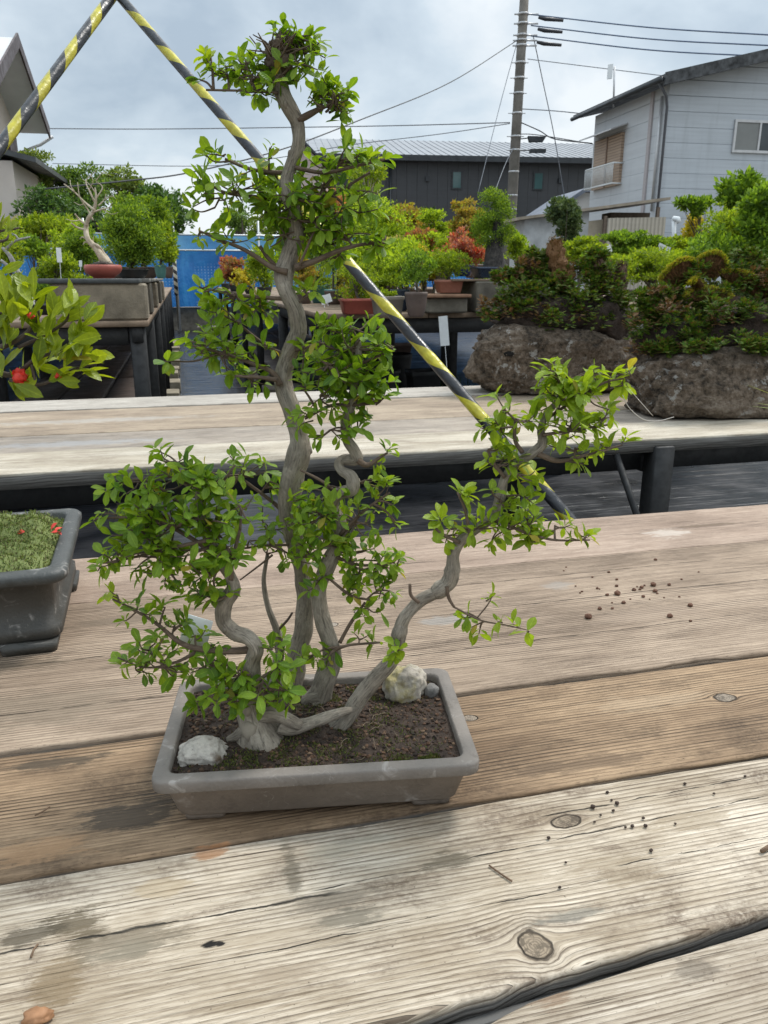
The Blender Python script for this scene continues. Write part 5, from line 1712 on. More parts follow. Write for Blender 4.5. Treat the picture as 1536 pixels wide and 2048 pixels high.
label_at(1325, 492, 6.2, 16, 7, -.4, 'flat tilted white tag above the green bonsai behind the rocks', 8)
label_at(1426, 480, 6.0, 8, 12, .5, 'white tag high in the shrub at the right', 8)
label_at(1059, 572, 3.9, 6, 13, -.15, 'small white tag at the left end of the mossy rock', 8)
label_at(1219, 497, 6.4, 8, 14, .4, 'white tag left of the pair behind the brown columns', 8)

# --- left bench: red bowl with deadwood juniper, conifers, small pots
lz = bt + .021
sv = 3.74
B = P(208, 557, sv)
B[2] = lz + .0005
s = mpp(550, sv)
t_ = thing('potted_bonsai', tuple(B), 'twisted pale deadwood juniper in a round red bowl on the concrete block', 'bonsai', BONSAI_GROUP['L'])
mb = MB()
a = np.arange(28) / 28 * 2 * math.pi
pr = [(.50, 0), (.56, 0), (.57, .10), (.66, .16), (.92, .45), (1.0, .70), (1.0, .85), (.97, .95), (.93, 1.0), (.88, .98), (.86, .9), (.0001, .88)]
mb.loft([np.stack([B[0] + 36.5 * s * q * np.cos(a), B[1] + 36.5 * s * q * np.sin(a), np.full(28, B[2] + 26 * s * z)], 1) for q, z in pr], True, True)
mb.build('pot', PT['red'], t_)
mb = MB()
mb.blob(B + UP * 24 * s, (24 * s, 22 * s, 8 * s), .3, 2.5, 4, 3)
mb.build('soil', plain('dark_bonsai_soil', (.045, .035, .027), .95, .4, 90), t_)
mb = MB()
for pts in ([(214, 527, 26), (202, 512, 22), (190, 495, 18), (176, 478, 16), (172, 455, 14), (178, 435, 12), (188, 418, 10), (192, 395, 6), (190, 375, 3)],
            [(222, 530, 16), (208, 508, 10), (196, 492, 9), (180, 486, 6)],
            [(188, 420, 8), (170, 405, 5), (150, 385, 4), (128, 368, 3)], [(190, 405, 6), (178, 380, 4), (172, 362, 3), (188, 345, 2), (193, 340, 1.5)], [(190, 400, 5), (205, 375, 3), (192, 362, 2), (200, 352, 1.5)],
            [(183, 425, 6), (205, 418, 4), (218, 415, 3), (225, 405, 2)], [(174, 450, 8), (160, 440, 6), (150, 428, 4)], [(172, 460, 7), (155, 455, 5), (142, 446, 4)], [(196, 412, 5), (208, 400, 3), (212, 388, 2)],
            [(175, 480, 7), (165, 474, 4), (160, 478, 2)], [(182, 488, 7), (170, 484, 4), (166, 490, 2)], [(188, 498, 6), (186, 480, 3), (188, 472, 2)], [(205, 520, 8), (192, 528, 5), (180, 530, 3)],
            [(186, 440, 5), (176, 420, 4), (160, 395, 3), (155, 365, 2)], [(150, 385, 3), (142, 372, 2), (140, 360, 1.5)], [(190, 385, 3), (180, 370, 2), (165, 358, 1.5)], [(192, 362, 2.5), (206, 345, 2), (222, 352, 1.2)], [(208, 400, 3), (224, 392, 2), (232, 398, 1.2)], [(172, 405, 3), (160, 410, 2), (148, 404, 1.2)], [(205, 418, 3), (222, 428, 2), (236, 425, 1.2)], [(160, 440, 4), (146, 442, 2.5), (132, 438, 1.5)], [(178, 380, 3), (186, 362, 2), (180, 348, 1.2)]):
    l_ = Limb([(p_[0], p_[1], p_[2], random.gauss(0, .012)) for p_ in pts], sv)
    mb.tube(l_.p, l_.r * .68, 9, rough=.22, res=5, lump=40, seed=pts[0][0])
mb.build('trunk', PALE, t_)

L_ = [
    ('dense dark green juniper filling the space right of the red bowl', (265, 552, -4.05), (262, 478, 62, 66), G_CON, 7000, .015, 34, ('round', 66, 18, 'dark')),
    ('taller green cypress with feathery top behind the juniper', (290, 556, -4.6), (290, 450, 56, 52), G_CON, 5200, .019, 26, ('round', 60, 22, 'brown')),
    ('upright bright green conifer just behind the deadwood', (240, 555, -4.7), (245, 440, 34, 52), G_CON, 3200, .016, 18, ('round', 40, 22, 'brown')),
    ('green conifer left of the deadwood trunk', (160, 556, -5.0), (165, 500, 42, 46), G_CON, 2800, .018, 16, ('round', 50, 22, 'brown')),
    ('small leafy bonsai in a pale teal pot at the right end of the left bench', (322, 553, -4.4), (328, 490, 26, 40), G_LIME, 1100, .017, 10, ('round', 24, 26, 'teal')),
    ('small plant behind the pale teal pot on the left bench', (338, 556, -5.4), (340, 500, 18, 34), G_MID, 700, .022, 8, ('round', 20, 22, 'brown')),
    ('yellow green bonsai behind the white tag left of the red bowl', (110, 588, -4.5), (112, 545, 52, 38), G_LIME, 1700, .017, 14, ('rect', 74, 22, 'red')),
    ('dark small leaved bonsai in a brown box at the far left', (62, 548, -5.8), (62, 500, 34, 28), G_MID, 1400, .02, 12, ('rect', 48, 26, 'brown')),
    ('wide yellow green tree like bonsai behind the far left bench', (90, 560, -7.0), (95, 462, 82, 30), G_LIME, 2600, .03, 18, ('rect', 60, 26, 'brown')),
    ('low green bonsai below the bent stick tag', (60, 622, -4.4), (60, 590, 60, 26), G_MID, 1800, .016, 14, ('rect', 90, 22, 'dark')),
    ('loose pale leaved bonsai at the left frame edge', (15, 555, -5.2), (15, 500, 34, 40), G_LIME, 1100, .022, 10, ('round', 40, 24, 'terracotta')),
    ('leafy bonsai below the white bark trunk', (130, 600, -4.8), (150, 568, 40, 22), G_LIME, 900, .018, 9, ('rect', 50, 20, 'red')),
    ('light green bonsai in the middle of the left benches', (200, 565, -6.4), (140, 480, 46, 34), G_BRT, 1800, .025, 12, ('round', 40, 24, 'brown')),
]
for i, a in enumerate(L_):
    lab, base, crown, mat, n, leaf, k, pot = a
    potted(lab, base, crown, mat, n, leaf, k, pot, 'ball', 'L', seed=i + 61)
# leaning white-barked trunk
sv = 4.15
b0 = P(62, 612, sv)
t_ = thing('potted_bonsai', tuple(b0), 'leaning bonsai with smooth white bark and forked bare limbs at the left', 'bonsai', BONSAI_GROUP['L'])
mb = MB()
rect_pot(mb, P(70, 628, sv), .10, .07, .05)
mb.build('pot', PT['dark'], t_)
mb = MB()
for pts in ([(68, 615, 18), (52, 585, 15), (36, 548, 13), (22, 515, 9), (4, 495, 6)], [(34, 545, 10), (16, 532, 7), (2, 520, 5)], [(12, 498, 6), (30, 482, 5), (60, 474, 3)], [(38, 480, 4), (30, 470, 3), (20, 466, 2)]):
    l_ = Limb(pts, sv)
    mb.tube(l_.p, l_.r, 9, rough=.15, res=5, lump=20)
mb.build('trunk', barkmat('white_bark', (.17, .16, .15), (.33, .32, .31), (.48, .47, .45), 30), t_)
mb = MB()
r = np.random.default_rng(4)
C, R = crown_clumps(15, 470, 40, 34, sv, 8, r, 'ball')
clump_leaves(mb, C, R, 420, .016, r)
mb.build('foliage', G_LIME, t_, smooth=False)

# --- small pots under the right bench
for i, (px, py, w, h, pm, lab) in enumerate([(545, 705, 46, 20, 'grey', 'empty pale grey pot on the ground under the right bench'), (700, 690, 60, 22, 'grey', 'wide grey tray on the low shelf under the right bench'),
                                             (520, 668, 30, 16, 'terracotta', 'small terracotta pot on the ground by the lane'), (640, 668, 36, 22, 'dark', 'dark pot on the low shelf under the bench corner'), (800, 700, 44, 26, 'brown', 'brown pot on the low shelf behind the striped pole')]):
    v_ = 7.4 if i in (0, 2) else 5.9
    q = P(px, py, v_)
    q = G(px, py + h / 2, .30 if i not in (0, 2) else 0.0)
    s_ = mpp(py, fwd(q))
    mb = MB()
    rect_pot(mb, q + UP * .0006, w / 2 * s_, w / 3 * s_, h * s_)
    props(mb.build('empty_pot', PT[pm]), lab, 'pot')

for i in range(12):
    x_ = RX + .22 + (i % 4) * .25 + .03 * math.sin(i * 2.3)
    y_ = RY + 1.35 + (i // 4) * .55 + .05 * math.cos(i * 1.7)
    mb = MB()
    if i % 3:
        round_pot(mb, np.array([x_, y_, .3006]), .10, .22 + .05 * (i % 2))
    else:
        rect_pot(mb, np.array([x_, y_, .3006]), .115, .10, .20)
    props(mb.build('empty_pot', PT['dark']), 'dark nursery pot standing in the shade on the low shelf under the right bench', 'pot', 'dark pots on the low shelf')

# --- green bonsai and shrubs behind the rocks
F_ = [
    ('blue green pine with layered pads standing in front of the shed', (1130, 560, -7.0), (1128, 452, 36, 52), G_PINE, 3200, .028, 16, 'pads'),
    ('flat topped lime pine right of the brown column', (1160, 570, -6.0), (1165, 502, 44, 26), G_LIME, 1900, .024, 12, 'pads'),
    ('green pine bonsai in front of the beige corrugated fence', (1250, 570, -6.6), (1240, 488, 44, 24), G_MID, 2000, .024, 14, 'pads'),
    ('second green pine bonsai in front of the beige corrugated fence', (1300, 570, -6.7), (1292, 486, 44, 26), G_MID, 2000, .024, 14, 'pads'),
    ('lime shrub bonsai below the pair of white tags', (1310, 590, -5.6), (1290, 535, 62, 36), G_LIME, 2800, .020, 18, 'pads'),
    ('bright pine bonsai behind the dark crests', (1370, 590, -5.8), (1350, 545, 52, 42), G_BRT, 2600, .020, 18, 'pads'),
    ('low dark conifer between tall root conifer and brown column', (1080, 580, -5.6), (1068, 525, 30, 32), G_PINE, 1500, .020, 12, 'ball'),
    ('bright little conifer beside the dark root', (1035, 575, -5.4), (1035, 492, 24, 36), G_BRT, 1200, .018, 10, 'ball'),
    ('lime bonsai behind the dark knobs of the left rock', (1235, 600, -5.2), (1225, 540, 48, 34), G_LIME, 2000, .018, 14, 'pads'),
    ('green bonsai in the middle behind both rocks', (1180, 600, -5.4), (1190, 540, 40, 34), G_MID, 1500, .018, 12, 'ball'),
    ('upright orange green shrub against the grey house', (1395, 580, -7.4), (1388, 465, 26, 46), G_YEL, 1000, .03, 10, 'cone'),
    ('broad yellow tipped juniper at the right', (1460, 590, -6.2), (1455, 475, 60, 62), G_LIME, 4200, .022, 26, 'ball'),
    ('dark green maple below the yellow tipped juniper', (1450, 600, -5.8), (1440, 510, 70, 46), G_MID, 2800, .030, 18, 'ball'),
    ('tall loose maple whose green sprays cross the grey wall', (1490, 600, -6.6), (1485, 400, 50, 62), G_MID, 1500, .050, 16, 'ball'),
    ('bushy green maple at the right frame edge', (1530, 600, -5.6), (1525, 455, 46, 80), G_MID, 3000, .036, 24, 'ball'),
    ('reddish small maple inside the greenery at the right edge', (1510, 590, -6.0), (1508, 468, 22, 18), G_RED, 600, .025, 7, 'ball'),
    ('drooping maple spray left of the tall loose maple', (1420, 590, -7.0), (1395, 412, 40, 22), G_MID, 800, .036, 9, 'ball'),
    ('dark bonsai low at the right edge behind the right rock', (1500, 610, -5.0), (1500, 560, 60, 34), G_DARK, 2200, .022, 14, 'ball'),
]
F_ += [
    ('mid green bonsai seen just right of the dark root conifer', (1050, 590, -6.2), (1052, 545, 34, 34), G_MID, 1300, .022, 10, 'pads'),
    ('green bonsai behind the brown column on the left rock', (1110, 590, -6.4), (1105, 540, 40, 40), G_BRT, 1500, .022, 12, 'ball'),
    ('green shrub right of the paired tags', (1400, 590, -6.6), (1395, 510, 50, 34), G_BRT, 1900, .024, 14, 'pads'),
    ('lime shrub between the corrugated fence and the yellow crests', (1350, 590, -7.2), (1345, 500, 40, 26), G_LIME, 1500, .026, 12, 'pads'),
    ('soft green maple under the tall loose maple', (1500, 600, -7.0), (1480, 470, 56, 46), G_MID, 2200, .036, 14, 'ball'),
]
for i, a in enumerate(F_):
    lab, base, crown, mat, n, leaf, k, st_ = a
    potted(lab, base, crown, mat, n, leaf, k, ('rect', 44, 22, 'brown'), st_, 'F', seed=i + 201)

# ================================================================== MOSSY ROCKS on the far table
m, t, b = newmat('rough_rock')
pos = t.n('ShaderNodeNewGeometry').outputs['Position']
n1 = t.noise(pos, 9, 8, 0.68)
n2 = t.noise(pos, 55, 6, 0.7)
n3 = t.voro(pos, 75)
sep = t.sep(pos)
lay = t.noise(t.vec(t.m('MULTIPLY', sep[0], 6), t.m('MULTIPLY', sep[1], 6), t.m('MULTIPLY', sep[2], 45)), 1.0, 5, .6)
col = t.ramp(t.m('ADD', t.m('MULTIPLY', n1, .5), t.m('MULTIPLY', n2, .5)), [(.38, (.026, .019, .012)), (.465, (.125, .092, .062)), (.54, (.235, .178, .128)), (.64, (.40, .335, .262))])
col = t.mix(t.step(n1, .56, .70, 0, .55), col, (.175, .125, .085))
col = t.mix(t.step(n2, .30, .42, .75, 0), col, (.02, .016, .013))
lich = t.m('MULTIPLY', t.step(t.noise(pos, 30, 5, .7), .56, .62, 0, .9), t.step(t.noise(pos, 3.5, 2), .46, .56))
col = t.mix(lich, col, (.52, .50, .46))
t.put(b.inputs['Base Color'], col)
b.inputs['Roughness'].default_value = .95
h = t.m('ADD', t.m('ADD', n1, t.m('MULTIPLY', n2, .8)), t.m('ADD', t.m('MULTIPLY', lay, .5), t.m('MULTIPLY', n3, .25)))
t.put(b.inputs['Normal'], t.bump(h, .040))
ROCK = m


def rock(mb, c, R, seed, flat=.62, amp=.16):
    V, F = ICO[5]
    W = []
    for p in V:
        q = np.sign(p) * np.abs(p) ** flat
        q = q / max(1e-6, np.linalg.norm(q)) * (np.linalg.norm(q) ** .9)
        x = Vector(p) * 1.4 + Vector((seed, seed * 2.1, 0))
        d = 1 + amp * mnoise.noise(x) + amp * .55 * mnoise.noise(x * 2.6) + amp * .35 * mnoise.noise(x * 6.1) + amp * .26 * mnoise.noise(x * 14) + amp * .17 * mnoise.noise(x * 30)
        W.append(q * d * R)
    W = np.array(W) + c
    W[:, 2] = np.maximum(W[:, 2], TZ + .002 + .004 * np.abs(np.sin(W[:, 0] * 37)))
    mb.add(W, F)


FERN = leafmat('spikemoss', [(.030, .080, .006), (.065, .145, .008), (.125, .215, .014), (.12, .13, .018), (.13, .080, .028), (.050, .115, .008)], .2, .75)
FERNB = leafmat('brown_spikemoss', [(0.090, 0.045, 0.021), (0.150, 0.075, 0.033), (0.210, 0.112, 0.048), (0.090, 0.083, 0.021)], .15, .8)
FERNY = leafmat('yellow_crest', [(.27, .29, .020), (.36, .36, .03), (.20, .27, .02), (.36, .24, .03)], .3, .6)
CREST = barkmat('brown_crest', (.045, .024, .014), (.09, .048, .028), (.14, .08, .045), 60)
PEAT = plain('dark_peat', (.040, .026, .018), .95, .5, 40, bump=.012, bscale=90)


def fern_cloud(mb, blobs, v, n, size, r):
    s_ = mpp(620, v)
    C = np.array([P(a, c, v + dv) for a, c, _, _, dv in blobs])
    R = np.array([(rx * s_, min(rx, 70) * s_ * .8, ry * s_) for _, _, rx, ry, _ in blobs])
    C2, R2 = [], []
    for c_, rr in zip(C, R):
        for d in rdir(16, r):
            if d[2] < -.5:
                continue
            C2.append(c_ + d * rr * .78)
            R2.append(np.array([1, 1, .55]) * rr.mean() * r.uniform(.22, .40))
    C2, R2 = np.array(C2), np.array(R2)
    idx = r.integers(0, len(C2), n // 7)
    d = rdir(n // 7, r)
    p = C2[idx] + d * R2[idx] * r.uniform(.6, 1.05, (n // 7, 1))
    D0 = d * np.array([1, 1, .55]) + UP * .25 + rdir(n // 7, r) * .3
    D0 /= np.linalg.norm(D0, axis=1)[:, None]
    S = np.cross(D0, UP + rdir(len(p), r) * .3)
    S /= np.linalg.norm(S, axis=1)[:, None] + 1e-9
    L0 = size * r.uniform(.6, 1.4, len(p))
    for q, (fx, fa) in enumerate(((.0, 0), (.25, .8), (.25, -.8), (.5, .7), (.5, -.7), (.7, .5), (.7, -.5))):
        mb.flecks(p + D0 * (L0 * fx)[:, None] * 1.4, D0 + S * fa, np.cross(D0, S) + rdir(len(p), r) * .2, L0 * (1.2 - fx * .6), L0 * .34)


r = np.random.default_rng(321)
# left rock
v1 = fwd(G(1090, 792, TZ)) + .16
s1 = mpp(720, v1)
rt = thing('mossy_rock', tuple(G(1100, 790, TZ)), 'long reddish brown flat rock with a dark hole and ferny moss on top', 'rock planting', 'rock plantings on the far table')
mb = MB()
c_ = P(1115, 722, v1)
rock(mb, c_, np.array([178 * s1, .15, 72 * s1]), 2.2)
ho = P(1020, 705, v1 - .165)
mb.build('rock', ROCK, rt)
mb = MB()
for (a, c, rx, ry) in ((1110, 625, 120, 40), (1200, 640, 60, 50), (1060, 640, 70, 26)):
    mb.blob(P(a, c + 8, v1 + .03), (rx * s1, .12, ry * s1), .25, 2, a, 4)
mb.build('peat', PEAT, rt)
mb = MB()
fern_cloud(mb, [(1010, 628, 46, 26, -.05), (1060, 605, 50, 34, -.04), (1110, 600, 60, 42, -.03), (1170, 610, 60, 48, -.02), (1220, 600, 44, 46, .0), (1080, 575, 46, 30, .04), (1150, 570, 50, 34, .04),
                (1215, 560, 30, 30, .05), (1060, 545, 34, 22, .06), (1010, 560, 26, 20, .07), (1180, 545, 30, 30, .06), (1040, 590, 50, 30, .0), (1100, 555, 44, 30, .05), (1230, 630, 40, 40, -.02), (1140, 640, 70, 24, -.10), (1195, 520, 24, 22, .09), (1075, 520, 24, 20, .10)], v1, 40000, .0135, r)
mb.build('fern', FERN, rt, smooth=False)
mb = MB()
fern_cloud(mb, [(1000, 632, 44, 22, -.07), (1075, 630, 36, 20, -.08), (1052, 540, 24, 24, .03), (1150, 632, 30, 16, -.06), (985, 610, 24, 14, -.03), (1010, 560, 24, 14, .06)], v1, 3600, .013, r)
mb.build('brown_fern', FERNB, rt, smooth=False)
for k, pts in enumerate(([(1118, 570, 34), (1118, 540, 36), (1114, 515, 34), (1110, 495, 30), (1112, 480, 22)], [(1126, 585, 40), (1130, 560, 38), (1136, 530, 24)],
                         [(1200, 590, 34), (1204, 560, 36), (1200, 535, 26), (1196, 520, 18)], [(1238, 580, 26), (1240, 550, 24), (1244, 528, 16)], [(1215, 580, 44), (1212, 562, 40), (1208, 550, 26)],
                         [(1064, 560, 16), (1064, 540, 20), (1062, 525, 14)])):
    l_ = Limb([(p_[0], p_[1], p_[2]) for p_ in pts], v1 + .05)
    mb = MB()
    mb.tube(l_.p, l_.r, 12, rough=.45, res=6, lump=38, seed=k * 3.3)
    n = 900 if k < 2 else 500
    pp, rr = smooth_path(l_.p, l_.r, 6)
    i_ = r.integers(1, len(pp), n)
    d = rdir(n, r)
    d[:, 2] *= .4
    d /= np.linalg.norm(d, axis=1)[:, None]
    mb.flecks(pp[i_] + d * rr[i_][:, None] * r.uniform(.85, 1.15, (n, 1)), d * .8 + UP * .8, d, .010, .004)
    mb.build('brown_column', CREST if k > 1 else FERNB, rt, smooth=False)

# right rock
v2 = fwd(G(1400, 836, TZ)) + .17
s2 = mpp(760, v2)
rt = thing('mossy_rock', tuple(G(1440, 830, TZ)), 'large dark rounded rock with yellow edged crested cypress on top', 'rock planting', 'rock plantings on the far table')
mb = MB()
rock(mb, P(1490, 768, v2), np.array([238 * s2, .19, 84 * s2]), 7.7, .72)
mb.build('rock', ROCK, rt)
mb = MB()
for (a, c, rx, ry) in ((1400, 672, 130, 40), (1520, 660, 110, 60), (1330, 690, 60, 30)):
    mb.blob(P(a, c + 10, v2 + .03), (rx * s2, .15, ry * s2), .25, 2, a, 4)
mb.build('peat', PEAT, rt)
mb = MB()
fern_cloud(mb, [(1300, 665, 46, 36, -.04), (1360, 650, 60, 40, -.05), (1420, 640, 60, 44, -.05), (1480, 655, 60, 46, -.07), (1540, 640, 50, 60, -.04), (1350, 600, 50, 30, .02), (1430, 590, 50, 30, .03),
                (1500, 585, 50, 40, .03), (1320, 700, 34, 18, -.10), (1500, 700, 40, 22, -.12), (1290, 630, 30, 24, .0), (1550, 560, 40, 40, .05), (1390, 555, 50, 26, .06), (1300, 600, 40, 30, .03), (1460, 690, 70, 24, -.15), (1370, 690, 60, 24, -.13), (1480, 530, 50, 34, .09), (1440, 620, 60, 34, -.06), (1535, 700, 40, 34, -.13)], v2, 46000, .0125, r)
mb.build('fern', FERN, rt, smooth=False)
mb = MB()
fern_cloud(mb, [(1285, 645, 34, 20, -.06), (1340, 620, 34, 18, -.06), (1440, 640, 30, 18, -.10), (1280, 700, 26, 14, -.08), (1400, 700, 40, 12, -.14), (1520, 560, 36, 24, .0), (1320, 590, 34, 18, .0)], v2, 3800, .012, r)
mb.build('brown_fern', FERNB, rt, smooth=False)


def crest(cx, cy, rx, h, v, a0, a1, seed, yellow=True):
    """fan shaped crest: a curved fluted wall with yellow shoots along its upper edge"""
    s_ = mpp(cy, v)
    base = P(cx, cy + h, v)
    ex = np.array([RV[0], RV[1], 0])
    ey = np.array([FV[0], FV[1], 0])
    n = 46
    rows = 7
    front, back, edge_ = [], [], []
    for side in (-1, 1):
        grid = []
        for i in range(n):
            th = a0 + (a1 - a0) * i / (n - 1)
            flute = .006 * math.sin(i * 1.9 + seed) + .004 * math.sin(i * 4.3)
            for j in range(rows):
                f = j / (rows - 1)
                rad = .18 + .82 * f
                p_ = base + ex * (math.cos(th) * rx * rad * s_) + UP * (math.sin(th) * h * rad * s_) + ey * (side * (.010 * (1 - f) + .006) + flute * f + .03 * math.sin(th * 2 + seed) * f)
                grid.append(p_ + rdir(1, r)[0] * .0016)
            if side < 0:
                edge_.append(grid[-1])
        i, j = np.meshgrid(np.arange(n - 1), np.arange(rows - 1), indexing='ij')
        q = (i * rows + j).ravel()
        yield_ = np.stack([q, q + rows, q + rows + 1, q + 1], 1)
        (front if side < 0 else back).append((np.array(grid), yield_))
    mb = MB()
    for gq in (front[0], back[0]):
        mb.add(gq[0], gq[1])
    g0, g1 = front[0][0], back[0][0]
    # needles hanging on the face
    kk = 900
    i_ = r.integers(0, len(g0), kk)
    out = g0[i_] - base
    out /= np.linalg.norm(out, axis=1)[:, None]
    mb.flecks(g0[i_] - ey * .003, out + rdir(kk, r) * .3, -ey + rdir(kk, r) * .4, .011, .0028)
    mb.build('crest', FERNB, rt, smooth=False)
    e_ = np.array(edge_)
    kk = 2200
    w_ = r.uniform(0, len(e_) - 1.001, kk)
    i_ = w_.astype(int)
    p_ = e_[i_] + (e_[i_ + 1] - e_[i_]) * (w_ - i_)[:, None] + ey[None] * r.uniform(-.006, .016, (kk, 1)) + rdir(kk, r) * .006
    out = p_ - base
    out /= np.linalg.norm(out, axis=1)[:, None]
    mb = MB()
    mb.flecks(p_, out + rdir(kk, r) * .6, rdir(kk, r), r.uniform(.006, .012, kk), .0045)
    mb.build('crest_edge', FERNY if yellow else FERN, rt, smooth=False)


crest(1362, 522, 40, 52, v2 + .06, .35, 2.9, 1.0)
crest(1415, 510, 34, 56, v2 + .08, .45, 2.5, 2.2)
crest(1455, 545, 48, 26, v2 + .05, .25, 1.9, 3.1)
crest(1410, 578, 46, 28, v2 - .02, .5, 2.7, 4.4)
crest(1525, 545, 40, 60, v2 + .06, .6, 2.8, 5.2, False)
crest(1390, 560, 20, 18, v2 + .0, .5, 2.6, 6.0)

# dark hollow in the left rock: a near-black blob stands in for its shade
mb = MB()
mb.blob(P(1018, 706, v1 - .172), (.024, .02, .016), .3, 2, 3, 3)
props(mb.build('hole_shade_blob', plain('hole_shadow', (.006, .005, .004), 1.0, .2)), None, None)
hole_o = bpy.data.objects['hole_shade_blob']
hole_o.parent = bpy.data.objects['mossy_rock']
hole_o.location = WLOC['hole_shade_blob'] - WLOC['mossy_rock']

# pale grass blades at the right edge, from a pot outside the frame
bq = G(1640, 870, TZ)
t_ = thing('grass_plant', tuple(bq), 'pale narrow grass blades reaching in at the right edge before the rock', 'plant')
mb = MB()
round_pot(mb, bq + UP * .0005, .05, .07)
mb.build('pot', PT['dark'], t_)
mb = MB()
vb = fwd(bq)
st0 = bq + UP * .06
tips = [P(1490, 768, vb), P(1508, 805, vb), P(1500, 812, vb), P(1700, 700, vb), P(1600, 690, vb), P(1720, 780, vb), P(1560, 720, vb + .05)]
D = np.array([q - st0 for q in tips])
mb.leaves(np.repeat(st0[None], len(tips), 0), D, np.tile(UP, (len(tips), 1)) + rdir(len(tips)) * .2, np.linalg.norm(D, axis=1), .008, .15, .0, .0, 'blade')
mb.build('foliage', leafmat('pale_grass', [(.22, .30, .08), (.30, .36, .12), (.36, .40, .18)], .3, .5), t_)

# weeds on the ground under the right bench
n = 2600
mb = MB()
p = np.stack([rng.uniform(1.2, 2.6, n), rng.uniform(5.2, 7.4, n), np.zeros(n) + .002], 1)
mb.flecks(p, rdir(n) * .55 + UP, rdir(n), rng.uniform(.10, .30, n), .012)
o = mb.build('grass', G_DARK, smooth=False)
o['kind'] = 'stuff'
props(o, 'dark green weeds growing under the right bench', 'grass')

# striped stake and grey pipe beside the left bench
mb = MB()
mb.tube([P(353, 590, 9.0), P(347, 498, 9.0)], .022, 10)
m, t, b = newmat('striped_stake')
u, v, _ = t.sep(t.n('ShaderNodeUVMap').outputs[0])
t.put(b.inputs['Base Color'], t.mix(t.step(t.m('FRACT', t.m('ADD', t.m('MULTIPLY', v, 12.0), u)), .48, .52), (.03, .03, .03), (.55, .52, .42)))
mb.tube([P(353, 590, 9.0), G(358, 664, 0)], .012, 8)
props(mb.build('striped_stake', m), 'thin stake with black and white stripes beside the lane before the blue sheet', 'stake')

# ================================================================== FENCE with blue sheet
m, t, b = newmat('blue_sheet')
pos = t.n('ShaderNodeNewGeometry').outputs['Position']
x, y, z = t.sep(pos)
w1 = t.noise(t.vec(t.m('MULTIPLY', x, 1.6), 0, t.m('MULTIPLY', z, .8)), 1.0, 5, .6, .5)
w2 = t.noise(pos, 6, 4, .6)
col = t.ramp(w1, [(.33, (.012, .115, .36)), (.5, (.020, .20, .53)), (.68, (.06, .34, .66))])
hem = t.step(z, 1.70, 1.74)
col = t.mix(t.m('MULTIPLY', hem, t.step(t.noise(t.vec(t.m('MULTIPLY', x, .7), 0, 0), 1.0, 2), .42, .52, .35, .8)), col, (.20, .50, .74))
g1 = t.m('MULTIPLY', t.step(t.m('ABSOLUTE', t.m('SUBTRACT', t.m('FRACT', t.m('MULTIPLY', x, 14.0)), .5)), .30, .42), t.step(t.m('ABSOLUTE', t.m('SUBTRACT', t.m('FRACT', t.m('MULTIPLY', z, 16.0)), .5)), .22, .36))
patch = t.m('MULTIPLY', t.step(t.noise(pos, 1.1, 2), .50, .56), t.step(z, 1.5, 1.3))
col = t.mix(t.m('MULTIPLY', t.m('MULTIPLY', g1, patch), .45), col, (.55, .68, .80))
t.put(b.inputs['Base Color'], col)
b.inputs['Roughness'].default_value = .38
t.put(b.inputs['Normal'], t.bump(t.m('ADD', w1, t.m('MULTIPLY', w2, .3)), .06))
BLUE = m
FY = 18.6
t_ = thing('sheet_fence', (0, FY, 0), 'pipe fence hung with bright blue plastic sheet across the end of the yard', 'fence')
mb = MB()
nxg, nzg = 220, 12
xs = np.linspace(-9.5, 7.2, nxg)
zs = np.linspace(.52, 2.06, nzg)
V = np.array([(a, FY + .05 * mnoise.noise((a * 1.2, c * .8, 0)) + .02 * mnoise.noise((a * 6, c * 3, 3)), c + (.03 * mnoise.noise((a * 2, 7, 0)) if k in (0, nzg - 1) else 0)) for k, c in enumerate(zs) for a in xs])
i, j = np.meshgrid(np.arange(nxg - 1), np.arange(nzg - 1))
q = (j * nxg + i).ravel()
mb.add(V, np.stack([q, q + 1, q + nxg + 1, q + nxg], 1))
mb.build('blue_sheet', BLUE, t_)
PIPE = plain('galvanised_pipe', (.42, .44, .45), .4, .15, 9, metal=.5)
for xx in np.arange(-9.2, 7.3, 1.83):
    mb = MB()
    mb.tube([(xx, FY - .09, 0), (xx, FY - .09, 2.35 if abs(xx) < 2.2 else 2.12)], .024, 8)
    mb.build('post', PIPE, t_)
for zz in (1.72, 2.04):
    mb = MB()
    mb.tube([(-9.4, FY - .14, zz), (7.2, FY - .14, zz)], .02, 8)
    mb.build('rail', PIPE, t_)
mb = MB()
mb.box(-9.5, 7.2, FY + .25, FY + .33, 0, .50)
props(mb.build('low_wall', CONCD, smooth=False), 'low dark concrete wall behind the foot of the blue sheet', 'wall')
mb = MB()
pts = [G(a, c, .02) for a, c in ((360, 640), (400, 634), (450, 636), (470, 645))]
mb.tube(pts, .03, 8, res=5)
props(mb.build('hose', BLACKP), 'black hose lying across the end of the lane', 'hose')
# clutter under and along the far wall: concrete trough
mb = MB()
mb.bbox(.3, 1.3, 17.2, 17.6, .001, .16, .01)
props(mb.build('trough', CONCD, smooth=False), 'low concrete trough at the end of the lane', 'trough')

# ================================================================== BUILDINGS
def pframe(px, py, v, ang):
    """ground point under a pixel and the unit axes of a facade turned by ang (radians, in the camera's own plan)"""
    o_ = P(px, py, v)
    o_[2] = 0
    e1 = RV * math.cos(ang) + FV * math.sin(ang)
    e2 = -RV * math.sin(ang) + FV * math.cos(ang)
    return o_, np.array([e1[0], e1[1], 0]), np.array([e2[0], e2[1], 0])


def pt(fr_, a, b_, z):
    return fr_[0] + fr_[1] * a + fr_[2] * b_ + UP * z


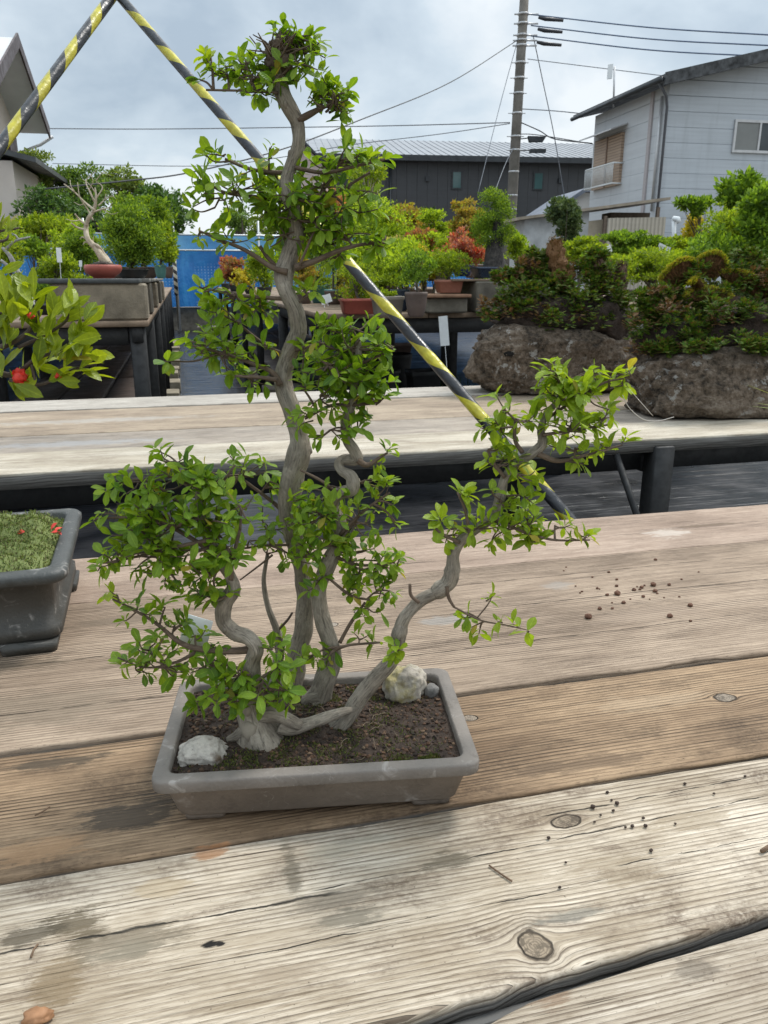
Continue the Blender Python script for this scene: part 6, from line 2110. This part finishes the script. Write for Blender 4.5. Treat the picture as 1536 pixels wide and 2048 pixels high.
def siding(name, col, pitch, seamw=.06, streak=.12, vert=False, dark=.5):
    m, t, b = newmat(name)
    pos = t.n('ShaderNodeNewGeometry').outputs['Position']
    x, y, z = t.sep(pos)
    a = t.m('ADD', x, t.m('MULTIPLY', y, .7)) if vert else z
    f = t.m('FRACT', t.m('DIVIDE', a, pitch))
    ln = t.step(f, 1 - seamw * 1.2, 1 - seamw * .3)
    f2 = t.m('FRACT', t.m('DIVIDE', a, pitch / 4))
    ln2 = t.step(f2, .86, .95, 0, .22)
    nz = t.noise(t.vec(t.m('MULTIPLY', x, .6), t.m('MULTIPLY', y, .6), t.m('MULTIPLY', z, 7)), 1.0, 5, .6)
    c2 = t.ramp(nz, [(.3, tuple(c * (1 - streak) for c in col)), (.7, tuple(c * (1 + streak) for c in col))])
    rain = t.noise(t.vec(t.m('MULTIPLY', x, 4.0), t.m('MULTIPLY', y, 4.0), t.m('MULTIPLY', z, .35)), 1.0, 4, .6)
    c2 = t.mix(t.step(rain, .50, .72, 0, .25), c2, tuple(c * .6 for c in col))
    c2 = t.mix(t.m('MULTIPLY', t.m('MAXIMUM', ln, ln2), dark), c2, tuple(c * .3 for c in col))
    t.put(b.inputs['Base Color'], c2)
    b.inputs['Roughness'].default_value = .5
    t.put(b.inputs['Normal'], t.bump(t.m('MULTIPLY', ln, -1.0), .02))
    return m


GLASS = plain('window_glass', (.045, .055, .06), .08, .3, 1.2)
GLASSG = plain('green_glass', (.06, .12, .12), .1, .2, 1.0)
ALU = plain('aluminium', (.52, .52, .52), .4, .1, 6, metal=.4)
DARKM = plain('dark_metal', (.028, .032, .036), .4, .3, 5)
SIDE_R = siding('grey_siding', (.46, .495, .53), .40, .05, .08)
SIDE_L = siding('pale_grey_siding', (.55, .57, .59), .46, .03, .06, dark=.25)

# --- grey two-storey house on the right
fr_ = pframe(1315, 440, 24.0, math.radians(11.5))
hs = thing('grey_house', tuple(fr_[0]), 'two storey house in pale grey siding with a dark low pitched roof at the right', 'house')
EZ = float(P(1315, 168, 24.0)[2])
slope = .236
W_, D_ = 10.5, 4.55
mb = MB()
f0 = [pt(fr_, 0, 0, 0), pt(fr_, W_, 0, 0), pt(fr_, W_, 0, EZ + .6), pt(fr_, 5.2, 0, EZ + slope * 5.2), pt(fr_, 0, 0, EZ)]
mb.slab(f0, fr_[2] * .15)
mb.build('gable_wall', SIDE_R, hs, smooth=False)
mb = MB()
mb.slab([pt(fr_, 0, .151, 0), pt(fr_, 0, D_, 0), pt(fr_, 0, D_, EZ), pt(fr_, 0, .151, EZ)], fr_[1] * .15)
mb.build('side_wall', SIDE_L, hs, smooth=False)
mb = MB()
mb.slab([pt(fr_, .151, D_ - .15, 0), pt(fr_, W_, D_ - .15, 0), pt(fr_, W_, D_ - .15, EZ), pt(fr_, .151, D_ - .15, EZ)], fr_[2] * .15)
mb.build('back_wall', SIDE_L, hs, smooth=False)
mb = MB()
ov = .50
for sgn in (0, 1):
    if sgn == 0:
        prof_ = [(-ov, EZ - ov * slope + .10), (5.2, EZ + 5.2 * slope + .10)]
    else:
        prof_ = [(5.2, EZ + 5.2 * slope + .10), (W_ + ov, EZ + .5)]
    (a0, z0), (a1, z1) = prof_
    mb.slab([pt(fr_, a0, -.55, z0), pt(fr_, a1, -.55, z1), pt(fr_, a1, -.55, z1 + .13), pt(fr_, a0, -.55, z0 + .13)], fr_[2] * (D_ + 1.2))
rf = mb.build('roof', DARKM, hs, smooth=False)
mb = MB()
mb.slab([pt(fr_, -ov, -.60, EZ - ov * slope - .04), pt(fr_, 5.2, -.60, EZ + 5.2 * slope - .04), pt(fr_, 5.2, -.60, EZ + 5.2 * slope + .26), pt(fr_, -ov, -.60, EZ - ov * slope + .26)], fr_[2] * .049)
mb.build('verge_board', plain('peeling_board', (.05, .053, .056), .6, .9, 5), hs, smooth=False)
mb = MB()
mb.tube([pt(fr_, -ov - .06, -.55, EZ - ov * slope + .10), pt(fr_, -ov - .06, D_ + .6, EZ - ov * slope + .10)], .065, 10)
mb.build('gutter', DARKM, hs)
mb = MB()
mb.tube([pt(fr_, -ov - .04, -.35, EZ - ov * slope + .05), pt(fr_, -.2, -.2, EZ - .35), pt(fr_, -.07, -.06, EZ - .6), pt(fr_, -.07, -.06, .2)], .04, 8)
mb.build('downpipe', plain('grey_pipe', (.10, .105, .12), .4, .2), hs)
mb = MB()
mb.tube([pt(fr_, -.06, .28, EZ - .25), pt(fr_, -.06, .28, 3.0)], .04, 8)
mb.build('downpipe', ALU, hs)
mb = MB()
mb.box(-.05, -.001, .78, .93, 2.9, EZ - .02, 0, fr_)
mb.build('corner_board', plain('pinkish_board', (.42, .38, .38), .5, .1), hs, smooth=False)
# gable window
z0, z1 = float(P(1500, 306, 24.5)[2]), float(P(1500, 240, 24.5)[2])
a0 = 2.10
mb = MB()
mb.box(a0, a0 + 2.0, -.06, -.001, z0, z0 + .07, 0, fr_)
mb.box(a0, a0 + 2.0, -.06, -.001, z1 - .07, z1, 0, fr_)
mb.box(a0, a0 + .07, -.058, -.001, z0 + .071, z1 - .071, 0, fr_)
mb.box(a0 + 1.93, a0 + 2.0, -.058, -.001, z0 + .071, z1 - .071, 0, fr_)
mb.box(a0 + .80, a0 + .86, -.056, -.001, z0 + .071, z1 - .071, 0, fr_)
w_ = mb.build('window', ALU, hs, smooth=False)
mb = MB()
mb.box(a0 + .071, a0 + .799, -.03, -.004, z0 + .071, z1 - .071, 0, fr_)
mb.build('pane', plain('curtained_glass', (.20, .205, .195), .15, .1, 2), w_, smooth=False)
mb = MB()
mb.box(a0 + .861, a0 + 1.929, -.03, -.004, z0 + .071, z1 - .071, 0, fr_)
mb.build('pane', GLASS, w_, smooth=False)
# shuttered window with awning and balcony rail on the side wall
z0, z1 = float(P(1240, 368, 26.2)[2]), float(P(1240, 262, 26.2)[2])
SHUT = siding('brown_shutter', (.40, .285, .20), .085, .35, .1, dark=.55)
mb = MB()
mb.box(-.10, -.001, 2.40, 4.25, z0, z1, 0, fr_)
w_ = mb.build('shutter', SHUT, hs, smooth=False)
mb = MB()
mb.box(-.13, -.101, 3.30, 3.36, z0, z1, 0, fr_)
mb.build('shutter_post', plain('brown_frame', (.20, .13, .09), .5, .1), w_, smooth=False)
mb = MB()
mb.slab([pt(fr_, -.55, 2.25, z1 + .02), pt(fr_, -.001, 2.25, z1 + .20), pt(fr_, -.001, 2.25, z1 + .24), pt(fr_, -.55, 2.25, z1 + .06)], fr_[2] * 2.25)
mb.build('awning', ALU, hs, smooth=False)
mb = MB()
zr = z0 + .62
for a, b1, c, d in ((-.34, 2.35, -.34, 4.3),):
    for zz in (z0 + .03, zr):
        mb.tube([pt(fr_, a, b1, zz), pt(fr_, c, d, zz)], .022, 6)
        mb.tube([pt(fr_, a, b1, zz), pt(fr_, -.01, b1, zz)], .022, 6)
        mb.tube([pt(fr_, a, d, zz), pt(fr_, -.01, d, zz)], .022, 6)
    for yy in np.linspace(b1, d, 24):
        mb.tube([pt(fr_, a, yy, z0 + .03), pt(fr_, a, yy, zr)], .011, 5)
mb.build('balcony_rail', WHITE, hs)
# antenna
aq = P(1226, 205, 27.0)
t_ = thing('roof_antenna', tuple(aq), 'small white panel antenna on a mast above the grey house roof', 'antenna')
mb = MB()
mb.tube([P(1227, 215, 27), P(1229, 133, 27)], .03, 8)
mb.build('mast', ALU, t_)
mb = MB()
c_ = P(1221, 142, 27)
e_ = np.array([RV[0], RV[1], 0])
mb.slab([c_ - e_ * .08 - UP * .22, c_ + e_ * .07 - UP * .2, c_ + e_ * .07 + UP * .2, c_ - e_ * .08 + UP * .18], np.array([FV[0], FV[1], 0]) * .06)
mb.build('panel', WHITE, t_, smooth=False)

# --- lean-to shed before the house
fs = pframe(1318, 470, 22.2, math.radians(8))
sh = thing('lean_to_shed', tuple(fs[0]), 'low white and beige lean-to shed with corrugated screen at the foot of the grey house', 'shed')
zr1 = float(P(1318, 402, 22.2)[2])
zr0 = float(P(1040, 445, 22.2)[2])
ww = 4.05
mb = MB()
mb.slab([pt(fs, -ww, -.35, zr0), pt(fs, .05, -.35, zr1), pt(fs, .05, -.35, zr1 + .07), pt(fs, -ww, -.35, zr0 + .07)], fs[2] * 1.9)
mb.build('roof', plain('rusty_roof', (.30, .25, .19), .6, .3, 4), sh, smooth=False)
mb = MB()
mb.slab([pt(fs, -ww + .3, 0, 0), pt(fs, -2.0, 0, 0), pt(fs, -2.0, 0, zr1 - (zr1 - zr0) * .5 - .01), pt(fs, -ww + .3, 0, zr0 + (zr1 - zr0) * .06)], fs[2] * 1.2)
mb.build('wall', plain('dirty_white', (.44, .45, .45), .6, .25, 3), sh, smooth=False)
mb = MB()
mb.slab([pt(fs, -1.999, 0, 0), pt(fs, -1.2, 0, 0), pt(fs, -1.2, 0, zr1 - .42), pt(fs, -1.999, 0, zr1 - .52)], fs[2] * 1.2)
mb.build('door_panel', plain('tan_panel', (.42, .36, .27), .6, .2, 3), sh, smooth=False)
CORR = siding('beige_corrugated', (.47, .42, .34), .10, .5, .08, vert=True, dark=.45)
mb = MB()
mb.slab([pt(fs, -1.60, -.30, 0), pt(fs, .0, -.30, 0), pt(fs, .0, -.30, zr1 - .42), pt(fs, -1.60, -.30, zr1 - .46)], fs[2] * .04)
mb.build('corrugated_screen', CORR, sh, smooth=False)
for a in (-1.64, -.2):
    mb = MB()
    mb.box(a - .04, a + .04, -.25, -.17, 0, zr1 - .14 + a * .16, 0, fs)
    mb.build('post', plain('old_post', (.16, .12, .09), .8, .3), sh, smooth=False)
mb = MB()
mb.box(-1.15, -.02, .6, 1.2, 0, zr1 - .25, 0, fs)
mb.build('inner_wall', plain('dark_brown_board', (.10, .075, .055), .9, .3), sh, smooth=False)  # inner wall in plain dark brown
# small white gable behind the shed
fw = pframe(1160, 430, 33.0, math.radians(8))
t_ = thing('white_outbuilding', tuple(fw[0]), 'small white outbuilding gable between the dark warehouse and the grey house', 'house')
mb = MB()
zz = float(P(1160, 385, 33.0)[2])
mb.slab([pt(fw, -1.2, 0, 0), pt(fw, 1.6, 0, 0), pt(fw, 1.6, 0, zz), pt(fw, .1, 0, zz), pt(fw, -1.2, 0, zz - .8)], fw[2] * 3)
mb.build('wall', plain('dull_white', (.48, .47, .45), .6, .15, 1), t_, smooth=False)
mb = MB()
mb.slab([pt(fw, -1.5, -.2, zz - 1.0), pt(fw, .1, -.2, zz + .01), pt(fw, 1.7, -.2, zz + .01), pt(fw, 1.7, -.2, zz + .14), pt(fw, .05, -.2, zz + .14), pt(fw, -1.5, -.2, zz - .84)], fw[2] * 3.4)
mb.build('roof', plain('slate_roof', (.16, .18, .22), .5, .2, 2), t_, smooth=False)
# white post with a tap-like head
mb = MB()
c_ = P(1348, 470, 19.6)
mb.tube([(c_[0], c_[1], 0), c_, P(1348, 436, 19.6)], .05, 8)
mb.tube([P(1347, 437, 19.6), P(1356, 438, 19.5), P(1358, 446, 19.5)], .06, 8)
props(mb.build('white_post', WHITE), 'short white post with a bent head before the grey house wall', 'post')

# --- dark warehouse
fr_ = pframe(640, 440, 40.0, math.radians(6.6))
wh = thing('dark_warehouse', tuple(fr_[0]), 'long charcoal warehouse with a light ribbed metal roof across the background', 'warehouse')
EZ = float(P(760, 318, 40.3)[2])
WALL = siding('charcoal_siding', (.044, .046, .050), .45, .05, .10, vert=True, dark=.35)
mb = MB()
mb.slab([pt(fr_, 0, 0, 0), pt(fr_, 24, 0, 0), pt(fr_, 24, 0, EZ), pt(fr_, 0, 0, EZ)], fr_[2] * .2)
mb.build('wall', WALL, wh, smooth=False)
mb = MB()
mb.slab([pt(fr_, 0, .201, 0), pt(fr_, 0, 14, 0), pt(fr_, 0, 14, EZ - .2), pt(fr_, 0, 7, EZ + 1.5), pt(fr_, 0, .201, EZ - .05)], fr_[1] * .2)
mb.build('end_wall', WALL, wh, smooth=False)
mb = MB()
mb.slab([pt(fr_, -.8, -.5, EZ), pt(fr_, -.8, 7.2, EZ + 1.8), pt(fr_, -.8, 7.2, EZ + 1.95), pt(fr_, -.8, -.5, EZ + .15)], fr_[1] * 25.5)
for a in np.arange(-.7, 24.6, .36):
    mb.slab([pt(fr_, a, -.5, EZ + .152), pt(fr_, a, 7.2, EZ + 1.952), pt(fr_, a, 7.2, EZ + 1.975), pt(fr_, a, -.5, EZ + .175)], fr_[1] * .05)
mb.build('roof', plain('ribbed_roof', (.22, .235, .255), .5, .08, .8, metal=.1), wh, smooth=False)
mb = MB()
mb.box(-.8, 24.7, -.62, -.505, EZ - .12, EZ + .13, 0, fr_)
mb.build('gutter', DARKM, wh, smooth=False)
for px in (908, 1066):
    z0, z1 = float(P(px, 377, 40.8)[2]), float(P(px, 344, 40.8)[2])
    a0 = 0
    for q in np.arange(0, 24, .02):
        w = pt(fr_, q, 0, 3)
        if (RV @ w[:2]) / (FV @ w[:2]) * FPX * fwd(w) / (fwd(w) * math.cos(PITCH)) + 768 > px:
            a0 = q
            break
    mb = MB()
    mb.box(a0 - .26, a0 + .26, -.05, -.001, z0 - .05, z1 + .05, 0, fr_)
    w_ = mb.build('window', DARKM, wh, smooth=False)
    mb = MB()
    mb.box(a0 - .19, a0 + .19, -.07, -.051, z0 + .02, z1 - .02, 0, fr_)
    mb.build('pane', GLASSG, w_, smooth=False)
for a in (5.1, 11.7, 13.4, 1.6, 2.5):
    mb = MB()
    mb.box(a, a + .18, -.12, -.001, EZ - .95, EZ - .72, 0, fr_)
    mb.build('vent', DARKM, wh, smooth=False)
for a in (9.6, 3.4):
    mb = MB()
    mb.tube([pt(fr_, a, -.10, EZ - .1), pt(fr_, a, -.10, .1)], .06, 8)
    mb.build('downpipe', DARKM, wh)

# --- pale house behind the main trunk
fp = pframe(600, 440, 34.0, math.radians(0))
t_ = thing('pink_house', tuple(fp[0]), 'pale pinkish house end showing between the bonsai leaves before the warehouse', 'house')
zz = float(P(620, 318, 34)[2])
mb = MB()
mb.slab([pt(fp, -.2, 0, 0), pt(fp, .95, 0, 0), pt(fp, .95, 0, zz - .2), pt(fp, .3, 0, zz + .5), pt(fp, -.2, 0, zz)], fp[2] * 5)
mb.build('wall', plain('pink_wall', (.50, .40, .38), .7, .08, 2), t_, smooth=False)
mb = MB()
mb.slab([pt(fp, -.4, -.2, zz - .1), pt(fp, .3, -.2, zz + .52), pt(fp, 1.15, -.2, zz - .3), pt(fp, 1.15, -.2, zz - .2), pt(fp, .3, -.2, zz + .64), pt(fp, -.4, -.2, zz + .02)], fp[2] * 5.4)
mb.build('roof', DARKM, t_, smooth=False)

# --- left house
hl = pframe(97, 440, 26.0, math.radians(98))      # e1 points towards the camera's left/away along the gable, e2 to the left
o_ = P(60, 440, 23.0)
o_[2] = 0
ex = np.array([0.03, 1.0, 0])
ex /= np.linalg.norm(ex)
ey = np.array([-1.0, 0.03, 0])
ey /= np.linalg.norm(ey)
corner = P(97, 268, 26.0)
ridge = P(27, 84, 22.8)
fl = (np.array([corner[0], corner[1], 0]), ex, ey)      # origin: far eave corner of the gable; -ex comes towards the camera
run = float((corner - ridge)[:2] @ ex[:2])
ez, rz = float(corner[2]), float(ridge[2])
hh = thing('cream_house', tuple(fl[0]), 'two storey cream house with deep grey eaves cut off at the left edge', 'house')
CREAM = plain('cream_render', (.64, .56, .49), .8, .06, 1.5)
EAVE = plain('eave_grey', (.58, .58, .58), .7, .06, 2)
BRN = plain('brown_trim', (.055, .036, .034), .5, .3, 4)
sl = (rz - ez) / run
mb = MB()
ovh = .9
mb.slab([pt(fl, 0, 0, ez), pt(fl, -run, 0, rz), pt(fl, -run, 0, rz + .10), pt(fl, 0, 0, ez + .10)], ey * 6)
mb.slab([pt(fl, -run, 0, rz), pt(fl, -2 * run - .6, 0, ez - .3), pt(fl, -2 * run - .6, 0, ez - .2), pt(fl, -run, 0, rz + .10)], ey * 6)
mb.build('roof', EAVE, hh, smooth=False)
mb = MB()
mb.slab([pt(fl, .03, -.05, ez - .12), pt(fl, -run, -.05, rz - .12), pt(fl, -run, -.05, rz + .22), pt(fl, .03, -.05, ez + .20)], ey * .049)
mb.slab([pt(fl, -run, -.05, rz - .12), pt(fl, -2 * run, -.05, ez - .12), pt(fl, -2 * run, -.05, ez + .22), pt(fl, -run, -.05, rz + .22)], ey * .049)
mb.build('barge_board', BRN, hh, smooth=False)
mb = MB()
wi = .62
gw = [pt(fl, -wi, ovh, 0), pt(fl, -wi, ovh, ez + sl * wi - .002), pt(fl, -run, ovh, rz - .002), pt(fl, -2 * run + wi, ovh, ez + sl * wi - .002), pt(fl, -2 * run + wi, ovh, 0)]
mb.slab(gw, ey * 5)
mb.build('wall', CREAM, hh, smooth=False)
# window with brown shutter case near the far corner
z0, z1 = float(P(30, 330, 25)[2]), float(P(30, 275, 25)[2])
mb = MB()
mb.box(-1.75, -.75, ovh - .12, ovh - .001, z0, z1, 0, (fl[0], ex, ey))
mb.build('shutter_case', plain('brown_shutter_case', (.085, .05, .045), .5, .2, 6), hh, smooth=False)
# lower lean-to roofs
for k, (za, zb, out, aa, bb, col_) in enumerate(((float(P(20, 335, 24)[2]), float(P(85, 370, 25)[2]), 1.5, -6, .55, 0), (float(P(40, 400, 25)[2]), float(P(110, 425, 26)[2]), 1.9, -1.5, 2.6, 1))):
    mb = MB()
    mb.slab([pt(fl, aa, ovh - .002, za), pt(fl, aa, ovh - out, zb), pt(fl, aa, ovh - out, zb + .12), pt(fl, aa, ovh - .002, za + .12)], ex * (bb - aa))
    mb.build('porch_roof', BRN if k else plain('porch_metal', (.07, .075, .075), .5, .2, 3), hh, smooth=False)
    mb = MB()
    mb.slab([pt(fl, aa + .2, ovh - out * .62, 0), pt(fl, bb - .25, ovh - out * .62, 0), pt(fl, bb - .25, ovh - out * .62, zb + .05), pt(fl, aa + .2, ovh - out * .62, zb + .05)], ey * (out * .6))
    mb.build('porch_wall', CREAM if not k else BRN, hh, smooth=False)
mb = MB()
mb.tube([pt(fl, .1, -.1, ez - .05), pt(fl, .1, .3, ez - .3), pt(fl, -.45, ovh - .1, ez - .6), pt(fl, -.45, ovh - .1, .2)], .05, 8)
mb.build('downpipe', ALU, hh)

# ================================================================== UTILITY POLE and wires
up = thing('utility_pole', tuple(P(1018, 470, 32) * np.array([1, 1, 0])), 'tall grey concrete utility pole carrying cables before the dark warehouse', 'utility pole')
pv = 32.0
mb = MB()
p0 = P(1052, -60, pv)
p1 = P(1020, 470, pv)
pb = p1 + (p1 - p0) / (p1 - p0)[2] * (-p1[2])
CP = plain('concrete_pole', (.15, .135, .115), .85, .35, 1.5)
mb.tube([p0, p0 * .5 + p1 * .5, p1, pb], [.155, .18, .205, .22], 14)
mb.build('shaft', CP, up)


def onpole(py):
    f = (py - (-60)) / (470 + 60)
    return p0 + (p1 - p0) * f


exr = np.array([RV[0], RV[1], 0])
for py in (22, 40, 62, 72, 82, 115, 145, 175, 215, 262, 290, 335, 385, 415):
    mb = MB()
    c_ = onpole(py)
    a = np.arange(14) / 14 * 2 * math.pi
    mb.loft([np.stack([c_[0] + .20 * np.cos(a), c_[1] + .20 * np.sin(a), np.full(14, c_[2] + dz)], 1) for dz in (-.03, .03)], True, True)
    if py < 100:
        mb.tube([c_ - exr * .32, c_ + exr * .55], .03, 6)
    elif py < 300:
        mb.tube([c_ - exr * .34, c_ + exr * .30], .016, 6)
    mb.build('pole_band', ALU, up)
for py in (28, 50, 75):
    mb = MB()
    c_ = onpole(py) + exr * .55
    mb.tube([c_, c_ + exr * .25 - UP * .05, c_ + exr * .9 - UP * .1], [.05, .07, .05], 8)
    mb.build('insulator', plain('insulator_dark', (.03, .03, .035), .4, .2), up)
mb = MB()
c_ = P(1076, 277, 31.5)
mb.slab([c_ - exr * .3 - UP * .10, c_ + exr * .20 - UP * .10, c_ + exr * .30 + UP * .07, c_ - exr * .36 + UP * .09], FV.tolist() + [0] if False else np.array([FV[0], FV[1], 0]) * .25)
mb.tube([onpole(268), P(1076, 274, 31.6)], .02, 6)
mb.build('cable_box', DARKM, up, smooth=False)
mb = MB()
c_ = P(1076, 301, 31.5)
mb.slab([c_ - exr * .30 - UP * .06, c_ + exr * .3 - UP * .06, c_ + exr * .3 + UP * .06, c_ - exr * .28 + UP * .06], np.array([FV[0], FV[1], 0]) * .25)
mb.tube([onpole(292), P(1076, 299, 31.6)], .02, 6)
mb.build('cable_box', DARKM, up, smooth=False)
WIRE = plain('cable_black', (.03, .032, .036), .6, .2)
WIREB = plain('cable_blue_grey', (.10, .14, .22), .6, .2)
WIREG = plain('cable_grey', (.20, .21, .23), .6, .2)
wires = [
    ([(1062, 29, pv), (1300, 55, 29), (1560, 71, 26)], .022, WIREB, 'uppermost of the three blue grey power lines running right from the pole'),
    ([(1062, 51, pv), (1300, 78, 29), (1560, 92, 26)], .022, WIREB, 'middle of the three blue grey power lines running right from the pole'),
    ([(1062, 72, pv), (1300, 100, 29), (1560, 114, 26)], .022, WIREB, 'lowest of the three blue grey power lines running right from the pole'),
    ([(1055, 118, pv), (1200, 136, 31), (1330, 152, 29.5)], .014, WIREG, 'thin grey service wire below the three power lines'),
    ([(1040, 77, pv), (900, 165, 27), (720, 240, 22), (560, 300, 19), (380, 345, 17), (250, 362, 16), (90, 378, 15)], .015, WIRE, 'long black cable sagging from the pole to the lower left behind the bonsai'),
    ([(1020, 245, pv), (800, 251, 33), (560, 255, 34), (300, 258, 35), (96, 257, 36)], .020, WIREG, 'grey wire crossing the sky to the cream house eave'),
    ([(1020, 247, pv), (880, 268, 33), (700, 290, 34), (540, 318, 35), (400, 332, 36), (105, 327, 38)], .016, WIREG, 'faint grey wire crossing low over the trees'),
    ([(1045, 218, pv), (1110, 222, 31), (1180, 229, 30)], .018, WIREG, 'short twisted grey wire from the pole to the grey house wall'),
    ([(1042, 245, pv), (1080, 262, 31), (1110, 278, 30), (1185, 287, 29)], .02, WIRE, 'black cable dropping from the pole past the cable boxes'),
    ([(1035, 268, pv), (1076, 270, 31.6), (1185, 288, 29.2)], .016, WIRE, 'straight black cable behind the cable boxes'),
    ([(1034, 85, pv), (1000, 210, 31), (955, 390, 29)], .013, WIREG, 'left hand stay wire slanting down from the pole'),
    ([(1030, 290, pv), (1010, 330, 31), (980, 410, 29)], .013, WIREG, 'short stay wire slanting down beside the pole foot'),
    ([(1066, 70, pv), (1085, 160, 32.5), (1108, 270, 33), (1130, 400, 34)], .018, WIREG, 'right hand cable hanging down from the pole to the shed'),
]
for pts, rad, mat, lab in wires:
    mb = MB()
    mb.tube([P(*q) for q in pts], rad, 5, res=8)
    props(mb.build('overhead_wire', mat), lab, 'wire')

# ================================================================== TREES beyond the fence
def bgtree(label, px, py, rx, ry, v, n, mat, leaf, k, seed):
    r_ = np.random.default_rng(seed)
    s_ = mpp(py, v)
    base = P(px, 555, v)
    base[2] = 0
    t2 = thing('broadleaf_tree', tuple(base), label, 'tree', 'trees beyond the blue fence')
    C, R = crown_clumps(px, py, rx, ry, v, k, r_, 'ball')
    mb = MB()
    c0 = P(px, py, v)
    path, rad = smooth_path(np.array([base, base * .5 + c0 * .5 + np.array([.2, .1, 0]), c0 + UP * ry * s_ * .4]), np.array([.16, .12, .04]), 6)
    mb.tube(path, rad, 10, rough=.2, lump=3)
    for c_ in C:
        a = path[int(len(path) * r_.uniform(.4, .9))]
        mb.tube(np.array([a, (a + c_) / 2 + rdir(1, r_)[0] * .12, c_]), [.05, .035, .012], 5)
    mb.build('trunk', BRK, t2)
    C2, R2 = [], []
    for c_, rr in zip(C, R):
        for d in rdir(10, r_):
            C2.append(c_ + d * rr * .8)
            R2.append(rr * r_.uniform(.25, .45) * np.array([1.2, 1.2, .75]))
    mb = MB()
    clump_leaves(mb, np.array(C2), np.array(R2), n, leaf, r_, .55, .15, .3)
    mb.build('crown', mat, t2, smooth=False)


T_DK = leafmat('tree_leaf_dark', [(0.041, 0.090, 0.022), (0.075, 0.150, 0.034), (0.122, 0.216, 0.048)], .3, .5)
T_MD = leafmat('tree_leaf_mid', [(0.076, 0.143, 0.031), (0.134, 0.227, 0.048), (0.202, 0.311, 0.067)], .35, .5)
T_LT = leafmat('tree_leaf_light', [(0.102, 0.156, 0.036), (0.168, 0.240, 0.054), (0.240, 0.312, 0.084)], .4, .5)
bgtree('light green tree with open crown beside the cream house', 70, 350, 52, 60, 24, 3200, T_LT, .10, 16, 301)
bgtree('mid green tree standing behind the deadwood bonsai', 160, 378, 70, 52, 25, 5200, T_MD, .10, 20, 302)
bgtree('light leaved tree whose top rises right of the deadwood', 245, 370, 56, 36, 26, 3000, T_LT, .11, 16, 303)
bgtree('dark bushy mulberry like tree at the left of the sky gap', 325, 425, 72, 58, 22, 6500, T_DK, .12, 24, 304)
bgtree('deep green tree low behind the left bench', 200, 440, 90, 50, 22, 5200, T_DK, .10, 22, 305)
bgtree('dark green tree low beside the cream house', 90, 430, 60, 60, 20, 3600, T_DK, .09, 18, 306)
bgtree('small green tree far behind the blue sheet at the sky gap', 475, 440, 36, 30, 30, 1600, T_MD, .12, 12, 307)
bgtree('pale far tree right of the sky gap behind the trunk', 540, 455, 50, 30, 32, 1800, T_LT, .13, 12, 308)
bgtree('broad dark shrub behind the right house edge', 1560, 420, 40, 60, 20, 2200, T_MD, .08, 14, 309)
